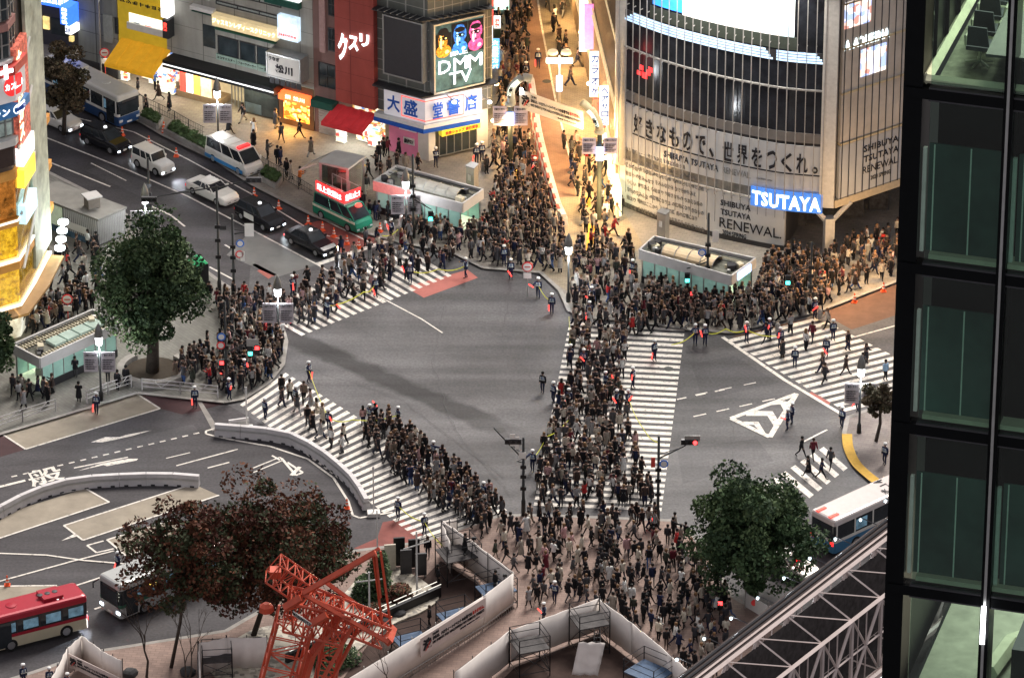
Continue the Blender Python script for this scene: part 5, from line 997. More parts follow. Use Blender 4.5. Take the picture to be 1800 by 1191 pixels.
# banner hung across: its corners in the photograph
def banner(label, A, B, h0, h1, th=.05, lines=True, bmat=None, scale=1.0, group=None):
    """A, B: world points of the lower left and lower right corners, h0/h1 heights at each end"""
    t = thing("banner", label, "banner", tuple(A), 0, group); d = B - A; L_ = Vector((d.x, d.y, 0)).length; dh = Vector((d.x, d.y, 0)) / L_; n = Vector((dh.y, -dh.x, 0))
    f = lambda x, y, o_=0: A + dh * x + V3(0, 0, d.z * x / L_ + y * (h0 + (h1 - h0) * x / L_)) + n * o_
    q = MB(); q.hexa([f(0, 0, 0), f(L_, 0, 0), f(L_, 0, -th), f(0, 0, -th)], [f(0, 1, 0), f(L_, 1, 0), f(L_, 1, -th), f(0, 1, -th)]); o = q.build("cloth", bmat or M("banner_cloth", (.5, .49, .48), .7, 0, .06, 2), t)
    def tx(body, x0, x1, y0, y1, m_, bold=.02):
        q = MB(); text_mb(q, body, lambda x, y, dd: f(L_ * x0 + x, y0 + y, .02 + dd), L_ * (x1 - x0), y1 - y0, bold); q.build("lettering", m_, o)
    tx("渋", .03, .16, .22, .82, k_inkb, .05); q = MB(); q.hexa([f(L_ * .06, .2, .06), f(L_ * .075, .2, .06), f(L_ * .075, .2, .05), f(L_ * .06, .2, .05)], [f(L_ * .13, .6, .06), f(L_ * .145, .6, .06), f(L_ * .145, .6, .05), f(L_ * .13, .6, .05)]); q.build("red_cross_mark", k_red, o)
    tx("渋谷は、ハロウィーンイベントの会場では", .18, .78, .52, .72, k_inkb, .03); tx("ありません。", .79, .97, .52, .72, k_red, .02); tx("NO EVENTS FOR HALLOWEEN ON SHIBUYA STREETS", .18, .97, .32, .46, k_inkb, .015); tx("渋谷区 SHIBUYA CITY", .6, .9, .14, .22, k_inkb); tx("【注意】", .18, .27, .78, .9, k_inkb)
    return t, o
Yb = Pg.y - .3; a = PY(913, 190, Yb); c = PY(1025, 228, Yb); u0 = PY(914, 157, Yb).z - a.z; u1 = PY(1027, 196, Yb).z - c.z
banner("sagging white Halloween warning banner strung between the gate arms", a, c, u0, u1)
# ================================================================ BARRIERS
def seg_barrier(p0, p1, h, wd, mat, name, label, cat, group, red=False, foot=True):
    c = (p0 + p1) / 2; d = (p1 - p0); L_ = d.length; a = math.atan2(d.y, d.x); t = thing(name, label, cat, (c.x, c.y, c.z), 0, group)
    q = MB(); u = d.normalized(); n = Vector((-u.y, u.x, 0)); A, B = p0 + u * .02, p1 - u * .02
    w2 = wd * .28
    q.hexa([A - n * wd / 2, B - n * wd / 2, B + n * wd / 2, A + n * wd / 2], [A - n * w2 + V3(0, 0, h), B - n * w2 + V3(0, 0, h), B + n * w2 + V3(0, 0, h), A + n * w2 + V3(0, 0, h)]); q.build("body", mat, t)
    q = MB(); s_ = wd * .34; e = V3(0, 0, h * .55); q.hexa([A - n * s_ * 1.35 + e, B - n * s_ * 1.35 + e, B + n * s_ * 1.35 + e, A + n * s_ * 1.35 + e], [A - n * s_ * 1.2 + e * 1.25, B - n * s_ * 1.2 + e * 1.25, B + n * s_ * 1.2 + e * 1.25, A + n * s_ * 1.2 + e * 1.25]); q.build("rib", k_steel if not red else k_paper, t)
    for f_ in (.25, .75): q = MB(); m_ = A.lerp(B, f_); q.hexa([m_ - n * wd * .53 - u * .15, m_ - n * wd * .53 + u * .15, m_ + n * wd * .53 + u * .15, m_ + n * wd * .53 - u * .15], [v + V3(0, 0, .12) for v in (m_ - n * wd * .51 - u * .15, m_ - n * wd * .51 + u * .15, m_ + n * wd * .51 + u * .15, m_ + n * wd * .51 - u * .15)]); q.build("foot", k_dark, t)
    return t
def along(pts, step):
    out = []; acc = 0.0; last = Vector(pts[0]); out.append(last.copy())
    for a, b_ in zip(pts, pts[1:]):
        a, b_ = Vector(a), Vector(b_); L_ = (b_ - a).length; x = step - acc
        while x <= L_: out.append(a.lerp(b_, x / L_)); x += step
        acc = L_ - (x - step)
    return out
m_bar = M("white_barrier", (.52, .5, .5), .5, 0, .12, 1.2); m_barr = M("red_barrier", (.55, .06, .04), .45)
pts = spline(px([(378, 764), (430, 768), (500, 776), (545, 796), (578, 818), (620, 856), (648, 902)]), 8); q = along(pts, 1.95)
for i in range(len(q) - 1): seg_barrier(q[i], q[i + 1], .95, .6, m_bar, "road_barrier", f"white road barrier segment on the curve beside the striped crossing", "barrier", "white barriers curving along the left crossing")
pts = spline(px([(-30, 925), (0, 908), (60, 878), (130, 858), (220, 851), (300, 850), (372, 856)]), 8); q = along(pts, 1.95)
for i in range(len(q) - 1): seg_barrier(q[i], q[i + 1], .9, .6, m_bar, "road_barrier", f"white road barrier segment above the beige bus bays", "barrier", "white barriers curving above the bus bays")
q = along(px([(402, 755), (470, 745)]), 1.55)
for i in range(len(q) - 1): seg_barrier(q[i], q[i + 1], .8, .3, m_bar, "road_barrier", "low white barrier segment near the white sign post", "barrier", "low white barriers by the crossing corner")
pts = spline(px([(932, 150), (938, 190), (944, 235), (957, 290), (972, 345), (985, 385), (1001, 412)], .17), 8); q = along(pts, 1.9)
for i in range(len(q) - 1):
    t = seg_barrier(q[i], q[i + 1], 1.0, .75, m_bar, "street_barrier", "white barrier segment with a red end dividing the shopping street", "barrier", "red and white barriers down the shopping street", True)
    A, B = q[i], q[i].lerp(q[i + 1], .45); u = (B - A).normalized(); n = Vector((u.y, -u.x, 0)); n = n if n.x < 0 else -n
    qq = MB(); qq.hexa([A + n * .38, B + n * .38, B + n * .3, A + n * .3], [A + n * .25 + V3(0, 0, 1.03), B + n * .25 + V3(0, 0, 1.03), B + n * .05 + V3(0, 0, 1.03), A + n * .05 + V3(0, 0, 1.03)]); qq.build("red_panel", m_barr, t)
# white railings
def railing(label, pts, h=1.0, mat=None, n_in=3, group=None, post=.05, cat="railing"):
    t = thing("railing", label, cat, tuple(pts[0]), 0, group); mat = mat or m_bar
    for a, b_ in zip(pts, pts[1:]):
        for f_ in (0, 1): p = a.lerp(b_, f_); q = MB(); q.tube([p, p + V3(0, 0, h)], post, 6); q.build("post", mat, t)
        q = MB()
        for k in range(n_in): z = h * (1 - .32 * k); q.tube([a + V3(0, 0, z), b_ + V3(0, 0, z)], .03, 5)
        if n_in == 3: m_ = a.lerp(b_, .5); q.tube([m_ + (a - b_).normalized() * .7 + V3(0, 0, h), m_ + V3(0, 0, h * .4), m_ + (b_ - a).normalized() * .7 + V3(0, 0, h)], .03, 5)
        q.build("rails", mat, t)
    return t
railing("white guard railing on the kerb below the big evergreen tree", px([(250, 686), (317, 692), (383, 699)], .16)); railing("white guard railing beside the beige bay, right of the waiting man", px([(153, 708), (190, 693), (231, 680)], .16)); railing("white guard railing along the lower left kerb", px([(-10, 757), (40, 740), (98, 722)], .16))
def fence(label, pts, h=1.05, bars=9):
    t = thing("fence", label, "fence", tuple(pts[0]))
    for i, (a, b_) in enumerate(zip(pts, pts[1:])):
        q = MB(); q.tube([a, a + V3(0, 0, h + .05)], .05, 6); q.build("post", k_dark, t); q = MB(); q.tube([a + V3(0, 0, h), b_ + V3(0, 0, h)], .03, 4); q.tube([a + V3(0, 0, .2), b_ + V3(0, 0, .2)], .025, 4); q.tube([a + V3(0, 0, .6), b_ + V3(0, 0, .6)], .02, 4)
        for k in range(1, bars): p = a.lerp(b_, k / bars); q.tube([p + V3(0, 0, .2), p + V3(0, 0, h)], .015, 3, cap=False)
        q.build("bars", k_dark, t)
fence("black iron fence behind the flower beds along the top left road", along(px([(252, 190), (300, 212), (345, 238), (378, 252)], .16), 2.0)); fence("black iron fence beside the white police van and green van", along(px([(448, 288), (480, 308), (520, 330), (556, 352)], .16), 2.0))
m_hedge = M("hedge_green", (.04, .07, .025), .8, 0, .5, 4)
def planter(label, cor):
    P = px(cor, .16); c = sum(P, Vector()) / 4; t = thing("planter", label, "planter", tuple(c)); q = MB()
    for i in range(4): wall_quad(q, P[i], P[(i + 1) % 4], .16, .62, .2)
    q.build("stone_rim", m_kerb, t); q = MB(); q.prism([(p.x, p.y) for p in [c + (p - c) * .93 for p in P]], .2, .5); q.build("soil", M("soil", (.05, .04, .03), .9), t)
    q = MB(); rr = random.Random(len(label))
    for k in range(700):
        u, v = rr.random(), rr.random(); p = c + (P[0].lerp(P[1], u).lerp(P[3].lerp(P[2], u), v) - c) * .88; z = .5 + rr.random() * .32; s_ = .1 + .1 * rr.random(); a = rr.random() * 6.28; e = V3(math.cos(a), math.sin(a), rr.uniform(-.6, .6)) * s_; f_ = V3(-math.sin(a), math.cos(a), rr.uniform(-.6, .9)) * s_
        q.add([V3(p.x, p.y, z) - e, V3(p.x, p.y, z) - f_, V3(p.x, p.y, z) + e, V3(p.x, p.y, z) + f_], [(0, 1, 2, 3)])
    o = q.build("low_shrubs", m_hedge, t); return t
planter("stone flower bed with low shrubs beside the white and blue bus", [(246, 212), (277, 228), (286, 214), (256, 198)]); planter("long stone flower bed behind the white sports utility car", [(289, 234), (372, 278), (384, 262), (302, 218)]); planter("stone flower bed right of the white police van", [(456, 316), (486, 332), (497, 316), (466, 300)])
# ================================================================ VEHICLES
k_glassd = M("car_glass", (.02, .025, .03), .06, 0, .3, 1); k_tyre = M("tyre", (.02, .02, .02), .8); k_rim = M("wheel_rim", (.45, .45, .46), .3, .7)
k_head = E("headlight_glow", (.75, .85, 1), 2.0); k_headoff = M("headlamp", (.55, .56, .58), .15); k_tail = E("taillight", (.8, .02, .02), .5)
def paint(name, col, rough=.22): return M(name, col, rough, .1, .05, 2)
def loft(mb, st, m=0):   # stations: (x, [(y,z)...]) right side outline, mirrored
    n = None
    rings = []
    for x, half in st:
        ring = [(x, y, z) for y, z in half] + [(x, -y, z) for y, z in reversed(half)]; rings.append(ring)
    base = len(mb.v); k = len(rings[0])
    for r in rings: mb.v += r
    for i in range(len(rings) - 1):
        for j in range(k):
            a = base + i * k + j; b_ = base + i * k + (j + 1) % k; mb.f.append((a, a + k, b_ + k, b_)); mb.m.append(m)
    mb.f.append(tuple(base + j for j in range(k))); mb.f.append(tuple(base + (len(rings) - 1) * k + j for j in range(k))[::-1]); mb.m += [m, m]
def wheels(t, xs, y, r, wd=.24):
    for x in xs:
        for s_ in (-1, 1):
            q = MB(); q.tube([(x, s_ * (y - wd), r), (x, s_ * y, r)], r, 16); w_ = q.build("wheel", k_tyre, t); q = MB(); q.tube([(x, s_ * (y - .02), r), (x, s_ * (y + .015), r)], r * .6, 12); q.build("rim", k_rim, w_)
def car(label, rear, front, L_, W_, H_, body, st, gh, lights=False, cat="car", name="parked_car", roof=None, zb=.22, lower=None, extra=None):
    A, B = G(*rear), G(*front); c = (A + B) / 2; rz = math.atan2(B.y - A.y, B.x - A.x)
    t = thing(name, label, cat, (0, 0, 0)); origin[t] = Vector((0, 0, 0)); hw = W_ / 2
    q = MB(); loft(q, [(x * L_ / 2, [(w_ * hw * .93, zb), (w_ * hw, zb + .18), (w_ * hw, z * .8), (w_ * hw * .97, z * .93), (w_ * hw * .86, z)]) for x, z, w_ in st]); q.build("body", [body], t)
    xb0, xb1, xt0, xt1, z0, z1, wt = gh; xb0, xb1, xt0, xt1 = [v * L_ / 2 for v in (xb0, xb1, xt0, xt1)]; wb = hw * .9; wt *= hw
    q = MB(); q.hexa([(xb0, -wb, z0), (xb1, -wb, z0), (xb1, wb, z0), (xb0, wb, z0)], [(xt0, -wt, z1), (xt1, -wt, z1), (xt1, wt, z1), (xt0, wt, z1)]); q.build("windows", k_glassd, t)
    q = MB(); e = .05; q.hexa([(xt0 - e, -wt - .02, z1 - .02), (xt1 + e, -wt - .02, z1 - .02), (xt1 + e, wt + .02, z1 - .02), (xt0 - e, wt + .02, z1 - .02)], [(xt0 + .1, -wt + .08, z1 + .06), (xt1 - .1, -wt + .08, z1 + .06), (xt1 - .1, wt - .08, z1 + .06), (xt0 + .1, wt - .08, z1 + .06)]); q.build("roof", roof or body, t)
    q = MB()
    for s_ in (-1, 1):
        for f0, f1 in ((0, 0), (1, 1), (.42, .42), (.72, .7)) if gh[1] - gh[0] > .9 else ((0, 0), (1, 1), (.5, .5)):
            q.tube([(xb0 + (xb1 - xb0) * f0, s_ * (wb + .0), z0 - .02), (xt0 + (xt1 - xt0) * f1, s_ * (wt + .01), z1 + .01)], .04 if 0 < f0 < 1 else .055, 4); q.build("pillar", roof or body, t); q = MB()
    xf = L_ / 2 * st[-1][0]; xr = L_ / 2 * st[0][0]; zh = st[-1][1] * .72
    for s_ in (-1, 1):
        q = MB(); q.box(xf - .1, xf + .03, s_ * hw * .72 - .12, s_ * hw * .72 + .12, zh - .06, zh + .06); q.build("headlight", k_head if lights else k_headoff, t)
        q = MB(); q.box(xr - .03, xr + .1, s_ * hw * .76 - .12, s_ * hw * .76 + .12, st[0][1] * .65, st[0][1] * .85); q.build("taillight", k_tail, t)
        q = MB(); q.box(xb1 - .35, xb1 - .2, s_ * (hw + .02) - .02, s_ * (hw + .02) + .14 * s_, z0 + .0, z0 + .16); q.build("wing_mirror", body, t)
    q = MB(); q.box(xf - .02, xf + .04, -hw * .5, hw * .5, zb + .12, zh - .02); q.build("grille", k_dark, t); q = MB(); q.box(xf + .02, xf + .055, -.17, .17, zb + .12, zb + .26); q.build("number_plate", k_paper, t)
    wheels(t, (-L_ * .3, L_ * .31), hw + .01, .33 if H_ < 1.7 else .37)
    if extra: extra(t, L_, hw, z1)
    t.location = (c.x, c.y, 0.012); t.rotation_euler = (0, 0, rz)
    if lights:
        u = (B - A).normalized(); l = bpy.data.lights.new("headlamp_beam", 'SPOT'); l.energy = 260; l.spot_size = 1.2; l.spot_blend = .8; l.color = (.85, .92, 1); l.shadow_soft_size = .2; o = bpy.data.objects.new("headlamp_beam", l); COL.objects.link(o); p = c + u * (L_ / 2 + .1); o.location = (p.x, p.y, .75); o.rotation_euler = (u + V3(0, 0, -.25)).to_track_quat('-Z', 'Y').to_euler()
    return t
ST_SEDAN = [(-1, .72, .82), (-.96, .95, .93), (-.6, 1.0, 1), (.35, .97, 1), (.8, .86, .98), (.96, .72, .9), (1, .55, .8)]
ST_TALL = [(-1, .85, .88), (-.97, 1.05, .97), (-.5, 1.1, 1), (.45, 1.05, 1), (.85, .95, .96), (.97, .78, .9), (1, .6, .84)]
ST_VAN = [(-1, 1.1, .95), (-.98, 1.22, 1), (.6, 1.22, 1), (.88, 1.1, .98), (.97, .9, .94), (1, .6, .9)]
ST_BOX = [(-1, 1.0, .92), (-.98, 1.1, .97), (.42, 1.1, .97), (.5, 1.08, .95), (.92, 1.02, .9), (.99, .9, .88), (1, .6, .88)]
p_white = paint("white_car_paint", (.7, .68, .63)); p_black = paint("black_car_paint", (.012, .012, .015), .12); p_silver = paint("silver_paint", (.42, .43, .42))
def taxi_lamp(t, L_, hw, z1): q = MB(); q.lathe((.0, 0, z1 + .05), [(.16, 0), (.13, .12), (.03, .17)], 10); q.build("roof_lamp", k_signw, t)
def redbar(t, L_, hw, z1): q = MB(); q.box(L_ * .2, L_ * .27, -hw * .6, hw * .6, z1 + .06, z1 + .22); q.build("red_light_bar", k_tail, t)
def whitedoors(t, L_, hw, z1):
    taxi_lamp(t, L_, hw, z1)
    for s_ in (-1, 1): q = MB(); q.box(-.95, .25, s_ * (hw + .012) - .008, s_ * (hw + .012) + .008, .42, .9); q.build("white_door_panel", p_white, t)
car("white estate car with glowing headlights behind the sparse brown tree", (72, 207), (128, 230), 4.6, 1.8, 1.45, p_white, ST_SEDAN, (-.72, .42, -.4, .1, .93, 1.38, .72), True)
car("tall black taxi with lit headlights beside the white and blue bus", (154, 244), (219, 271), 4.4, 1.75, 1.7, p_black, ST_TALL, (-.95, .5, -.8, .15, 1.03, 1.66, .76), True, "taxi", "taxi", extra=taxi_lamp)
def jim(t, L_, hw, z1): 
    q = MB(); q.tube([(-L_ / 2 - .12, .1, .95), (-L_ / 2 + .08, .1, .95)], .33, 14); q.build("spare_wheel", k_tyre, t)
car("boxy white off road car with lit lamps behind the orange cones", (245, 285), (295, 309), 3.7, 1.6, 1.75, p_white, ST_BOX, (-.97, .4, -.93, .25, 1.08, 1.7, .86), True, "car", extra=jim)
car("white sedan in front of the white police van", (340, 330), (408, 362), 4.7, 1.82, 1.4, p_white, ST_SEDAN, (-.72, .42, -.42, .1, .93, 1.36, .72), False)
car("black taxi with white door panels and blue lamp behind the black sedan taxi", (426, 374), (489, 407), 4.5, 1.75, 1.65, p_black, ST_TALL, (-.9, .48, -.74, .15, 1.03, 1.6, .76), True, "taxi", "taxi", extra=whitedoors)
def orangelamp(t, L_, hw, z1): taxi_lamp(t, L_, hw, z1); q = MB(); q.box(L_ / 2 - .05, L_ / 2 + .02, hw * .82, hw * .98, .55, .68); q.build("turn_signal", k_lampwarm, t)
car("black sedan taxi first in the queue beside the green van", (514, 419), (580, 451), 4.7, 1.72, 1.5, p_black, ST_SEDAN, (-.68, .4, -.42, .12, .95, 1.46, .76), True, "taxi", "taxi", extra=orangelamp)
car("white patrol car parked below the dark green tree at the right", (1352, 988), (1418, 1018), 4.7, 1.8, 1.45, p_white, ST_SEDAN, (-.7, .42, -.42, .1, .93, 1.38, .74), False, "car", extra=redbar)
def bluestripe(t, L_, hw, z1):
    redbar(t, L_, hw, z1)
    for s_ in (-1, 1): q = MB(); q.box(-L_ * .49, L_ * .42, s_ * (hw + .01) - .008, s_ * (hw + .01) + .008, .3, .62); q.build("blue_stripe", M("blue_stripe_paint", (.04, .22, .5), .3), t)
    for k in range(3): q = MB(); x = L_ * (-.36 + .2 * k); q.box(x, x + .05, -hw * .8, hw * .8, z1 + .06, z1 + .09); q.build("roof_rib", p_white, t)
car("white police van with blue lower stripe and red roof light", (374, 272), (450, 311), 5.3, 1.9, 2.2, p_white, ST_VAN, (-.96, .9, -.93, .58, 1.2, 2.05, .84), False, "van", "police_van", extra=bluestripe)
p_green = paint("green_van_paint", (.02, .2, .12))
gv = []
def speaker_platform(t, L_, hw, z1):
    gv.append(z1)
    for s_ in (-1, 1): q = MB(); q.box(-L_ * .49, L_ * .48, s_ * (hw + .012) - .01, s_ * (hw + .012) + .01, .92, 1.12); o = q.build("cream_stripe", M("cream_stripe", (.6, .58, .45), .4), t)
    q = MB(); q.box(-2.2, 1.1, -.8, .8, z1 + .05, z1 + .16); o = q.build("roof_platform", k_steel, t); q = MB()
    for x in (-2.1, -1.0, 0, 1.05):
        for y in (-.78, .78): q.tube([(x, y, z1 + .16), (x, y, z1 + 1.25)], .03, 5)
    for y in (-.78, .78): q.tube([(-2.1, y, z1 + 1.25), (1.05, y, z1 + 1.25)], .03, 5)
    q.build("platform_rails", k_steel, o)
    q = MB(); q.box(-2.2, 1.1, -.9, -.82, z1 + .3, z1 + 1.15); q.box(1.102, 1.18, -.9, .9, z1 + .3, z1 + 1.15); o = q.build("red_sign_board", E("sign_glow_red", (.9, .03, .03), .35), t)
    q = MB(); text_mb(q, "路上飲酒は", lambda x, y, d: Vector((-2.0 + x, -.91 - d, z1 + .45 + y)), 2.9, .55, .01); text_mb(q, "禁止!", lambda x, y, d: Vector((1.19 + d, -.75 + x, z1 + .45 + y)), 1.5, .55, .01); q.build("lettering", k_letw, o)
    q = MB(); q.lathe((1.9, 0, z1 + .06), [(.3, 0), (.26, .14), (.1, .2)], 10); q.build("red_lamp", k_signr, t)
car("dark green campaign van with a glowing red sign platform on its roof", (566, 372), (640, 408), 5.2, 1.9, 2.2, p_green, ST_VAN, (-.96, .9, -.93, .55, 1.2, 2.02, .84), False, "van", "campaign_van", extra=speaker_platform)
# police officers' platform glow
A = G(600, 385); point("red_sign_light", (A.x, A.y - 1.2, 3.6), 30, (1, .1, .08), .4)
# buses
def bus(label, rear, front, L_, W_, H_, cols, rooftext=None, lit=False, dest=None, unit=True, name="city_bus", rl=False, side=-1):
    A, B = G(*rear), G(*front); rz = math.atan2(B.y - A.y, B.x - A.x); u = (B - A).normalized(); c = B - u * L_ / 2
    t = thing(name, label, "bus", (0, 0, 0)); origin[t] = Vector((0, 0, 0)); hw = W_ / 2; low, mid, roof = cols
    def sec(z0, z1, w0, w1): return [(w0, z0), (w1, z1)]
    def shell(nm, z0, z1, w0, w1, m_, inset=0.0, rnd_top=False):
        q = MB(); X = L_ / 2 - inset; r_ = .22; pl = []
        for sx, sy in ((-1, -1), (1, -1), (1, 1), (-1, 1)):
            for k in range(4):
                a0 = {(-1, -1): math.pi, (1, -1): 1.5 * math.pi, (1, 1): 0, (-1, 1): .5 * math.pi}[(sx, sy)] + k * math.pi / 6; pl.append((sx * (X - r_) + r_ * math.cos(a0), sy * (1 - r_ / hw), math.sin(a0) * r_))
        n = len(pl); vs = []
        levels = [(z0, w0, 0), (z1, w1, 0)] + ([(z1 + .1, w1 - .07, .06), (z1 + .16, w1 - .22, .2)] if rnd_top else [])
        for z, w_, ins in levels: vs += [((p[0] * (1 - ins / X)), p[1] * w_ + p[2] * w_ / hw, z) for p in pl]
        fs = [(i + l * n, (i + 1) % n + l * n, (i + 1) % n + (l + 1) * n, i + (l + 1) * n) for l in range(len(levels) - 1) for i in range(n)] + [tuple(range(n))[::-1], tuple(range((len(levels) - 1) * n, len(levels) * n))]
        q.add(vs, fs); return q.build(nm, m_, t)
    shell("lower_body", .32, 1.12, hw, hw, low); shell("stripe", 1.121, 1.36, hw + .004, hw + .004, mid); shell("window_band", 1.361, H_ - .5, hw - .01, hw - .03, k_glassd, .01); shell("roof", H_ - .499, H_ - .16, hw - .0, hw - .04, roof, 0, True)
    n = int(L_ / 1.6)
    for s_ in (-1, 1):
        for k in range(n + 1): x = -L_ / 2 + .25 + (L_ - .5) * k / n; q = MB(); q.box(x - .06, x + .06, s_ * (hw - .01) - .02, s_ * (hw - .01) + .02, 1.36, H_ - .5); q.build("window_pillar", mid if not lit else k_dark, t)
        for k in range(n):
            if (k + s_) % 2 == 0 or lit: x = -L_ / 2 + .35 + (L_ - .5) * k / n; q = MB(); q.box(x, x + 1.1, s_ * (hw - .005) - .01, s_ * (hw - .005) + .01, 1.5, H_ - .7); q.build("window", M("bus_window_lit", (.16, .3, .4), .2, 0, .5, 1.5, emit=.05), t)
        q = MB(); x = L_ * .5 - 1.5; q.box(x, x + 1.0, s_ * (hw + .004) - .01, s_ * (hw + .004) + .01, .4, H_ - .55)
        if s_ == side: q.build("door", k_glassd, t)
    X = L_ / 2
    for s_ in (-1, 1):
        q = MB(); q.box(X - .03, X + .03, s_ * hw * .75 - .18, s_ * hw * .75 + .18, .6, .8); q.build("headlight", k_head if lit else k_headoff, t); q = MB(); q.box(-X - .03, -X + .03, s_ * hw * .8 - .14, s_ * hw * .8 + .14, .9, 1.2); q.build("taillight", k_tail, t)
        q = MB(); q.tube([(X - .05, s_ * hw, H_ - .5), (X + .35, s_ * (hw + .15), H_ - .7), (X + .35, s_ * (hw + .15), H_ - 1.1)], .05, 5); q.build("mirror", k_black, t)
    q = MB(); q.box(X - .02, X + .012, -hw + .25, hw - .25, 1.15, H_ - .75); q.build("windscreen", k_glassd, t); q = MB(); q.box(X - .02, X + .02, -hw * .6, hw * .6, H_ - .7, H_ - .48); q.build("destination_board", k_dark if not dest else k_dark, t); q = MB(); q.box(X, X + .03, -.25, .25, .42, .56); q.build("number_plate", k_paper, t)
    if dest: q = MB(); text_mb(q, dest, lambda x, y, d: Vector((X - 3.6 + (x if side < 0 else 1.2 - x), side * (hw + .01 + d), H_ - 1.15 + y)), 1.2, .4, .03); q.build("destination_lettering", E("led_amber", (1, .6, .1), .8), t)
    if unit: q = MB(); q.box(-L_ * .28, -L_ * .08, -hw * .6, hw * .6, H_ + .0, H_ + .24); o = q.build("roof_unit", roof, t); q = MB(); [q.lathe((-L_ * .23 + .55 * k, 0, H_ + .24), [(.2, 0), (.2, .03), (.05, .04)], 10) for k in range(3)]; q.build("fan", k_dark, o)
    q = MB(); q.lathe((L_ * .22, 0, H_ + .0), [(.42, 0), (.38, .06), (.1, .08)], 14); q.build("roof_vent", roof, t)
    if rl:
        for s_ in (-1, 1): q = MB(); q.box(-X + .05, -X + .9, s_ * hw * .5 - .12, s_ * hw * .5 + .12, H_ - .0, H_ + .08); q.build("red_lamp", k_signr, t)
    if rooftext:
        q = MB()
        for (tx_, x, y, w_, h_) in rooftext: text_mb(q, tx_, lambda a, b_, d: Vector((x - b_, y + a, H_ + .005 + d * .3)) if True else None, w_, h_, .03)
        q.build("roof_lettering", k_inkb if roof is not p_redb else k_letw, t)
    wheels(t, (-L_ * .27, L_ * .3), hw + .012, .48, .3); t.location = (c.x, c.y, .012); t.rotation_euler = (0, 0, rz); return t
p_redb = paint("red_bus_paint", (.35, .012, .03), .3); p_blueb = paint("blue_bus_paint", (.06, .18, .32), .3); p_greenb = paint("green_bus_paint", (.02, .12, .07), .3); p_dblue = paint("dark_blue_paint", (.02, .06, .16), .3); p_cream = paint("cream_paint", (.55, .5, .36), .4)
bus("white and blue city bus at the kerb beyond the black taxi", (68, 143), (228, 222), 10.5, 2.4, 3.0, (p_dblue, p_white, paint("bus_white_roof", (.55, .53, .48))), lit=False, side=-1)
bus("white roofed blue city bus with black roof markings behind the dark green tree", (1448, 968), (1610, 893), 9.5, 2.45, 3.0, (p_blueb, p_white, paint("pink_white_roof", (.6, .54, .52))), rooftext=[("渋", 1.2, -.9, .7, .5), ("2-14", 2.0, -.9, 1.9, .8), ("営", 2.9, -.7, .6, .5)], rl=True, side=-1, unit=False)
bus("small red and cream bus at the lower left corner", (120, 1103), (-25, 1140), 7.2, 2.3, 2.9, (p_cream, p_redb, p_redb), rooftext=[("バス", -1.5, -.8, 1.6, .6)], lit=True, side=1)
bus("silver and green city bus with glowing headlights under the autumn trees", (392, 1000), (194, 1084), 10.5, 2.45, 3.0, (p_silver, p_greenb, p_silver), lit=True, dest="渋71", side=1)
A = G(176, 1100); l = bpy.data.lights.new("bus_beam", 'SPOT'); l.energy = 300; l.spot_size = 1.3; l.spot_blend = .8; l.color = (.8, .9, 1); o = bpy.data.objects.new("bus_beam", l); COL.objects.link(o); o.location = (A.x, A.y, .9); o.rotation_euler = (V3(-1, -.9, -.25)).to_track_quat('-Z', 'Y').to_euler()

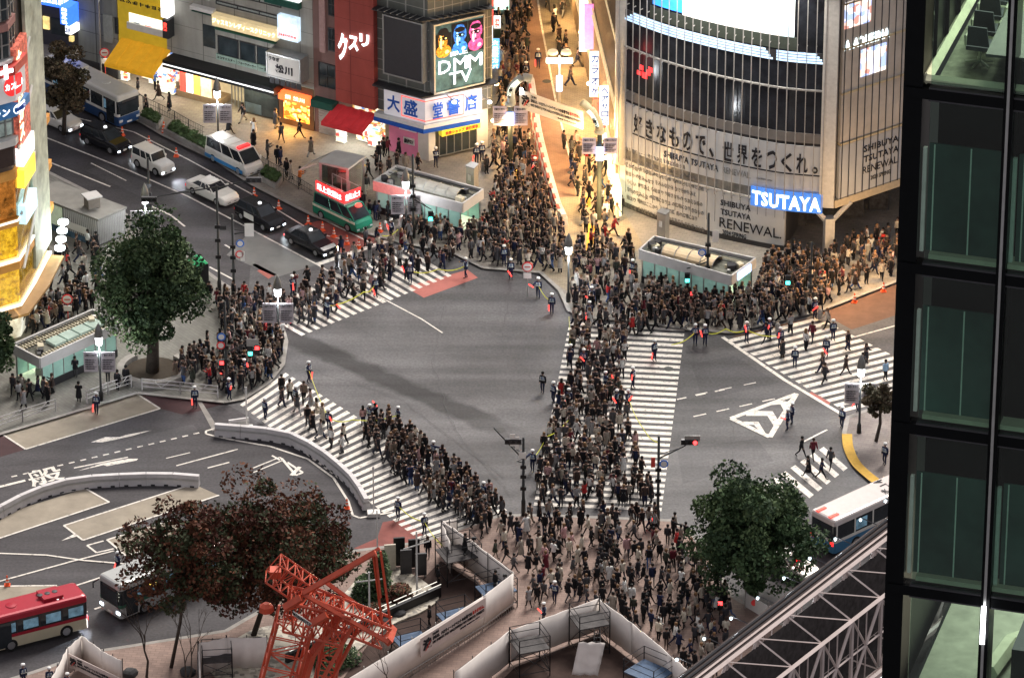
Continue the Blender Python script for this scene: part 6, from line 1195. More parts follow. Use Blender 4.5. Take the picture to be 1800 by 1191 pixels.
# ================================================================ TREES
def leaf_mat(name, col, var=.45): return M(name, col, .7, 0, var, 1.6, detail=6)
L_dark = [leaf_mat("leaf_dark", (.028, .05, .024)), leaf_mat("leaf_mid", (.048, .082, .036)), leaf_mat("leaf_light", (.085, .125, .055))]
L_aut = [leaf_mat("leaf_brown", (.13, .055, .032)), leaf_mat("leaf_maroon", (.075, .03, .022)), leaf_mat("leaf_olive", (.045, .055, .028))]
L_spar = [leaf_mat("leaf_tan", (.10, .075, .045)), leaf_mat("leaf_umber", (.06, .045, .03)), leaf_mat("leaf_olive2", (.07, .065, .04))]
m_bark = M("bark", (.06, .05, .042), .85, 0, .3, 3)
def tree(label, base, cen, rpx, mats, n, leaf=.2, nclump=60, seed=1, trunk=.28, stretch=1.0, gaps=.0, group=None, zb=.16, flat=.85, name="street_tree", lean=0, hr=None):
    P = G(*base, zb); s_ = FPX / (P.y * CT + (CAM_H - 4) * ST); zc = zat(P, cen[1]); C_ = V3(P.x + (cen[0] - base[0]) / s_, P.y, zc); rx = rpx[0] / s_; rz_ = (rpx[1] / s_) / .95; ry = rx * flat
    t = thing(name, label, "tree", tuple(P), 0, group); rr = np.random.default_rng(seed); lobes = []
    while len(lobes) < nclump:
        v = rr.normal(size=3); v /= np.linalg.norm(v); r_ = rr.uniform(.2, 1.02) ** .7; p = v * r_; p[2] = max(p[2], -.75); lobes.append(p)
    lobes = np.array(lobes); cl = C_ + Vector((0, 0, 0)); ctr = lobes * np.array([rx, ry, rz_]) + np.array([C_.x, C_.y, C_.z]); cr = rr.uniform(.1, .31, nclump) * (rx + rz_) / 2 * 1.25
    per = n // nclump; verts = []; idx = []; mi = []
    for k in range(nclump):
        m_ = int(per * rr.uniform(.6, 1.4)); d = rr.normal(size=(m_, 3)); d /= np.linalg.norm(d, axis=1)[:, None]; d *= (rr.uniform(.3, 1, m_) ** .45)[:, None] * cr[k]; d[:, 2] *= .75
        c_ = ctr[k] + d; a = rr.normal(size=(m_, 3)); a /= np.linalg.norm(a, axis=1)[:, None]; b_ = np.cross(a, rr.normal(size=(m_, 3))); b_ /= np.linalg.norm(b_, axis=1)[:, None]; sz = leaf * rr.uniform(.55, 1.3, m_)[:, None]
        q = np.stack([c_ - a * sz, c_ - b_ * sz * .6, c_ + a * sz, c_ + b_ * sz * .6], 1); verts.append(q.reshape(-1, 3)); base_m = rr.integers(0, 3); mi.append(np.where(rr.random(m_) < .7, base_m, rr.integers(0, 3, m_)))
    V_ = np.concatenate(verts) - np.array(P[:]); n_ = len(V_) // 4; me = bpy.data.meshes.new("crown"); me.vertices.add(len(V_)); me.vertices.foreach_set("co", V_.astype(np.float32).ravel()); me.loops.add(len(V_)); me.loops.foreach_set("vertex_index", np.arange(len(V_), dtype=np.int32)); me.polygons.add(n_); me.polygons.foreach_set("loop_start", np.arange(0, len(V_), 4, dtype=np.int32)); me.polygons.foreach_set("loop_total", np.full(n_, 4, dtype=np.int32))
    for m_ in mats: me.materials.append(m_)
    me.polygons.foreach_set("material_index", np.concatenate(mi).astype(np.int32)); me.update(calc_edges=True); o = bpy.data.objects.new("crown", me); COL.objects.link(o); o.parent = t; origin[o] = P
    q = MB(); zt_ = C_.z - rz_ * .3; M_ = P.lerp(V3(C_.x, C_.y, zt_), .5) + V3(.15, 0, 0); q.tube([P, M_, V3(C_.x, C_.y, zt_), V3(C_.x, C_.y, C_.z + rz_ * .3)], [trunk * 1.2, trunk, trunk * .8, trunk * .25], 8); q.build("trunk", m_bark, t, True)
    q = MB(); st_ = V3(C_.x, C_.y, zt_)
    for k in range(0, nclump, max(1, nclump // 22)): e = Vector(ctr[k]); q.tube([M_.lerp(st_, rr.uniform(.4, 1)), st_.lerp(e, .5) + V3(0, 0, .3), e], [trunk * .4, trunk * .25, .03], 5)
    q.build("limbs", m_bark, t, True); return t
tree("big dark evergreen tree standing in a round bench left of the crossing", (268, 655), (268, 497), (84, 120), L_dark, 30000, .17, 110, 3, .42)
tree("rounded dark green tree in front of the blue bus at the lower right", (1322, 1048), (1320, 930), (114, 106), L_dark, 30000, .17, 110, 5, .32)
tree("broad reddish brown autumn tree above the red steel tower", (445, 1118), (480, 965), (142, 124), L_aut, 27000, .16, 90, 8, .17, group=None)
tree("dark brown autumn tree with a thin trunk over the green bus", (301, 1172), (330, 985), (104, 112), L_aut, 15000, .16, 55, 11, .11)
tree("sparse brownish tree beside the left building at the top", (112, 236), (112, 145), (44, 62), L_spar, 9000, .16, 40, 13, .16)
tree("dark green tree cut off by the left edge below the amber restaurant", (-12, 690), (-10, 590), (36, 72), L_dark, 7000, .17, 34, 17, .2)
tree("small pale brown tree beside the dark tower's edge", (1540, 775), (1545, 703), (34, 36), L_spar, 4500, .13, 24, 19, .12)
# round bench around the big tree
P = G(270, 653, .15); t = thing("round_bench", "round stone bench circling the big evergreen tree's trunk", "bench", tuple(P)); q = MB(); n = 24
for k in range(n - 5):
    a0, a1 = 2.2 + 6.2832 * k / n, 2.2 + 6.2832 * (k + 1) / n; pl = [(P.x + r_ * math.cos(a), P.y + r_ * math.sin(a)) for r_, a in ((2.2, a0), (2.75, a0), (2.75, a1), (2.2, a1))]; q.prism(pl, .16, .62)
q.build("seat", m_kerb, t); q = MB(); q.prism([(P.x + 2.1 * math.cos(a * .2618), P.y + 2.1 * math.sin(a * .2618)) for a in range(24)], .152, .3); q.build("soil", M("soil"), t)
# shrubs and bare trees
def shrub(label, base, r, h, mats=L_dark, n=1500, seed=1, cat="shrub"):
    P = G(*base, .16); t = thing("shrub", label, cat, tuple(P)); rr = random.Random(seed); q = MB()
    for k in range(n):
        a = rr.random() * 6.283; u = rr.random() ** .5; el = rr.random(); z = .1 + h * el; rad = r * u * (1 - .55 * el * el) * (1 + .2 * math.sin(a * 3 + seed)); p = P + V3(rad * math.cos(a), rad * math.sin(a), z); b1 = rr.random() * 6.28; s_ = .12; e = V3(math.cos(b1), math.sin(b1), rr.uniform(-.8, .8)) * s_; f_ = V3(-math.sin(b1), math.cos(b1), rr.uniform(-.8, .8)) * s_ * .6
        q.add([p - e, p - f_, p + e, p + f_], [(0, 1, 2, 3)], rr.randint(0, 2))
    q.build("foliage", mats, t); q = MB(); q.tube([P, P + V3(0, 0, h * .7)], [.08, .03], 5); q.build("stem", m_bark, t)
shrub("dark round shrub on pale gravel right of the red steel tower", (644, 1052), 1.3, 1.6, seed=2); shrub("tall dark shrub beside the white cross post", (668, 1040), 1.0, 3.0, seed=5, n=2000); shrub("low brown shrub bed beside the black bollards", (700, 1052), 1.3, .8, L_aut, seed=4); shrub("low shrub at the foot of the red steel tower", (585, 1165), 1.8, 1.2, seed=7, n=2200); shrub("small shrub behind the lattice beams", (660, 1085), .8, .9, L_aut, seed=8)
def bare(label, base, h, seed, r0=.12, spread=.5, depth=5):
    P = G(*base, .16); t = thing("bare_tree", label, "tree", tuple(P)); rr = random.Random(seed); q = MB()
    def br(p, d, L_, r_, k):
        e = p + d * L_; q.tube([p, p.lerp(e, .5) + V3(rr.uniform(-.1, .1), rr.uniform(-.1, .1), 0) * L_, e], [r_, r_ * .8, r_ * .6], 5 if k > 2 else 3, cap=False)
        if k > 0:
            for j in range(2 if k > 2 else 3): br(e, (d + V3(rr.uniform(-spread, spread), rr.uniform(-spread, spread), rr.uniform(-.1, .3))).normalized(), L_ * rr.uniform(.6, .85), r_ * .6, k - 1)
    br(P, V3(0, 0, 1), h * .3, r0, depth); q.build("trunk", m_bark, t); return t
bare("leafless dark tree at the bottom in front of the green bus trees", (262, 1215), 8, 3, .13); bare("leafless tree rising past the white tent at the bottom edge", (330, 1260), 8.5, 6, .12); bare("leafless thin tree before the white Halloween hoarding", (688, 1262), 7, 9, .08, .45)
# ================================================================ STREET LAMPS, POLES, SIGNALS
k_pole = M("black_pole", (.02, .022, .022), .4, .2)
def lantern(label, base, lamp_y, power=90, boards=False, col=(.92, .96, 1), dx=0):
    P = G(*base, .16); z = zat(P, lamp_y); t = thing("street_lamp", label, "street lamp", tuple(P), 0, "lantern style street lamps")
    q = MB(); q.lathe(P, [(.18, 0), (.16, .7), (.09, .8), (.065, z - .6)], 10); q.build("pole", k_pole, t, True)
    q = MB(); q.lathe((P.x, P.y, z), [(.1, -.45), (.22, -.4), (.27, .15), (.1, .2)], 12); q.build("lamp_glass", k_lampw, t)
    q = MB(); q.lathe((P.x, P.y, z), [(.3, .2), (.33, .26), (.26, .8), (.12, 1.15), (.03, 1.35)], 12); q.build("hood", M("pewter_hood", (.2, .2, .19), .4, .5), t, True)
    if boards: board_pair(t, P + V3(0, -.2, 0), z - 2.6, z - .95, 1.05, .12, M("pale_board", (.5, .47, .5), .6, 0, .1, 2))
    point("lamp_bulb", (P.x, P.y - .1, z - .75), power * 1.7, col, .25); return t
lantern("lantern street lamp with pink leaf posters in front of the pale clinic building", (384, 250), 163, 110, True)
lantern("lantern street lamp with white boards beyond the big evergreen tree", (258, 438), 349, 90, True)
lantern("lantern street lamp with grey boards before the pink fascia entrance", (714, 412), 322, 90, True)
lantern("lantern street lamp in the crowd at the foot of the street barrier", (999, 530), 437, 90)
lantern("lantern street lamp with a tall board at the left crossing corner", (490, 600), 511, 80, True)
lantern("lantern street lamp with two pale boards near the dark tower", (1510, 760), 651, 80, True)
lantern("lantern street lamp with two pink boards left of the big evergreen tree", (178, 703), 596, 90, True)
for i, (bx, by, ly, lab) in enumerate([(1005, 185, 100, "double globe street lamp in the middle of the shopping street"), (177, 112, 26, "white street lamp before the grey stone office block")]):
    P = G(bx - (22 if i == 0 else 10), by + (0 if i == 0 else 2), .16); z = zat(P, ly); t = thing("street_lamp", lab, "street lamp", tuple(P)); q = MB(); q.lathe(P, [(.12, 0), (.08, z)], 8); q.build("pole", k_steel, t)
    for s_ in (-1, 1): q = MB(); q.lathe((P.x + s_ * .55, P.y, z + .2), [(.1, 0), (.45, .1), (.4, .35), (.1, .5)], 12); q.build("lamp_head", M("cream_globe", (.7, .6, .4), .4, emit=.15), t)
    q = MB(); q.box(P.x - 1.1, P.x + 1.1, P.y - .2, P.y + .1, z - .5, z - .15); q.build("lit_tray", k_neon, t)
    if i == 0: q = MB(); q.box(P.x - .25, P.x + .25, P.y - .3, P.y, z - 3, z - 1.7); q.build("blue_sign", E("gate_blue", (.3, .5, 1), 1.0), t)
    point("lamp_bulb", (P.x, P.y - .6, z - .6), 60, (.95, 1, 1), .3)
def signal_head(mb_parent, p, col, horiz=True, ped=False):
    q = MB(); cols = {"g": E("signal_green", (.05, .9, .7), 2.0), "r": E("signal_red", (1, .03, .03), 1.6), "x": k_black}
    if ped: q.box(p.x - .2, p.x + .2, p.y - .12, p.y + .12, p.z - .4, p.z + .4); o = q.build("signal_head", k_black, mb_parent); q = MB(); dz = .18 if col == "r" else -.18; q.box(p.x - .15, p.x + .15, p.y - .15, p.y - .121, p.z + dz - .14, p.z + dz + .14); q.build("signal_lamp", cols[col], o); return
    q.box(p.x - .6, p.x + .6, p.y - .12, p.y + .12, p.z - .2, p.z + .2); o = q.build("signal_head", k_dark, mb_parent)
    for k in range(3): q = MB(); q.tube([(p.x - .4 + .4 * k, p.y - .17, p.z), (p.x - .4 + .4 * k, p.y - .121, p.z)], .15, 12); q.build("signal_lamp", cols[col] if (k == 0) == (col == "g") and k in (0, 2) else k_black, o)
def spole(label, base, top, heads=(), arms=(), plates=(), r=.11, rounds=()):
    P = G(*base, .16); z = zat(P, top); t = thing("signal_pole", label, "signal pole", tuple(P)); q = MB(); q.lathe(P, [(r * 1.5, 0), (r * 1.4, 1.2), (r, 1.3), (r * .8, z - .15)], 10); q.build("pole", k_pole, t, True)
    at_ = lambda x, y, Y=0: PY(x, y, P.y + Y)
    for (x0, y0, x1, y1) in arms: q = MB(); a, c = at_(x0, y0), at_(x1, y1); q.tube([a, c], [.06, .04], 6); q.tube([a + V3(0, 0, .35), a.lerp(c, .75) + V3(0, 0, .02)], .025, 4); q.build("arm", k_pole, t)
    for (x, y, c_, pd) in heads: signal_head(t, at_(x, y, -.2), c_, True, pd)
    for (x, y, w_, h_, m_) in plates: p = at_(x, y, -.25); q = MB(); q.box(p.x - w_ / 2, p.x + w_ / 2, p.y - .03, p.y, p.z - h_ / 2, p.z + h_ / 2); q.build("plate", m_, t)
    for (x, y, m1, m2) in rounds:
        p = at_(x, y, -.28); q = MB(); q.tube([p, p + V3(0, .03, 0)], .32, 16); o = q.build("round_sign", m1, t); q = MB(); q.tube([p + V3(0, -.02, 0), p + V3(0, -.001, 0)], .22, 16); q.build("sign_face", m2, o)
    for k in (.35, .5, .62): q = MB(); q.box(P.x - .22, P.x + .2, P.y - .15, P.y + .1, z * k, z * k + .28); q.build("junction_box", k_black, t)
    return t
m_sr = M("sign_red_ring", (.6, .05, .05), .5, emit=.02); m_sb = M("sign_blue_disc", (.05, .15, .5), .5, emit=.02)
spole("tall black pole carrying long signal arms over the top left road", (386, 518), 326, heads=[(262, 350, "x", False), (446, 316, "x", False)], arms=[(385, 328, 272, 346), (385, 330, 452, 313)], plates=[(392, 400, .5, .35, k_dark)])
spole("black pole with a no entry sign and hanging cloth plate before the concrete lane", (412, 528), 377, plates=[(438, 404, .7, 1.1, k_paper), (426, 450, .35, .8, k_paper)], arms=[(412, 411, 442, 406)], rounds=[(422, 428, m_sb, k_paper), (421, 447, m_sr, k_paper)])
spole("black signal pole in the crowd right of the big evergreen tree", (399, 690), 530, heads=[(440, 616, "g", True), (390, 640, "r", True), (452, 614, "r", True)], arms=[(400, 577, 435, 600), (400, 618, 440, 600)], plates=[(444, 602, .9, .6, k_steel)], rounds=[(389, 592, m_sb, k_paper), (388, 607, m_sr, k_paper)])
spole("black signal pole by the pink fascia subway entrance", (727, 418), 272, heads=[(757, 380, "g", True)], arms=[(727, 350, 758, 368)])
spole("black signal pole beside the tan roofed subway entrance", (1243, 522), 375, heads=[(1208, 488, "g", True), (1217, 518, "r", True)], arms=[(1244, 460, 1207, 472)], rounds=[(1234, 444, m_sb, k_paper)], plates=[(1258, 415, .5, 1.0, k_paper)])
spole("black signal pole with lane signs at the bottom left of the wide crossing", (920, 905), 769, heads=[(902, 775, "x", False)], arms=[(921, 808, 868, 752), (921, 812, 908, 810)], plates=[(901, 773, .35, .95, k_paper), (909, 778, .3, 1.0, k_paper), (918, 800, .5, .5, k_paper)])
spole("black signal pole with long arm and red signal at the wide crossing's bottom right", (1156, 922), 766, heads=[(1212, 776, "r", False), (1150, 915, "r", True)], arms=[(1157, 806, 1206, 782)], plates=[(1217, 770, 1.1, .45, k_steel), (1148, 812, .3, .8, k_red)], rounds=[(1167, 815, m_sb, k_paper)])
spole("grey signal pole near the warm lit pavement at the right", (1424, 545), 425, heads=[(1385, 492, "g", True)], arms=[(1424, 470, 1388, 478)])
spole("thin black pole beyond the big evergreen tree's top", (264, 405), 278)
spole("short signal pole among the crowd at the bottom of the plaza", (1266, 1080), 1010, heads=[(1266, 1062, "r", True)], r=.07)
# round no smoking sign posts
for bx, by, ty, lab in ((120, 565, 525, "white round no smoking sign on a thin post near the restaurant"), (186, 148, 92, "red round sign on a thin post before the grey block"), (927, 520, 468, "white information sign board held at the top of the crossing")):
    P = G(bx, by, .16); z = zat(P, ty); t = thing("sign_post", lab, "sign post", tuple(P)); q = MB(); q.lathe(P, [(.04, 0), (.04, z - .1)], 6); q.build("post", k_red if bx < 150 or bx == 186 else k_steel, t)
    q = MB(); q.tube([(P.x, P.y - .1, z), (P.x, P.y - .06, z)], .42, 18); o = q.build("sign_ring", m_sr, t); q = MB(); q.tube([(P.x, P.y - .12, z), (P.x, P.y - .101, z)], .33, 18); q.build("sign_face", k_paper, o); q = MB(); q.box(P.x - .22, P.x + .22, P.y - .13, P.y - .121, z - .05, z + .05); q.build("sign_bar", k_red, o)
    q = MB(); q.box(P.x - .3, P.x + .3, P.y - .1, P.y - .06, z - 1.0, z - .55); q.build("plate", k_paper, t)
# white sign post on a concrete foot
for bx, by, ty, lab in ((434, 756, 680, "white post on a pale concrete foot beside the white barriers"), (657, 905, 820, "white post at the end of the curved white barriers")):
    P = G(bx, by, .0); z = zat(P, ty); t = thing("marker_post", lab, "post", tuple(P)); q = MB(); q.cbox((P.x, P.y), .9, .7, 0.01, .3, .1); q.build("foot", k_paper, t); q = MB(); q.lathe(P, [(.05, .3), (.05, z)], 6); q.build("post", k_paper, t); q = MB(); q.cbox((P.x, P.y), .16, .1, z - .5, z); q.build("plate", k_white, t)
for i, (bx, by, ty, hx) in enumerate(((650, 1120, 1008, 16), (733, 1045, 937, 12))):
    P = G(bx, by, .16); z = zat(P, ty); t = thing("lamp_post", ("white T shaped post over the round shrub by the red steel tower", "white T shaped post beside the white gate boards")[i], "post", tuple(P)); q = MB(); q.lathe(P, [(.07, 0), (.06, z)], 6); q.build("post", k_white, t); q = MB(); zz = z - (.4 if i == 0 else 1.0); q.tube([(P.x - .9, P.y, zz - .25), (P.x + .9, P.y, zz + .2 * i * 2)], .05, 5); q.build("cross_arm", k_white, t)
P = G(664, 1010, .16); z = zat(P, 900); t = thing("marker_post", "tall thin white post rising from the red painted lane", "post", tuple(P)); q = MB(); q.lathe(P, [(.05, 0), (.045, z)], 6); q.build("post", k_white, t)
# cones
m_cone = M("cone_orange", (.65, .09, .03), .5, emit=.03)
def cone(loc, label, black=False, group="traffic cones"):
    t = thing("traffic_cone", label, "traffic cone", (0, 0, 0), 0, group); origin[t] = Vector((0, 0, 0)); q = MB(); q.cbox((0, 0), .42, .42, .0, .06); q.build("base", k_black if black else m_cone, t); q = MB(); q.lathe((0, 0, .06), [(.16, 0), (.05, .7), (.03, .74)], 10); b_ = q.build("body", m_cone, t)
    for z0 in (.22, .45): q = MB(); r_ = .16 - .11 * z0 / .7; q.lathe((0, 0, .06 + z0), [(r_ + .006, 0), (r_ - .02, .12)], 10); q.build("white_band", k_paper, b_)
    t.location = loc; t.rotation_euler = (0, 0, .4); return t
c0 = cone(G(215, 238, .01), "orange cone beside the white and blue bus, beyond the black taxi")
for (x, y, z, lab) in ((262, 254, .01, "orange cone between the black taxi and the white off road car"), (288, 229, .01, "orange cone at the left end of the long flower bed"), (287, 236, .01, "orange cone touching the long flower bed's left corner"), (310, 275, .01, "orange cone right of the boxy white off road car"), (447, 345, .01, "orange cone between the white sedan and the white police van"), (490, 367, .01, "orange cone behind the green van's tail in the empty lane"), (542, 394, .01, "orange cone at the green van's rear wheel"), (567, 405, .02, "first orange cone on the red lane from the left"), (587, 416, .02, "second orange cone on the red lane from the left"), (610, 429, .02, "third orange cone on the red lane, before the green van's front wheel"), (631, 436, .02, "orange cone on the white stop line's upper part"), (668, 407, .16, "orange cone beside the stone bollard behind the green van"), (687, 418, .16, "orange cone right of the stone bollard on the kerb"), (1545, 432, .16, "bright orange cone beside the dark passage at the right"), (1502, 531, .02, "small black based cone on the right kerb, nearer the crossing"), (1553, 512, .02, "small black based cone on the right kerb, nearer the tower"), (13, 1028, .02, "orange marker cone beside the red bus"), (610, 893, .02, "orange cone at the barrier's end near the red lane")):
    dup(c0, G(x, y, z), .3 + x * .1, lab, "traffic cones")
for i, (x, y) in enumerate(((677, 405), (700, 414), (1392, 545), (1410, 552), (1441, 560), (1367, 585), (850, 300))):
    P = G(x, y, .15); t = thing("bollard", ["stone bollard between two orange cones behind the green van", "stone bollard right of the kerb side cones", "short stone bollard left of the warm lit kerb, leftmost of three", "short stone bollard at the warm lit kerb, middle of three", "short stone bollard at the warm lit kerb, rightmost of three", "stone bollard at the top corner of the right crossing", "stone bollard by the stainless ventilation tower"][i], "bollard", tuple(P), 0, "stone bollards"); q = MB(); q.lathe(P, [(.2, 0), (.19, .75), (.1, .88)], 10); q.build("shaft", m_kerb, t); q = MB(); q.lathe(P, [(.205, .55), (.205, .62)], 10); q.build("band", k_steel, t)

# ================================================================ WHITE HOARDINGS AND SCAFFOLDS
m_cloth = M("cream_hoarding_cloth", (.7, .65, .61), .75, 0, .09, .7, detail=5)
def hoard(label, pts_px, h, zb=.16, bars=True, group=None, n_div=2.2):
    P = [G(x, y, zb) for x, y in pts_px]; t = thing("hoarding", label, "hoarding", tuple(P[0]), 0, group)
    for a, b_ in zip(P, P[1:]):
        q = MB(); n = 10; d = (b_ - a); nn_ = Vector((d.y, -d.x, 0)).normalized()
        rr = random.Random(int(a.x * 10)); prev = None
        for k in range(n + 1): p = a.lerp(b_, k / n) + nn_ * rr.uniform(-.05, .05); ht = h + rr.uniform(-.03, .02); cur = (p + V3(0, 0, .25) - nn_ * .03, p + V3(0, 0, .25) + nn_ * .03, p + V3(0, 0, ht) + nn_ * .03, p + V3(0, 0, ht) - nn_ * .03); q.v += [tuple(c) for c in cur]
        for k in range(n):
            for j in range(4): q.f.append((4 * k + j, 4 * k + (j + 1) % 4, 4 * k + 4 + (j + 1) % 4, 4 * k + 4 + j)); q.m.append(0)
        q.f += [(0, 3, 2, 1), (4 * n, 4 * n + 1, 4 * n + 2, 4 * n + 3)]; q.m += [0, 0]; q.build("cloth_panel", m_cloth, t, True)
        L_ = d.length; m_ = max(2, int(L_ / n_div))
        q = MB()
        for k in range(m_ + 1): p = a.lerp(b_, k / m_) - nn_ * .1; q.tube([p, p + V3(0, 0, h + .15)], .035, 5)
        for z in (.5, h * .55, h - .1): q.tube([a - nn_ * .1 + V3(0, 0, z), b_ - nn_ * .1 + V3(0, 0, z)], .03, 4)
        if bars:
            for k in range(int(L_ / .28)): p = a.lerp(b_, (k + .5) * .28 / L_) + nn_ * .12; q.tube([p + V3(0, 0, .02), p + V3(0, 0, .5)], .018, 3, cap=False)
            q.tube([a + nn_ * .12 + V3(0, 0, .5), b_ + nn_ * .12 + V3(0, 0, .5)], .025, 4)
        q.build("support_frame", k_dark if not bars else k_steel, t)
    return t, P
hoard("cream cloth hoarding wall carrying the Halloween banner at the bottom centre", [(600, 1262), (850, 1108), (902, 1068)], 2.75)
hoard("cream cloth hoarding behind the camera crew's platform", [(902, 1066), (818, 1002), (778, 975)], 2.75, bars=False); hoard("short cream hoarding end beside the standing cameraman", [(803, 968), (776, 973), (792, 1012)], 2.6, bars=False)
hoard("long cream hoarding wall of the lower scaffold yard, left wing", [(800, 1242), (898, 1168), (1052, 1112)], 2.75, bars=False); hoard("long cream hoarding wall of the lower scaffold yard, right wing", [(1052, 1112), (1110, 1155), (1180, 1215), (1230, 1258)], 2.75, bars=False)
hoard("cream hoarding box at the bottom left with a Halloween notice", [(90, 1250), (121, 1190), (146, 1168), (182, 1195), (215, 1212)], 2.3, bars=False)
hoard("pale sheeted enclosure beside the bare trees at the bottom", [(352, 1240), (352, 1188), (400, 1178), (470, 1178)], 2.6, bars=False)
A = G(850, 1108, .16) ; B0 = G(736, 1181, .16); n = Vector(((A - B0).y, -(A - B0).x, 0)).normalized() * .2
banner("white Halloween warning banner on the cream hoarding at the bottom centre", V3(*(B0 + n).xy, 1.45), V3(*(A + n).xy, 1.45), 1.45, 1.45, bmat=M("pinkish_banner", (.55, .47, .44), .7, 0, .06, 2))
A = G(182, 1195, .16); B0 = G(121, 1190, .16)
A, B0 = G(215, 1236, .16), G(124, 1192, .16); n = Vector(((A - B0).y, -(A - B0).x, 0)).normalized() * .12
banner("white Halloween notice on the bottom left hoarding box", V3(*(B0 + n).xy, 1.2), V3(*(A + n).xy, 1.2), 1.0, 1.0, bmat=M("pinkish_banner"))
def scaffold(label, c_px, sx, sy, h, a, deck=None, levels=1, blue=False):
    c = G(*c_px, .16); t = thing("scaffold", label, "scaffold", tuple(c)); ca, sa = math.cos(a), math.sin(a); f = lambda x, y, z: V3(c.x + x * ca - y * sa, c.y + x * sa + y * ca, .16 + z)
    for sx_ in (-1, 1):
        for sy_ in (-1, 1): q = MB(); q.tube([f(sx_ * sx / 2, sy_ * sy / 2, 0), f(sx_ * sx / 2, sy_ * sy / 2, h + 1.0)], .045, 6); q.build("upright", k_black, t)
    q = MB(); q.hexa([f(-sx / 2, -sy / 2, h - .08), f(sx / 2, -sy / 2, h - .08), f(sx / 2, sy / 2, h - .08), f(-sx / 2, sy / 2, h - .08)], [f(-sx / 2, -sy / 2, h), f(sx / 2, -sy / 2, h), f(sx / 2, sy / 2, h), f(-sx / 2, sy / 2, h)]); q.build("deck", M("blue_deck", (.06, .1, .17), .5, 0, .3, 2) if blue else M("deck_grey", (.07, .065, .065), .7, 0, .3, 2), t)
    q = MB(); cs = [(-1, -1), (1, -1), (1, 1), (-1, 1)]
    for i in range(4):
        (x0, y0), (x1, y1) = cs[i], cs[(i + 1) % 4]; P0 = lambda z: f(x0 * sx / 2, y0 * sy / 2, z); P1 = lambda z: f(x1 * sx / 2, y1 * sy / 2, z)
        for z in (h + .5, h + 1.0, .4): q.tube([P0(z), P1(z)], .03, 4)
        q.tube([P0(.3), P1(h - .1)], .025, 4)
        if i in (0, 2): q.tube([P1(.3), P0(h - .1)], .025, 4)
    for k in range(5): q.tube([f(sx / 2, -sy / 2 + .3, .3 + k * h / 6), f(sx / 2, sy / 2 - .3, .3 + k * h / 6)], .02, 4)
    q.build("braces", k_black, t); return t
scaffold("black scaffold tower with grey deck at the left of the lower yard", (931, 1178), 2.2, 2.0, 2.1, .35); scaffold("black scaffold tower with a sheet draped over it at the lower yard's corner", (1036, 1140), 2.2, 2.0, 2.3, .35)
scaffold("scaffold tower at the right end of the lower yard, pale blue deck", (1140, 1215), 2.6, 2.2, 1.6, -.7, blue=True); scaffold("black scaffold stand carrying the suited cameraman", (806, 1012), 2.6, 2.2, 1.9, .4)
scaffold("low scaffold stand with blue deck under the tripod camera", (872, 1062), 2.4, 1.8, 1.3, .45, blue=True); scaffold("low stand with blue deck left of the Halloween banner", (800, 1098), 2.2, 1.5, .8, .45, blue=True); scaffold("low stand with blue deck at the red steel tower's right foot", (722, 1140), 2.2, 1.5, .8, .45, blue=True)
scaffold("low scaffold frame beside the pale sheeted enclosure", (382, 1185), 2.0, 1.4, 1.4, .1)
c = G(1050, 1150, .16); t = thing("step_ladder", "aluminium step ladder leaning at the lower scaffold yard's corner", "ladder", tuple(c)); q = MB()
for s_ in (-.25, .25): q.tube([c + V3(s_, 0, 0), c + V3(s_ * .7, .7, 2.0)], .035, 4); q.tube([c + V3(s_, 1.5, 0), c + V3(s_ * .7, .7, 2.0)], .03, 4)
q.build("side_rails", k_steel, t)
for k in range(6): q = MB(); f_ = (k + 1) / 7; q.tube([c + V3(-.25 + .07 * f_, .7 * f_, 2 * f_), c + V3(.25 - .07 * f_, .7 * f_, 2 * f_)], .03, 4); q.build("step", k_steel, t)
c = G(1043, 1128, 2.4); t = thing("dust_sheet", "pale sheet hanging crumpled over the lower yard's corner scaffold", "sheet", tuple(c)); q = MB(); rr = random.Random(5)
for k in range(9):
    pass
vs = []; 
for i in range(7):
    for j in range(9): vs.append(c + V3(-1.0 + i * .3 - j * .06, -.15 - j * .1 + rr.uniform(-.08, .08), .1 - j * .26 - (.0 if i % 2 else .06)))
q.add(vs, [(i * 9 + j, i * 9 + j + 1, (i + 1) * 9 + j + 1, (i + 1) * 9 + j) for i in range(6) for j in range(8)]); q.build("cloth", m_cloth, t, True)
t.children[0].modifiers.new("thick", 'SOLIDIFY').thickness = .03
# dark brown soil inside the yards
q = MB(); q.sheet([(p.x, p.y) for p in px([(830, 1245), (905, 1172), (1050, 1114), (1175, 1212), (1230, 1262)], .158)], .158); struct("yard_ground", q, M("dark_brown_ground", (.05, .032, .027), .85, 0, .3, 1))
q = MB(); q.sheet([(p.x, p.y) for p in px([(700, 1060), (775, 985), (905, 1068), (690, 1210), (600, 1250), (560, 1250)], .158)], .158); struct("yard_ground", q, M("dark_brown_ground"))
q = MB(); pl = [G(x, y, .17) for x, y in [(360, 1170), (440, 1110), (560, 1085), (640, 1010), (700, 1000), (770, 1045), (745, 1075), (680, 1105), (560, 1190), (420, 1215)]]; q.prism([(p.x, p.y) for p in spline(pl + pl[:1], 4)[:-1]], .15, .3); q.build("gravel_bed", cells("pale_pebbles", [(.5, .46, .38), (.3, .27, .22), (.42, .38, .3), (.2, .18, .15), (.55, .5, .42)], 0, (3, 3, 3)), None, kind="structure")
rr = random.Random(21)
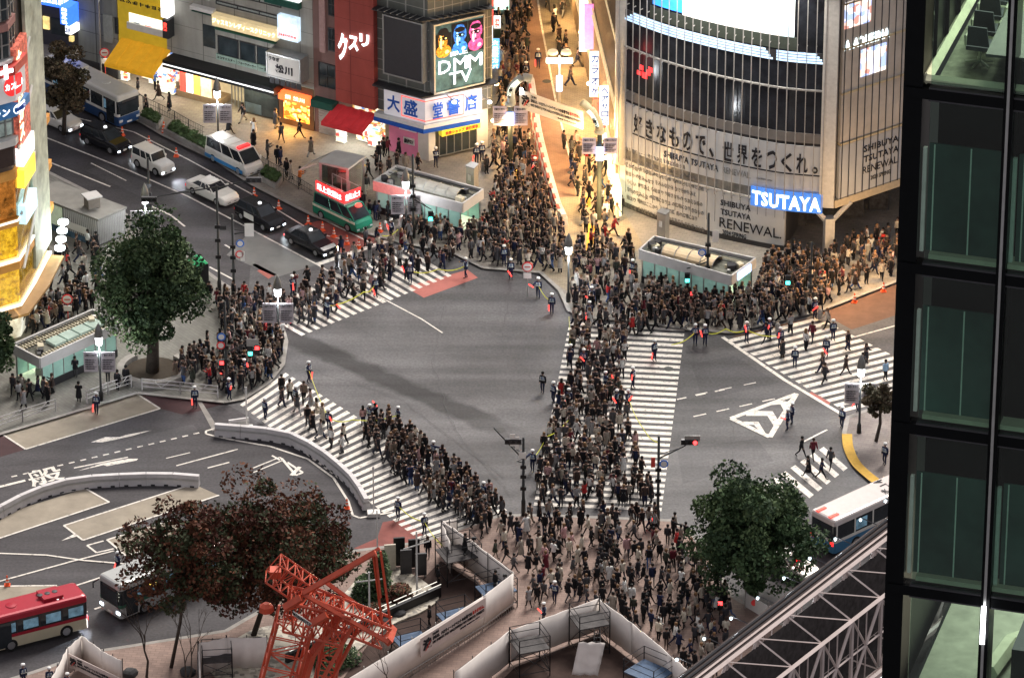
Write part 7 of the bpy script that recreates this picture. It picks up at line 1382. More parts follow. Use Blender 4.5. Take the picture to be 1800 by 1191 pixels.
for i, (x, y) in enumerate(((418, 1140), (436, 1155), (672, 1092), (455, 1128), (700, 1078), (228, 1182), (330, 1180))):
    P = G(x, y, .3); t = thing("garden_rock", ["dark rock left of the red tower's mast", "dark flat rock below the autumn tree", "dark rock near the round shrub", "small rock on the gravel by the autumn tree", "small dark rock at the gravel's right end", "dark rock near the bottom left hoarding", "dark rock by the brown paving edge"][i], "rock", tuple(P)); bm = bmesh.new(); bmesh.ops.create_icosphere(bm, subdivisions=2, radius=.55)
    for v in bm.verts: v.co *= 1 + .25 * noise.noise(v.co * 2 + V3(i, 0, 0)); v.co.z *= .6
    me = bpy.data.meshes.new("stone"); bm.to_mesh(me); bm.free(); me.materials.append(M("rock", (.05, .05, .052), .8, 0, .3, 3)); o = bpy.data.objects.new("stone", me); COL.objects.link(o); o.parent = t
# two escalator style light rails (long pale strips)
for (x0, y0, x1, y1, lab) in ((500, 1165, 770, 1045, "double strip lit glass railing running past the red steel tower"),):
    A, B = G(x0, y0, .16), G(x1, y1, .16); t = thing("lit_railing", lab, "railing", tuple(A)); d = (B - A).normalized(); n = Vector((d.y, -d.x, 0))
    for k in range(2):
        for j in range(10): q = MB(); u0, u1 = j / 10 + .008, (j + 1) / 10 - .008; q.tube([A.lerp(B, u0) + n * .45 * k + V3(0, 0, 1.1), A.lerp(B, u1) + n * .45 * k + V3(0, 0, 1.1)], .03, 5); q.build("light_strip", E("rail_light", (.95, .9, .8), .14), t)
    q = MB(); wall_quad(q, A + n * .2, B + n * .2, .16, .95, .3); q.build("dark_base", k_black, t)
# information boards and bollards near the gate
for i, (x, y, h) in enumerate(((686, 1003, 2.3), (702, 995, 2.5), (714, 1010, 2.2), (728, 998, 2.5), (740, 1012, 2.0))):
    P = G(x, y, .16); t = thing("display_panel", ["cream upright panel on the red lane's edge, leftmost of five", "black upright panel second from the left at the red lane's edge", "dark upright panel third from the left at the red lane's edge", "black upright panel with blue sign fourth at the red lane's edge", "dark upright panel rightmost of five at the red lane's edge"][i], "display panel", tuple(P), 0, "upright panels at the red lane"); q = MB(); q.cbox((P.x, P.y), .8, .15, .25, h, .15); q.build("board", [M("cream_board", (.5, .46, .38), .6), k_black, k_dark, k_black, k_dark][i], t)
    for s_ in (-.3, .3): q = MB(); q.cbox((P.x + s_, P.y), .08, .3, .16, .25, .15); q.build("foot", k_steel, t)

# ================================================================ STEEL TRUSS at the lower right
m_rose = M("pinkish_steel", (.62, .53, .5), .5, .15, .1, 1); m_deckd = M("dark_brown_deck", (.045, .033, .032), .7, 0, .3, 1.5)
A = G(1190, 1310, .16); B = G(1690, 905, .16); zt_ = 8.4
# the top chord line is given by two picture points read at the deck height
A = G(1215, 1191, zt_); B = G(1562, 925, zt_); d = Vector((B.x - A.x, B.y - A.y, 0)); Ld = d.length; d.normalize(); A = A - d * 8; Ld += 16; n = Vector((d.y, -d.x, 0))
t = thing("steel_footbridge", "long pinkish steel truss footbridge with dark deck at the lower right", "footbridge", (A.x, A.y, .16)); f = lambda s_, o_, z: V3(A.x, A.y, 0) + d * s_ + n * o_ + V3(0, 0, z)
q = MB(); q.hexa([f(0, -.9, zt_ - .3), f(Ld, -.9, zt_ - .3), f(Ld, .6, zt_ - .3), f(0, .6, zt_ - .3)], [f(0, -.9, zt_ - .1), f(Ld, -.9, zt_ - .1), f(Ld, .6, zt_ - .1), f(0, .6, zt_ - .1)]); q.build("deck", m_deckd, t)
for o_ in (-.6, -.2, .25): q = MB(); q.tube([f(0, o_, zt_), f(Ld, o_, zt_)], .09, 4); q.build("deck_pipe", m_rose if o_ > 0 else k_dark, t)
nb = int(Ld / 3.4); zl = 1.6
for side, zz in ((.75, zt_), (3.6, zt_ - 1.2)):
    for z, r_ in ((zz, .17), (zl, .17), ((zz + zl) / 2, .08)): q = MB(); q.tube([f(0, side, z), f(Ld, side, z)], r_, 4); q.build("chord", m_rose, t)
    for k in range(nb + 1):
        s_ = k * Ld / nb; q = MB(); q.tube([f(s_, side, .16), f(s_, side, zz)], .14, 4); q.build("truss_post", m_rose, t)
        if k < nb:
            s2 = (k + 1) * Ld / nb; sm = (s_ + s2) / 2; q = MB(); q.tube([f(s_, side, zl), f(s2, side, zz)], .12, 4); q.build("brace", m_rose, t); q = MB(); q.tube([f(s_, side, zz), f(s2, side, zl)], .1, 4); q.build("brace", m_rose, t)
            q = MB(); q.tube([f(sm, side, zl), f(sm, side, zz)], .05, 4); q.tube([f(s_ + .8, side, zl), f(s_ + .8, side, zz)], .035, 4); q.build("rod", m_rose, t)
for k in range(nb + 1):
    s_ = k * Ld / nb; q = MB(); q.tube([f(s_, .75, zt_ - .05), f(s_, 3.6, zt_ - 1.25)], .08, 4); q.build("cross_beam", m_rose, t); q = MB(); q.tube([f(s_, .75, zl), f(s_, 3.6, zl)], .07, 4); q.build("cross_beam", m_rose, t)
    if k < nb: s2 = (k + 1) * Ld / nb; q = MB(); q.tube([f(s_, .75, zt_), f(s2, 3.6, zt_ - 1.2)], .05, 4); q.build("brace", m_rose, t)
q = MB(); q.hexa([f(0, .78, .16), f(Ld, .78, .16), f(Ld, .9, .16), f(0, .9, .16)], [f(0, .78, zt_ - .6), f(Ld, .78, zt_ - .6), f(Ld, .9, zt_ - .6), f(0, .9, zt_ - .6)]); q.build("dark_brick_wall", M("dark_brick", (.06, .055, .055), .8, 0, .4, 2), t)
q = MB(); q.tube([f(2, 4.4, 2.2), f(Ld, 4.4, 2.2)], .3, 8); q.build("drain_pipe", M("rose_pipe", (.35, .27, .25), .4), t)
for k in range(11):
    s_ = 3 + k * (Ld - 8) / 10; q = MB(); q.tube([f(s_, -.8, zt_), f(s_, -2.1, zt_ + .15)], .04, 4); o = q.build("lamp_arm", k_dark, t); q = MB(); q.lathe(f(s_, -2.1, zt_ - .15), [(.06, 0), (.1, .06), (.1, .16), (.04, .2)], 8); q.build("lamp", E("globe_lamp", (.7, .9, 1), .6), o)
    if k % 2 == 0: point("bridge_lamp", f(s_, -2.2, zt_ - .7), 30, (.85, .93, 1), .25)
q = MB(); 
for k in range(7): s_ = 6 + k * 3; q.tube([f(s_, 4.6, 1.9), f(s_ + 1.6, 4.6, 1.9)], .12, 5)
q.build("tube_lights", E("tube_light", (.8, .95, .9), .5), t)
q = MB(); q.prism([(p.x, p.y) for p in [f(0, .95, 0), f(Ld + 20, .95, 0), f(Ld + 20, 22, 0), f(0, 22, 0)]], .151, .2); struct("sunken_yard", q, M("yard_dark", (.035, .03, .03), .85, 0, .4, .6))
P_ = [G(x, y, .16) for x, y in ((1310, 1068), (1350, 1092), (1400, 1080), (1430, 1062))]; t = thing("construction_fence", "low white construction fence with signs below the dark green tree", "fence", tuple(P_[0]))
for a, b_ in zip(P_, P_[1:]): q = MB(); wall_quad(q, a, b_, .3, 1.4, .06); q.build("panel", k_paper, t)
for a in P_: q = MB(); q.tube([a, a + V3(0, 0, 1.6)], .05, 5); q.build("post", k_steel, t)
q = MB(); p = P_[0].lerp(P_[1], .4); q.tube([p + V3(0, -.08, .9), p + V3(0, -.05, .9)], .25, 14); q.build("round_sign", m_sr, t)

# ================================================================ RED LATTICE TOWER CRANE HEAD
m_cr = M("crane_red", (.50, .07, .03), .45, .05, .18, 1.5)
Yc = 293.0
def cp_(x, y, dy=0): return PY(x, y, Yc + dy)
t = thing("tower_crane", "red lattice tower crane head with folded beams and a white name plate", "crane", (cp_(560, 1100).x, Yc, 0))
def lattice(name, a, b_, wd, n, r=.07, th=.035, horiz=None):
    d = (b_ - a); L_ = d.length; u = d.normalized(); s1 = u.cross(V3(0, 1, 0)).normalized() if abs(u.y) < .9 else V3(1, 0, 0); s2 = u.cross(s1).normalized(); cs = [(s1 + s2) * wd / 2, (s1 - s2) * wd / 2, (-s1 - s2) * wd / 2, (s2 - s1) * wd / 2]; q = MB()
    for c in cs: q.tube([a + c, b_ + c], r, 5)
    for k in range(n):
        p0, p1 = a.lerp(b_, k / n), a.lerp(b_, (k + 1) / n)
        for i in range(4):
            c0, c1 = cs[i], cs[(i + 1) % 4]; q.tube([p0 + c0, p0 + c1], th, 4, cap=False); q.tube([p0 + (c0 if k % 2 else c1), p1 + (c1 if k % 2 else c0)], th, 4, cap=False)
    return q.build(name, m_cr, t)
def beam(a, b_, w_=.16, name="beam"): q = MB(); q.tube([a, b_], w_, 4); q.build(name, m_cr, t)
lattice("mast", cp_(392, 1560), cp_(520, 1085), 2.2, 18, .1, .05); lattice("mast", cp_(500, 1560, 1.5), cp_(592, 1090, 1.5), 1.2, 18, .12, .05)
lattice("jib_section", cp_(545, 1060), cp_(680, 1112), 1.5, 8, .1, .04); lattice("counter_jib", cp_(480, 998, 1), cp_(545, 1042, 1), 1.5, 5, .07, .04)
lattice("cab_frame", cp_(505, 1070), cp_(610, 1095), 2.1, 6, .09, .05)
beam(cp_(534, 1042, -1), cp_(660, 970, -1), .2); beam(cp_(538, 1036, .6), cp_(667, 963, .6), .12); beam(cp_(530, 1042, -1), cp_(682, 1128, -1), .17); beam(cp_(572, 1022, 1), cp_(682, 1102, 1), .16); beam(cp_(682, 1128, -1), cp_(690, 1104, 1), .3)
beam(cp_(656, 973, -.5), cp_(673, 1104, -.5), .08, "tie_rod"); beam(cp_(669, 968, .5), cp_(687, 1100, .5), .08, "tie_rod"); beam(cp_(660, 975, -.5), cp_(668, 1050, -.5), .11, "tie_rod")
beam(cp_(622, 1096, -1), cp_(560, 1205, -1), .13); beam(cp_(630, 1104, 0), cp_(578, 1205, 0), .13); beam(cp_(535, 1110, -1), cp_(510, 1190, -1), .08); beam(cp_(600, 1078), cp_(548, 1150), .3, "hydraulic_arm"); beam(cp_(548, 1145), cp_(530, 1205), .34, "hydraulic_arm")
beam(cp_(500, 1068, -1.2), cp_(530, 1050, -1.2), .3, "deck_plate"); beam(cp_(540, 1100, -1.4), cp_(575, 1080, -1.4), .28, "deck_plate"); beam(cp_(603, 1058), cp_(560, 1085), .1)
q = MB(); p = cp_(468, 1068, 0); q.lathe((p.x, Yc, p.z - .35), [(.25, 0), (.5, .15), (.45, .5), (.2, .7)], 7); q.build("counterweight", m_cr, t); q = MB(); p = cp_(483, 1003, 1); q.box(p.x - .3, p.x + .4, Yc + .5, Yc + 1.3, p.z - .3, p.z + .2); q.build("winch", m_cr, t)
a, c = cp_(515, 1073, -1.6), cp_(549, 1096, -1.6); q = MB(); q.hexa([a + V3(0, 0, -.32), c + V3(0, 0, -.32), c + V3(0, .06, -.32), a + V3(0, .06, -.32)], [a, c, c + V3(0, .06, 0), a + V3(0, .06, 0)]); o = q.build("name_plate", k_paper, t); q = MB(); text_mb(q, "MORIMOTO", lambda x, y, dd: a + (c - a) * (x / 1.0) + V3(0, -.01 - dd, -.27 + y), .94, .22, .03); q.build("lettering", k_inkb, o)
rr = random.Random(2)
for k in range(10): x, y = rr.uniform(500, 620), rr.uniform(1040, 1110); q = MB(); a = cp_(x, y, rr.uniform(-1, 1)); q.tube([a, a + V3(rr.uniform(-2, 2), rr.uniform(-1, 1), rr.uniform(-1.5, 1.5))], .05, 4); q.build("cross_brace", m_cr, t)
for k in range(4): q = MB(); a = cp_(520 + 20 * k, 1110 + 6 * k, .4); q.tube([a, a + V3(-.4, 0, -6)], .02, 4); q.build("cable", k_dark, t)
# ================================================================ PEOPLE
m_skin = M("skin", (.25, .16, .125), .6, 0, .1, 6); m_skin2 = M("skin_light", (.3, .2, .16), .6, 0, .1, 6)
HAIR = [M("hair_black", (.012, .011, .01), .5), M("hair_dark_brown", (.035, .02, .014), .5), M("hair_black", (.012, .011, .01)), M("hair_light_brown", (.16, .09, .045), .5)]
CC = {"black": (.014, .014, .016), "charcoal": (.035, .035, .04), "dark grey": (.07, .07, .075), "navy": (.015, .02, .05), "brown": (.05, .035, .03), "beige": (.27, .24, .205), "cream": (.5, .45, .37), "white": (.6, .6, .58), "light grey": (.26, .26, .26), "olive": (.04, .045, .035), "red": (.4, .03, .03), "maroon": (.12, .02, .03), "pale pink": (.45, .27, .27), "tan": (.15, .12, .09), "blue": (.05, .1, .25), "orange": (.5, .14, .03), "light blue": (.25, .38, .52)}
CM = {k: M("cloth_" + k.replace(" ", "_"), v, .85, 0, .18, 5) for k, v in CC.items()}
CW = ["black"] * 20 + ["charcoal"] * 9 + ["dark grey"] * 5 + ["navy"] * 3 + ["brown"] * 2 + ["beige"] * 3 + ["cream"] * 3 + ["white"] * 3 + ["light grey"] * 3 + ["olive", "red", "maroon", "pale pink", "tan"]
TW = ["black"] * 11 + ["charcoal"] * 3 + ["navy"] * 3 + ["dark grey"] * 2 + ["light grey", "beige", "blue", "brown"]
m_shoe = M("shoes", (.02, .02, .02), .5); m_eye = M("eye_dark", (.01, .01, .01), .3)
def skin_mesh(vs, es, rs, sub=0):
    me = bpy.data.meshes.new("body"); me.from_pydata(vs, es, []); o = bpy.data.objects.new("body", me); COL.objects.link(o); md = o.modifiers.new("s", 'SKIN'); md.use_smooth_shade = True; md.branch_smoothing = .3
    for i, r in enumerate(rs): me.skin_vertices[0].data[i].radius = (r, r) if not isinstance(r, tuple) else r
    me.skin_vertices[0].data[0].use_root = True
    if sub: o.modifiers.new("d", 'SUBSURF').levels = sub
    bpy.context.view_layer.update(); dg = bpy.context.evaluated_depsgraph_get(); m2 = bpy.data.meshes.new_from_object(o.evaluated_get(dg), depsgraph=dg)
    v = [tuple(p.co) for p in m2.vertices]; f = [tuple(p.vertices) for p in m2.polygons]; bpy.data.objects.remove(o); bpy.data.meshes.remove(me); bpy.data.meshes.remove(m2); return v, f
def pose(kind):
    """joints of one figure, facing +x"""
    st, sw, bend, raise_, lean = {"walk": (.42, .35, .3, 0, .05), "step": (.25, .2, .4, 0, .04), "walk2": (-.42, -.35, .3, 0, .05), "stand": (.03, .05, .15, 0, 0), "lean": (.1, .1, .9, 0, .02), "phone": (.04, 0, 1.5, .5, .03), "point": (.06, 0, .2, 1.45, 0), "out": (.05, 0, .1, 1.1, 0), "sit": (0, 0, .8, .2, 0)}[kind]
    J = {}; px_ = lean
    J["pelvis"] = (0, 0, .94); J["waist"] = (px_ * .4, 0, 1.12); J["chest"] = (px_, 0, 1.32); J["neck"] = (px_ * 1.2, 0, 1.46); J["jaw"] = (px_ * 1.3 + .02, 0, 1.545); J["head"] = (px_ * 1.3 + .01, 0, 1.62); J["crown"] = (px_ * 1.3, 0, 1.69)
    for s_, n_ in ((1, "L"), (-1, "R")):
        g_ = st * s_; J["hip" + n_] = (0, s_ * .09, .9)
        if kind == "sit": J["knee" + n_] = (.42, s_ * .11, .9); J["ankle" + n_] = (.45, s_ * .11, .5); J["toe" + n_] = (.6, s_ * .11, .46)
        else:
            kb = .14 if g_ < 0 else .03
            J["knee" + n_] = (math.sin(g_) * .42 + kb * .6, s_ * .09, .9 - math.cos(g_) * .42); zx = math.sin(g_ * 1.3) * .42 + J["knee" + n_][0] - kb
            J["ankle" + n_] = (zx, s_ * .09, .085 + (.06 if g_ < -.2 else 0)); J["toe" + n_] = (zx + .17, s_ * .1, .04 + (0 if g_ > -.2 else .0))
        a = -sw * s_; up = raise_ if (n_ == "R" or kind == "phone") else 0
        sh = (px_, s_ * .18, 1.39); J["sh" + n_] = sh
        el = (sh[0] + math.sin(a + up) * .27, sh[1] + s_ * (.04 + (.12 if up and kind == "out" else 0)), sh[2] - math.cos(a + up) * .27); b2 = a + up + (bend if not up else (.3 if kind in ("point", "out") else bend)); J["el" + n_] = el
        wr = (el[0] + math.sin(b2) * .24, el[1] - s_ * (.04 if kind == "phone" else -.01), el[2] - math.cos(b2) * .24); J["wr" + n_] = wr; J["ha" + n_] = (wr[0] + math.sin(b2) * .09, wr[1], wr[2] - math.cos(b2) * .09); J["dir" + n_] = (math.sin(b2), 0, -math.cos(b2))
    return J
def body_arrays(J, sub):
    names = ["pelvis", "waist", "chest", "neck", "jaw", "head", "crown"]; rs = [(.14, .11), (.12, .095), (.15, .1), .055, .075, (.082, .095), .06]; es = [(i, i + 1) for i in range(6)]; ix = {n: i for i, n in enumerate(names)}
    vs = [J[n] for n in names]
    for n_ in "LR":
        for ch, par, rr_ in (([("sh", .065), ("el", .048), ("wr", .034), ("ha", (.042, .022))], "chest", None), ([("hip", .1), ("knee", .065), ("ankle", .045), ("toe", (.045, .03))], "pelvis", None)):
            p = ix[par]
            for nm, r in ch: vs.append(J[nm + n_]); rs.append(r); es.append((p, len(vs) - 1)); p = len(vs) - 1
    v, f = skin_mesh(vs, es, rs, sub); q = MB(); q.v = list(v); q.f = list(f)
    cen = [sum(v[i][2] for i in ff) / len(ff) for ff in f]; q.m = [3 if c < .11 else (1 if c < 1.43 and abs(sum(v[i][1] for i in ff) / len(ff)) < .17 else 0) for c, ff in zip(cen, f)]
    if J["kneeL"][2] > .8: q.m = [3 if c < .5 else m for c, m in zip(cen, q.m)]
    for n_ in "LR":   # four fingers and a thumb, unequal and slightly curled
        h = Vector(J["ha" + n_]); d = Vector(J["dir" + n_]); side = V3(0, 1, 0); s_ = 1 if n_ == "L" else -1; inn = d.cross(side) * s_
        for k, (L_, o_) in enumerate(((.065, -.03), (.078, -.01), (.072, .01), (.055, .028))): a = h + side.cross(d) * o_ * 1.0 - d * .01; q.tube([a, a + d * L_ * .55, a + d * L_ * .95 - side * s_ * .02], [.009, .009, .007], 4)
        q.tube([h - d * .05 + side.cross(d) * .03, h - d * .015 + side.cross(d) * .06, h + d * .02 + side.cross(d) * .065], [.011, .01, .008], 4)
    hx = Vector(J["head"]); q.add([hx + V3(.085, -.014, -.01), hx + V3(.085, .014, -.01), hx + V3(.118, 0, -.018), hx + V3(.085, 0, .03)], [(0, 1, 2), (1, 3, 2), (3, 0, 2)], 0)
    for s_ in (-1, 1): q.box(hx.x + .07, hx.x + .097, hx.y + s_ * .034 - .01, hx.y + s_ * .034 + .01, hx.z + .012, hx.z + .024, 2); q.box(hx.x - .02, hx.x + .015, hx.y + s_ * .098 - .01, hx.y + s_ * .098 + .01, hx.z - .03, hx.z + .03, 0)
    q.box(hx.x + .07, hx.x + .094, hx.y - .022, hx.y + .022, hx.z - .052, hx.z - .045, 2); return q
def coat_arrays(J, low, flare, n=10):
    q = MB(); c = Vector(J["chest"]); w_ = Vector(J["waist"]); p = Vector(J["pelvis"]); prof = [(V3(c.x, 0, 1.45), .07, .075), (V3(c.x, 0, 1.41), .19, .11), (V3(c.x, 0, 1.3), .2, .14), (V3(w_.x, 0, 1.1), .165, .13), (V3(0, 0, .93), .18 + flare * .4, .15 + flare * .4)]
    if low < .9: prof.append((V3(0, 0, low), .19 + flare, .17 + flare))
    base = 0
    for o_, ry, rx in prof:
        for k in range(n): a = 6.2832 * k / n; q.v.append((o_.x + rx * math.cos(a), ry * math.sin(a), o_.z))
    for i in range(len(prof) - 1):
        for k in range(n): a = i * n + k; b_ = i * n + (k + 1) % n; q.f.append((a, a + n, b_ + n, b_)); q.m.append(0)
    q.f.append(tuple(range(n))); q.m.append(0)
    for n_ in "LR": s_, e, w2 = Vector(J["sh" + n_]), Vector(J["el" + n_]), Vector(J["wr" + n_]); q.tube([V3(s_.x, s_.y * .8, s_.z + .0), s_ + V3(0, 0, -.01), e, w2], [.07, .085, .066, .05], 7)
    return q
def hair_arrays(J, long_):
    q = MB(); h = Vector(J["head"]); q.lathe((h.x - .012, 0, h.z), [(.1, -.02 if not long_ else .0), (.12, .03), (.118, .09), (.09, .14), (.035, .165)], 9)
    if long_: q.hexa([h + V3(-.13, -.1, -.22), h + V3(-.04, -.11, -.2), h + V3(-.04, .11, -.2), h + V3(-.13, .1, -.22)], [h + V3(-.11, -.09, .05), h + V3(.02, -.1, .05), h + V3(.02, .1, .05), h + V3(-.11, .09, .05)])
    else: q.hexa([h + V3(-.1, -.07, -.06), h + V3(-.03, -.09, -.05), h + V3(-.03, .09, -.05), h + V3(-.1, .07, -.06)], [h + V3(-.1, -.08, .05), h + V3(.0, -.1, .05), h + V3(.0, .1, .05), h + V3(-.1, .08, .05)])
    return q
POSES = ["walk", "walk2", "step", "stand", "lean", "phone", "point", "out", "sit"]; JT = {k: pose(k) for k in POSES}
_pm = {}
def to_mesh(q, name, nm):
    me = bpy.data.meshes.new(name); me.from_pydata([tuple(v) for v in q.v], [], q.f)
    for k in range(nm): me.materials.append(m_skin)
    me.polygons.foreach_set("material_index", q.m); me.polygons.foreach_set("use_smooth", [True] * len(q.f)); me.update(); return me
def pmesh(kind, key):
    k = (kind, key)
    if k not in _pm:
        if kind == "body": _pm[k] = to_mesh(body_arrays(JT[key], 1), "body", 4)
        elif kind == "coat": _pm[k] = to_mesh(coat_arrays(JT[key[0]], *{"short": (.86, .0), "mid": (.72, .03), "long": (.45, .06)}[key[1]]), "coat", 1)
        elif kind == "hair": _pm[k] = to_mesh(hair_arrays(JT[key[0]], key[1]), "hair", 1)
    return _pm[k]
def setm(o, mats):
    for i, m_ in enumerate(mats): o.material_slots[i].link = 'OBJECT'; o.material_slots[i].material = m_
def person(loc, rz, pk, top, bottom, hair, long_, clen, label, group=None, sc=1.0, skin=None):
    o = bpy.data.objects.new("person", pmesh("body", pk)); COL.objects.link(o); setm(o, [skin or m_skin, CM[bottom], m_eye, m_shoe]); o.location = loc; o.rotation_euler = (0, 0, rz); o.scale = (sc,) * 3; tag(o, label, "person", group)
    c = bpy.data.objects.new("coat", pmesh("coat", (pk, clen))); COL.objects.link(c); c.parent = o; setm(c, [CM[top]])
    h = bpy.data.objects.new("hair", pmesh("hair", (pk, long_))); COL.objects.link(h); h.parent = o; setm(h, [HAIR[hair]]); origin[o] = Vector((0, 0, 0)); return o
_capm = {}
m_cap = M("white_cap", (.75, .75, .74), .5); m_vest = M("pale_blue_vest", (.16, .21, .3), .7, 0, .15, 4); m_strip = M("reflective_strip", (.5, .53, .5), .4); m_baton = E("baton_red", (1, .04, .03), 1.1); m_tape = M("yellow_tape", (.62, .62, .08), .6, 0, .1, 3, emit=.05)
def officer(loc, rz, pk, label, baton=True, cap=True, bdir=None):
    o = person(loc, rz, pk, "navy" if cap else "black", "navy", 0, False, "short", label, "police officers guiding the crowd", 1.02); J = JT[pk]
    if pk not in _capm:
        h = Vector(J["head"]); q = MB(); q.lathe((h.x, 0, h.z), [(.13, .045), (.148, .07), (.143, .14), (.06, .185)], 10); cm = to_mesh(q, "cap", 1); q = MB(); c = Vector(J["chest"]); w_ = Vector(J["waist"]); n = 10
        for x, z, ry, rx in ((c.x, 1.42, .12, .105), (c.x, 1.3, .212, .152), (w_.x, 1.08, .18, .145)):
            for k in range(n): a = 6.2832 * k / n; q.v.append((x + rx * math.cos(a), ry * math.sin(a), z))
        for i in range(2):
            for k in range(n): a = i * n + k; b_ = i * n + (k + 1) % n; q.f.append((a, a + n, b_ + n, b_)); q.m.append(0)
        vm = to_mesh(q, "vest", 1); q = MB()
        for s_ in (-.1, .1): q.box(c.x + .135, c.x + .16, s_ - .025, s_ + .025, 1.12, 1.38); q.box(c.x - .16, c.x - .135, s_ - .025, s_ + .025, 1.12, 1.38)
        q.box(w_.x - .16, w_.x + .16, -.19, .19, 1.1, 1.14); sm = to_mesh(q, "vest_strip", 1); _capm[pk] = (cm, vm, sm)
    for nm, me, m_ in zip(("cap", "vest", "vest_strip"), _capm[pk], (m_cap, m_vest, m_strip)):
        if nm == "cap" and not cap: continue
        c = bpy.data.objects.new(nm, me); COL.objects.link(c); c.parent = o; setm(c, [m_])
    if baton:
        R_ = Matrix.Rotation(rz, 3, 'Z'); h = Vector(loc) + R_ @ (Vector(J["haR"]) * 1.02); d = R_ @ Vector(bdir or (.5, -.2, .8)); d.normalize(); t = thing("light_baton", "glowing red baton held by the " + " ".join(label.split()[1:])[:200], "light baton", tuple(h), 0, "glowing red batons"); w_ = t["label"].split(); t["label"] = " ".join(w_[:16]); q = MB(); q.tube([h - d * .12, h + d * .02], .02, 6); q.build("handle", k_black, t); q = MB(); q.tube([h + d * .02, h + d * .55], .042, 7); q.build("glow_tube", m_baton, t)
    return o
def face(px_, py_, tx, ty): a, b_ = G(px_, py_), G(tx, ty); return math.atan2(b_.y - a.y, b_.x - a.x)
def onp(x, y):  # pavement or road height under a picture point
    def inside(pt, poly):
        r = False; n = len(poly); j = n - 1
        for i in range(n):
            if (poly[i][1] > pt[1]) != (poly[j][1] > pt[1]) and pt[0] < (poly[j][0] - poly[i][0]) * (pt[1] - poly[i][1]) / (poly[j][1] - poly[i][1]) + poly[i][0]: r = not r
            j = i
        return r
    for poly in PAVE:
        if inside((x, y), poly): return .163
    return .017
def inpoly(pt, poly):
    r = False; j = len(poly) - 1
    for i in range(len(poly)):
        if (poly[i][1] > pt[1]) != (poly[j][1] > pt[1]) and pt[0] < (poly[j][0] - poly[i][0]) * (pt[1] - poly[i][1]) / (poly[j][1] - poly[i][1]) + poly[i][0]: r = not r
        j = i
    return r
PAVE = [KN + [(2300, -500), (-400, -500)], [(-200, 820), (0, 762), (242, 690), (395, 706), (428, 700), (472, 672), (497, 640), (503, 600), (495, 570), (440, 528), (390, 497), (340, 460), (260, 400), (150, 335), (60, 290), (-300, 130), (-700, 500)], [(-300, 1290), (60, 1180), (162, 1145), (397, 1108), (480, 1060), (560, 1000), (620, 968), (740, 952), (880, 905), (960, 905), (1180, 914), (1215, 935), (1250, 985), (1290, 1050), (1400, 1110), (1520, 1200), (1700, 1500), (900, 1700), (-400, 1700)], [(1900, 600), (1580, 700), (1490, 733), (1484, 761), (1488, 790), (1503, 818), (1540, 852), (1600, 880), (1900, 1000)]]
taken = []
def free(p, r): return all((p.x - a) ** 2 + (p.y - b_) ** 2 > (r + c_) ** 2 / 2.0 for a, b_, c_ in taken)
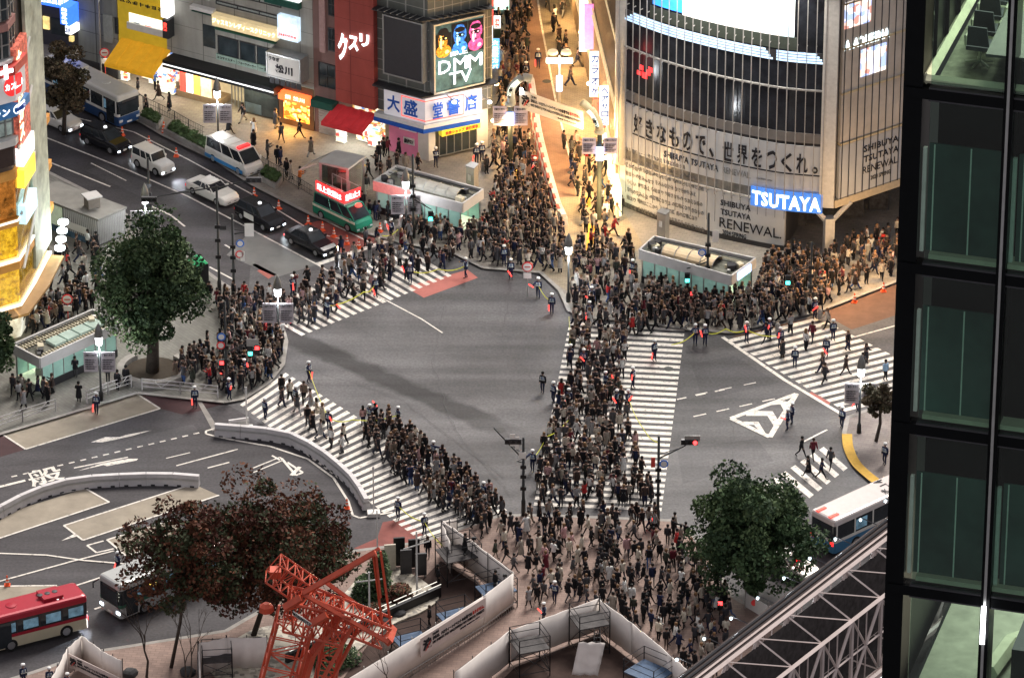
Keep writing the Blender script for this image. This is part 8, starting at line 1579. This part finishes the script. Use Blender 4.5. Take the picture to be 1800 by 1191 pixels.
OFF = [  # foot x, y, look x, y, pose, baton, where
    (543, 672, 640, 700, "out", 1, "officer in white cap alone on the road left of the open crossing"), (578, 757, 640, 700, "stand", 1, "officer in white cap midway down the left crossing's edge"), (762, 813, 820, 780, "out", 0, "officer in white cap on the road right of the left crossing's crowd"),
    (700, 752, 760, 740, "stand", 0, "officer at the head of the left crossing's dense crowd"), (343, 716, 345, 800, "stand", 1, "officer before the white railing with a lowered red baton"), (403, 702, 480, 740, "out", 1, "officer with outstretched arm at the railing's right end"),
    (170, 727, 120, 800, "stand", 1, "officer standing on the beige bus bay"), (466, 737, 560, 700, "stand", 0, "officer at the top of the left crossing beside the white barrier"), (700, 912, 640, 960, "stand", 0, "officer standing at the red painted lane's top"), (746, 940, 800, 990, "out", 0, "officer holding yellow tape at the red lane's right side"),
    (208, 1008, 120, 1030, "stand", 1, "officer beside a red light near the green bus"), (850, 885, 900, 860, "stand", 0, "officer at the bottom end of the left crossing"), (511, 572, 600, 560, "stand", 1, "officer at the upper left corner of the open crossing"), (576, 560, 640, 540, "out", 1, "officer holding tape along the upper crossing's left half"),
    (660, 522, 700, 560, "stand", 1, "officer standing mid way along the upper crossing"), (721, 498, 700, 560, "out", 1, "officer holding tape on the upper crossing's right half"), (819, 489, 700, 480, "out", 0, "officer standing on the pink red road patch"), (898, 491, 900, 560, "stand", 1, "officer at the road edge below the top crowd"), (886, 467, 900, 560, "stand", 0, "officer just behind the road edge at the top crowd"),
    (946, 524, 940, 600, "out", 1, "officer right of the white information board"), (970, 552, 940, 620, "stand", 1, "officer with lowered baton at the crossing's top corner"), (1003, 642, 940, 700, "stand", 0, "officer on the wide crossing's left edge, upper part"), (1150, 634, 1260, 700, "stand", 1, "officer alone on the wide crossing's right stripes"),
    (954, 690, 900, 740, "stand", 0, "dark dressed officer standing on open asphalt left of the wide crossing"), (973, 708, 900, 740, "stand", 0, "officer with blue light at the wide crossing's left edge"), (1222, 606, 1230, 700, "out", 0, "stout officer at the right crossing's corner, left of a pair"), (1239, 607, 1280, 700, "stand", 1, "slimmer officer at the right crossing's corner, right of a pair"),
    (1312, 602, 1380, 660, "out", 1, "officer at the top left of the right crossing"), (1371, 612, 1420, 680, "out", 1, "officer near the top middle of the right crossing"), (1397, 646, 1400, 720, "stand", 0, "officer lower down on the right crossing's stripes"), (1452, 628, 1420, 700, "stand", 1, "officer in the middle of the right crossing's upper half"), (1464, 598, 1500, 650, "stand", 0, "officer at the top right of the right crossing"),
    (1384, 756, 1300, 760, "stand", 1, "officer at the painted chevron triangle, left of two"), (1392, 745, 1300, 760, "stand", 0, "officer at the painted chevron triangle, right of two"), (1480, 752, 1400, 800, "stand", 0, "officer at the kerb above the small right crossing"), (1555, 816, 1500, 850, "stand", 0, "officer on the corner pavement beside the dark tower"), (1104, 722, 1160, 760, "out", 1, "officer in the wide crossing's crowd holding tape"),
    (1064, 690, 1160, 700, "point", 1, "officer raising a red baton in the wide crossing's crowd"), (936, 828, 900, 880, "out", 0, "officer with yellow tape at the wide crossing's lower left edge"), (946, 120, 940, 200, "stand", 1, "officer in the middle of the upper shopping street"), (925, 143, 900, 200, "stand", 1, "officer on the brown street above the arch"), (838, 288, 840, 360, "stand", 1, "officer before the bookshop's right corner, left of two"), (847, 284, 880, 340, "stand", 0, "officer before the bookshop's right corner, right of two"), (766, 294, 800, 340, "point", 0, "officer talking by the bookshop corner"),
    (1508, 662 + 62, 1440, 760, "stand", 1, "officer at the bottom corner of the right crossing"), (956, 1098, 900, 1100, "stand", 1, "officer behind the lower yard's hoarding peak"), (430, 668, 500, 700, "point", 1, "officer with raised baton in the left corner crowd"), (395, 672, 420, 720, "stand", 1, "officer left in the corner crowd near the signal pole"), (1036, 566, 1010, 640, "stand", 1, "officer at the top of the wide crossing"),
    (1026, 650, 1000, 800, "point", 1, "officer deep in the wide crossing's upper crowd, left side"), (1112, 682, 1160, 700, "stand", 1, "officer at the wide crossing crowd's right edge, upper part"), (1084, 722, 1160, 740, "stand", 1, "officer in the wide crossing's crowd, right of centre"), (1000, 720, 960, 760, "stand", 1, "officer in the wide crossing's crowd near its left edge"), (650, 748, 700, 720, "point", 1, "officer at the front of the left crossing's dense crowd"), (520, 716, 560, 700, "stand", 1, "officer beside walkers at the left crossing's top"), (514, 520, 560, 560, "point", 1, "officer raising a baton at the upper crossing's left end"), (1040, 540, 1000, 600, "stand", 1, "officer in the crowd below the lantern lamp at the top"), (1352, 596, 1400, 650, "out", 1, "officer between two others at the right crossing's top"), (1432, 560, 1480, 600, "stand", 1, "officer at the kerb by the warm lit pavement"), (688, 420, 640, 440, "stand", 1, "officer near the stone bollards by the green van"), (940, 312, 930, 380, "stand", 1, "officer left of the street barrier near the yellow paving"), (1112, 492, 1060, 520, "stand", 1, "officer left of the tan roofed subway entrance"), (975, 1060, 940, 1100, "point", 0, "officer at the plaza's lower left in white cap"),
    (88, 1212, 120, 1300, "stand", 0, "white capped officer seen from above at the bottom edge, left of three"), (42, 1206, 120, 1300, "stand", 0, "white capped officer at the bottom edge, leftmost of three"), (60 + 60, 1222, 60, 1300, "stand", 0, "white capped officer at the bottom edge, rightmost of three")]
for i, (x, y, tx, ty, pk, bt, lab) in enumerate(OFF):
    z = onp(x, y); P = G(x, y, z); taken.append((P.x, P.y, .5)); officer(tuple(P), face(x, y, tx, ty), pk, lab, bool(bt), "dark dressed" not in lab, (rnd.uniform(-.3, .8), rnd.uniform(-.5, .5), rnd.choice((-.9, .9, .4, -.5))))
SING = [(952, 430 + 120, "")][:0] + [
    (258, 200, "walk", "black", "black", "person in black walking on the pavement behind the bus"), (298, 196, "stand", "black", "navy", "person in dark clothes alone on the pavement right of the bus"), (243, 170, "stand", "charcoal", "black", "person in charcoal standing before the drugstore's shelves"), (272, 158, "phone", "blue", "black", "person in blue jacket at the drugstore shelves"), (280, 176, "walk2", "brown", "charcoal", "person in brown coat walking past the drugstore"), (402, 236, "walk", "black", "black", "person in black walking right of the lantern with leaf posters"), (446, 262, "stand", "black", "charcoal", "woman in black behind the flower bed, leftmost by the police van"), (470, 280, "phone", "dark grey", "black", "person in grey jacket behind the white police van's fence"), (488, 290, "stand", "black", "black", "person in black behind the police van's fence looking down"), (494, 292, "stand", "navy", "navy", "person in navy beside another by the fence"), (504, 312, "stand", "black", "black", "person in black standing at the fence's middle"), (512, 316, "lean", "beige", "black", "person in beige jacket beside the one in black at the fence"), (527, 327, "phone", "orange", "black", "person in orange jacket at the fence near the lift kiosk"), (495, 250, "walk", "dark grey", "charcoal", "blurred person walking before the orange lantern window"), (526, 243, "walk2", "black", "black", "person walking near the orange lantern window"), (674, 276, "stand", "black", "black", "person in long black coat left of the pink shop front"), (681, 275, "lean", "maroon", "black", "person in maroon top beside the red awning shop"), (701, 277, "stand", "black", "black", "man in dark suit in front of the pink shop wall"), (648, 315, "walk", "black", "black", "person in black walking behind the lift kiosk"), (644, 340, "walk2", "dark grey", "white", "person with pale trousers right of the lift kiosk"), (621, 355, "stand", "red", "black", "person in red behind the green van's platform"), (637, 370, "stand", "black", "black", "man in black suit behind the green van, leftmost"), (650, 386, "stand", "black", "black", "man in dark suit in the row behind the green van, second"), (660, 388, "stand", "navy", "navy", "man in navy suit in the row behind the green van, third"), (667, 387, "lean", "charcoal", "black", "person in charcoal in the row behind the green van, fourth"), (682, 388, "stand", "black", "black", "man in black coat in the row behind the green van, fifth"), (693, 387, "stand", "black", "charcoal", "person in black coat in the row behind the green van, last"), (600, 450, "walk", "navy", "black", "person in dark navy before the white stop line's left end"), (643, 434, "stand", "dark grey", "black", "person in dark grey on the stop line, left of two"), (663, 435, "stand", "navy", "navy", "person in navy on the stop line, right of two"),
    (102, 467, "stand", "black", "black", "person in black alone on the pavement by the restaurant floodlights"), (90, 515, "stand", "charcoal", "black", "person in charcoal beside the amber canopy"), (155, 438, "stand", "white", "black", "person in white top seated at the ribbed building"), (170, 442, "phone", "black", "white", "person with white trousers at the ribbed building"), (120, 475, "lean", "red", "black", "person in red near the no smoking sign, upper"), (117, 512, "stand", "black", "black", "person in black beside the red dressed one near the sign"), (148, 478, "walk", "beige", "beige", "blurred person in beige walking below the ribbed building"), (134, 520, "stand", "black", "black", "person in black with pale bag left of the big evergreen"), (152, 512, "stand", "white", "black", "person in white with black backpack left of the evergreen"), (175, 498, "stand", "charcoal", "charcoal", "person in charcoal just left of the big evergreen's crown"), (100, 545, "stand", "black", "black", "person in black right of the canopy's lower end"), (139, 707, "phone", "black", "black", "man in black holding a camera behind the beige bay"), (207, 686, "stand", "black", "black", "man in black at the railing, left of two"), (222, 678, "stand", "black", "navy", "person behind the white railing post, right of two"), (112, 662, "stand", "black", "black", "person before the skylight roofed entrance's glass, left"), (133, 662, "phone", "black", "dark grey", "person before the skylight roofed entrance's glass, right"), (190, 672, "stand", "charcoal", "black", "person in charcoal below the pink board lamp"), (34, 705, "lean", "light grey", "black", "person in grey by the bushes at the left edge"), (70, 660, "sit", "navy", "black", "person in navy seated by the entrance railing"),
    (817, 975, "phone", "black", "black", "suited cameraman standing on the black scaffold stand"), (871, 1040, "stand", "black", "charcoal", "cameraman beside a tripod on the blue deck stand"), (755, 1102, "stand", "black", "black", "person in black behind the Halloween banner wall"), (770, 1030, "stand", "black", "black", "man in black at the upper end of the lit railing"), (752, 980, "stand", "black", "dark grey", "person in black by the white T shaped post near the gate"), (1183, 946, "out", "black", "black", "person with raised camera by the red barricade lamp at the plaza's corner"),
    (1408, 803, "walk", "black", "black", "person in black on the small right crossing, leftmost"), (1429, 806, "walk2", "maroon", "black", "person in maroon on the small right crossing's top stripe"), (1460, 822, "walk", "dark grey", "black", "person in dark grey on the small right crossing, rightmost"), (1421, 838, "walk", "black", "black", "person in black stooping on the small right crossing"), (1443, 842, "walk2", "navy", "black", "person in navy lower on the small right crossing"), (1347, 662 - 60, "walk", "navy", "black", "person in navy walking left on the right crossing"), (1486, 660, "walk2", "brown", "black", "person in brown walking down the right crossing"), (1516, 655, "walk", "dark grey", "charcoal", "person in dark grey near the right crossing's right side"), (1428, 600, "walk", "maroon", "charcoal", "person in maroon at the right crossing's top edge"), (1556, 668, "stand", "light blue", "black", "person in light blue at the right crossing's lower corner")]
pr = random.Random(11)
for x, y, pk, top, bot, lab in SING:
    z = onp(x, y); dz = {"suited": 1.9, "cameraman": 1.3}.get(lab.split()[0], 0)
    P = G(x, y, z + dz) if dz else G(x, y, z); taken.append((P.x, P.y, .45)); person(tuple(P), pr.uniform(0, 6.28) if y < 1e9 else 0, pk, top, bot, pr.randrange(3), pr.random() < .3, pr.choice(("short", "mid", "long")) if top in ("black", "beige", "brown") else "short", lab)
    if dz: t = thing("camera_tripod", "black tripod with camera beside the " + ("suited" if dz > 1.5 else "blue deck") + " cameraman", "tripod", (P.x + .6, P.y - .1, P.z)); c = V3(P.x + .6, P.y - .1, P.z); q = MB(); [q.tube([c + V3(.3 * math.cos(k * 2.1), .3 * math.sin(k * 2.1), 0), c + V3(0, 0, 1.3)], .02, 4) for k in range(3)]; q.build("legs", k_black, t); q = MB(); q.box(c.x - .1, c.x + .2, c.y - .08, c.y + .08, c.z + 1.3, c.z + 1.5); q.build("camera", k_black, t)
P_ = tp(4.0, -6.4, za); person(tuple(P_ - V3(0, 0, .42)), 1.0, "sit", "light blue", "navy", 0, False, "short", "person in light blue shirt seated at the tower's meeting table", None)
# seated ones need their seats
for (x, y, lab) in ((70, 660, "grey block seat under the person by the entrance railing"),): P = G(x, y, .16); t = thing("stone_seat", lab, "seat", tuple(P)); q = MB(); q.cbox((P.x, P.y), .6, .6, .16, .16 + .64); q.build("block", k_kerb if False else m_kerb, t)

AVOID = [[(655, 330), (700, 300), (850, 345), (850, 385), (815, 412), (655, 372)], [(1122, 450), (1150, 428), (1332, 465), (1332, 505), (1285, 535), (1122, 488)], [(555, 350), (590, 320), (645, 340), (645, 370), (610, 372)], [(225, 650), (268, 625), (315, 650), (268, 680)], [(20, 640), (160, 585), (215, 610), (75, 690)], [(925, 130), (950, 130), (1012, 420), (990, 425)], [(1440, 430), (1475, 430), (1475, 455), (1440, 455)], [(813, 320), (848, 320), (848, 345), (813, 345)], [(1150, 395), (1182, 395), (1182, 415), (1150, 415)], [(900, 1070), (1052, 1108), (905, 1180), (780, 1260)], [(780, 975), (830, 985), (915, 1075), (850, 1115), (760, 1060)]]
REG = [  # polygon, how many, spacing, facing point or None, place words, group
    ([(850, 908), (1180, 918), (1250, 1000), (1285, 1080), (1262, 1150), (1190, 1150), (1060, 1085), (1000, 1065), (930, 1085), (905, 1010), (830, 955)], 200, .52, None, ["on the plaza below the wide crossing", "on the plaza near the dark green tree", "on the plaza by the lower hoarding"], "people crowding the plaza"),
    ([(1180, 1000), (1290, 1060), (1270, 1190), (1200, 1190)], 26, .8, None, ["at the plaza's right end by the footbridge"], "people crowding the plaza"),
    ([(1010, 590), (1100, 590), (1105, 640), (1090, 700), (1120, 800), (1150, 892), (940, 892), (958, 780), (985, 700)], 185, .5, (1040, 1000), ["on the wide crossing's lower half", "on the wide crossing's upper half"], "people on the wide crossing"),
    ([(632, 745), (680, 740), (760, 805), (850, 868), (885, 905), (835, 930), (760, 890), (700, 840), (650, 800)], 112, .48, (900, 950), ["in the dense crowd on the left crossing"], "people on the left crossing"),
    ([(470, 690), (520, 690), (640, 790), (600, 800), (520, 740)], 14, 1.0, (400, 620), ["in the loose group at the left crossing's top"], "people on the left crossing"),
    ([(500, 560), (440, 540), (560, 490), (640, 445), (720, 425), (810, 455), (790, 475), (700, 500), (600, 540), (530, 585)], 78, .55, None, ["on the upper crossing"], "c"),
    ([(690, 408), (740, 385), (810, 420), (860, 395), (872, 330), (905, 330), (960, 365), (985, 410), (1000, 440), (985, 485), (950, 478), (900, 468), (850, 466), (790, 440), (720, 422)], 170, .5, None, [""], "c"),
    ([(885, 255), (925, 250), (965, 350), (930, 380), (880, 340)], 30, .7, None, [""], "c"), ([(985, 255), (1060, 270), (1100, 400), (1060, 430), (1015, 400), (1000, 330)], 42, .8, None, [""], "c"),
    ([(868, 0), (930, 0), (940, 80), (925, 180), (885, 250), (875, 120)], 62, .6, None, [""], "c"), ([(955, 0), (1035, 0), (1050, 170), (985, 240)], 16, 1.2, None, [""], "c"),
    ([(1008, 440), (1110, 430), (1120, 490), (1180, 540), (1200, 572), (1120, 590), (1012, 590), (1004, 500)], 105, .5, None, [""], "c"),
    ([(1130, 500), (1240, 538), (1330, 520), (1345, 470), (1400, 450), (1440, 462), (1460, 535), (1420, 555), (1340, 578), (1230, 580), (1150, 572)], 185, .48, None, [""], "c"),
    ([(1440, 462), (1500, 435), (1582, 410), (1584, 478), (1510, 512), (1455, 535)], 50, .6, None, [""], "c"), ([(1300, 592), (1440, 562), (1560, 640), (1480, 690), (1400, 650)], 8, 1.5, None, [""], "c"),
    ([(368, 525), (490, 530), (498, 600), (490, 660), (425, 692), (300, 668), (318, 640), (395, 600)], 130, .5, None, [""], "c"), ([(75, 545), (130, 520), (180, 545), (120, 560), (60, 590), (45, 580)], 34, .5, None, [""], "c"), ([(110, 430), (170, 450), (180, 520), (110, 530)], 14, 1.0, None, [""], "c"),
    ([(20, 690), (100, 690), (90, 712), (20, 735)], 8, .6, None, [""], "c"), ([(650, 280), (740, 300), (700, 320), (650, 330)], 7, .8, None, [""], "c"), ([(420, 210), (560, 240), (540, 300), (460, 260)], 5, 2, None, [""], "c"), ([(870, 255), (900, 180), (890, 280), (850, 320)], 8, .8, None, [""], "c")]
cand = []
for ri, (poly, n, sp_, tgt, words, grp) in enumerate(REG):
    xs = [p[0] for p in poly]; ys = [p[1] for p in poly]; got = 0
    for tr in range(n * 40):
        if got >= n: break
        x, y = pr.uniform(min(xs), max(xs)), pr.uniform(min(ys), max(ys))
        if not inpoly((x, y), poly) or any(inpoly((x, y), a) for a in AVOID): continue
        P = G(x, y, onp(x, y))
        if not all((P.x - a) ** 2 + (P.y - b_) ** 2 > (sp_ if c_ < 1 else c_) ** 2 for a, b_, c_ in taken): continue
        taken.append((P.x, P.y, .4)); got += 1
        rz = (face(x, y, *tgt) + pr.gauss(0, .5) + (math.pi if pr.random() < .35 else 0)) if tgt else pr.uniform(0, 6.28)
        cand.append((P, rz, x, y, ri))
cand.sort(key=lambda c: (0 if c[4] <= 4 else 1, c[0].y)); NIND = 196
used = set(); coatn = {"short": "jacket", "mid": "coat", "long": "long coat"}
def near_words(x, y, ri):
    w_ = REG[ri][4]
    if ri == 0: return w_[2] if y > 1020 and x < 1080 else (w_[1] if x > 1120 else w_[0])
    if ri == 2: return w_[0] if y > 740 else w_[1]
    return w_[0]
rest = []
for i, (P, rz, x, y, ri) in enumerate(cand):
    top, bot, long_, hair, clen, pk = pr.choice(CW), pr.choice(TW), pr.random() < .35, pr.randrange(4), pr.choice(("short", "short", "mid", "long")), pr.choice(("walk", "walk2", "step", "stand", "lean", "phone", "walk"))
    if i < NIND:
        for tr in range(400):
            act = {"walk": "walking", "walk2": "striding", "step": "stepping", "stand": "standing", "lean": "waiting", "phone": "holding a phone"}[pk]
            lab = f"{'long haired ' if long_ else ''}person in {top} {coatn[clen]} and {bot} trousers {act} {near_words(x, y, ri)}"
            if lab not in used and len(lab.split()) <= 16: break
            top, bot, clen, pk, long_ = pr.choice(CW), pr.choice(TW), pr.choice(("short", "mid", "long")), pr.choice(("walk", "walk2", "step", "stand", "lean", "phone")), pr.random() < .4
        used.add(lab); person(tuple(P), rz, pk, top, bot, hair, long_, clen, lab, REG[ri][5], pr.uniform(.93, 1.04), pr.choice((m_skin, m_skin2)))
    else: rest.append((P, rz, top, bot, long_, hair, clen, pk))
# the rest of the crowd as one mesh
mats = [m_skin, m_eye, m_shoe] + list(CM.values()) + HAIR[:1] + [HAIR[1], HAIR[3]]; mi_ = {m: i for i, m in enumerate(mats)}; low = {}
def arr(q): 
    tri = []; tm = []
    for f_, m_ in zip(q.f, q.m):
        if len(f_) == 4: tri.append(f_)
        elif len(f_) == 3: tri.append((f_[0], f_[1], f_[2], -1))
        else:
            for k in range(1, len(f_) - 1): tri.append((f_[0], f_[k], f_[k + 1], -1)); tm.append(m_)
            continue
        tm.append(m_)
    return np.array([tuple(v) for v in q.v]), tri, tm
for k in POSES[:6]: low[("b", k)] = arr(body_arrays(JT[k], 0))
for k in POSES[:6]:
    for cl in ("short", "mid", "long"): low[("c", k, cl)] = arr(coat_arrays(JT[k], *{"short": (.86, .0), "mid": (.72, .03), "long": (.45, .06)}[cl], n=8))
    for lg in (True, False): low[("h", k, lg)] = arr(hair_arrays(JT[k], lg))
VV = []; FF = []; MM = []; nv = 0
for P, rz, top, bot, long_, hair, clen, pk in rest:
    s_ = pr.uniform(.93, 1.04); ca, sa = math.cos(rz) * s_, math.sin(rz) * s_; R_ = np.array([[ca, -sa, 0], [sa, ca, 0], [0, 0, s_]])
    for key, mm in ((("b", pk), {0: mi_[m_skin], 1: mi_[CM[bot]], 2: mi_[m_eye], 3: mi_[m_shoe]}), (("c", pk, clen), {0: mi_[CM[top]]}), (("h", pk, long_), {0: mi_[HAIR[0 if hair in (0, 2) else hair]]})):
        v, f_, m_ = low[key]; VV.append(v @ R_.T + np.array(P[:])); FF += [tuple(a + nv for a in t_ if a >= 0) for t_ in f_]; MM += [mm[k] for k in m_]; nv += len(v)
me = bpy.data.meshes.new("crowd"); me.from_pydata(np.concatenate(VV).tolist(), [], FF)
for m_ in mats: me.materials.append(m_)
me.polygons.foreach_set("material_index", MM); me.polygons.foreach_set("use_smooth", [True] * len(FF)); me.update(); o = bpy.data.objects.new("crowd", me); COL.objects.link(o); o["kind"] = "stuff"; o["label"] = "dense crowd of people filling the corners, upper crossing and shopping street"; o["category"] = "crowd"
print("people", len(cand), "rest", len(rest), "verts", nv)
# yellow tapes held by the officers
def tape(label, pts, h=1.05, sag=.25):
    P = [G(x, y, onp(x, y)) for x, y in pts]; t = thing("yellow_tape", label, "tape", tuple(P[0]), 0, "yellow tapes held by officers"); q = MB(); S_ = []
    for a, b_ in zip(P, P[1:]):
        for k in range(7): f_ = k / 6; S_.append(a.lerp(b_, f_) + V3(0, 0, h - sag * math.sin(math.pi * f_)))
    for a, b_ in zip(S_, S_[1:]):
        if (b_ - a).length > 1e-4: w_ = V3(0, 0, .075); n_ = (b_ - a).cross(V3(0, 0, 1)).normalized() * .01; q.hexa([a - n_, b_ - n_, b_ + n_, a + n_], [a - n_ + w_, b_ - n_ + w_, b_ + n_ + w_, a + n_ + w_])
    q.build("ribbon", m_tape, t)
tape("yellow tape between officers along the upper crossing's left half", [(576, 560), (640, 535), (660, 522)]); tape("yellow tape stretched along the upper crossing's right half", [(721, 498), (770, 495), (819, 489)]); tape("yellow tape running down the wide crossing's upper left edge", [(1000, 580), (1003, 642)], 1.1, .1)
tape("yellow tape from the right corner pair to the wide crossing's corner", [(1180, 628), (1222, 606)]); tape("yellow tape between the corner pair and the right crossing", [(1239, 607), (1275, 600), (1312, 602)]); tape("yellow tape between officers at the top of the right crossing", [(1312, 602), (1371, 612)]); tape("yellow tape sagging at the wide crossing's lower right", [(1104, 722), (1130, 775), (1156, 800)])
tape("yellow tape at the wide crossing's lower left edge", [(936, 828), (960, 790), (1000, 760)]); tape("yellow tape by the red painted lane", [(700, 912), (746, 940), (782, 985)]); tape("yellow tape from the stone bollard to the stop line", [(672, 436), (700, 425)]); tape("yellow tape on the left crossing's right side", [(578, 757), (620, 760), (700, 752)]); tape("yellow tape from the lone officer down the left crossing", [(543, 672), (578, 757)]); tape("yellow tape between the chest high officers near the crossing's top corner", [(946, 524), (970, 552)])
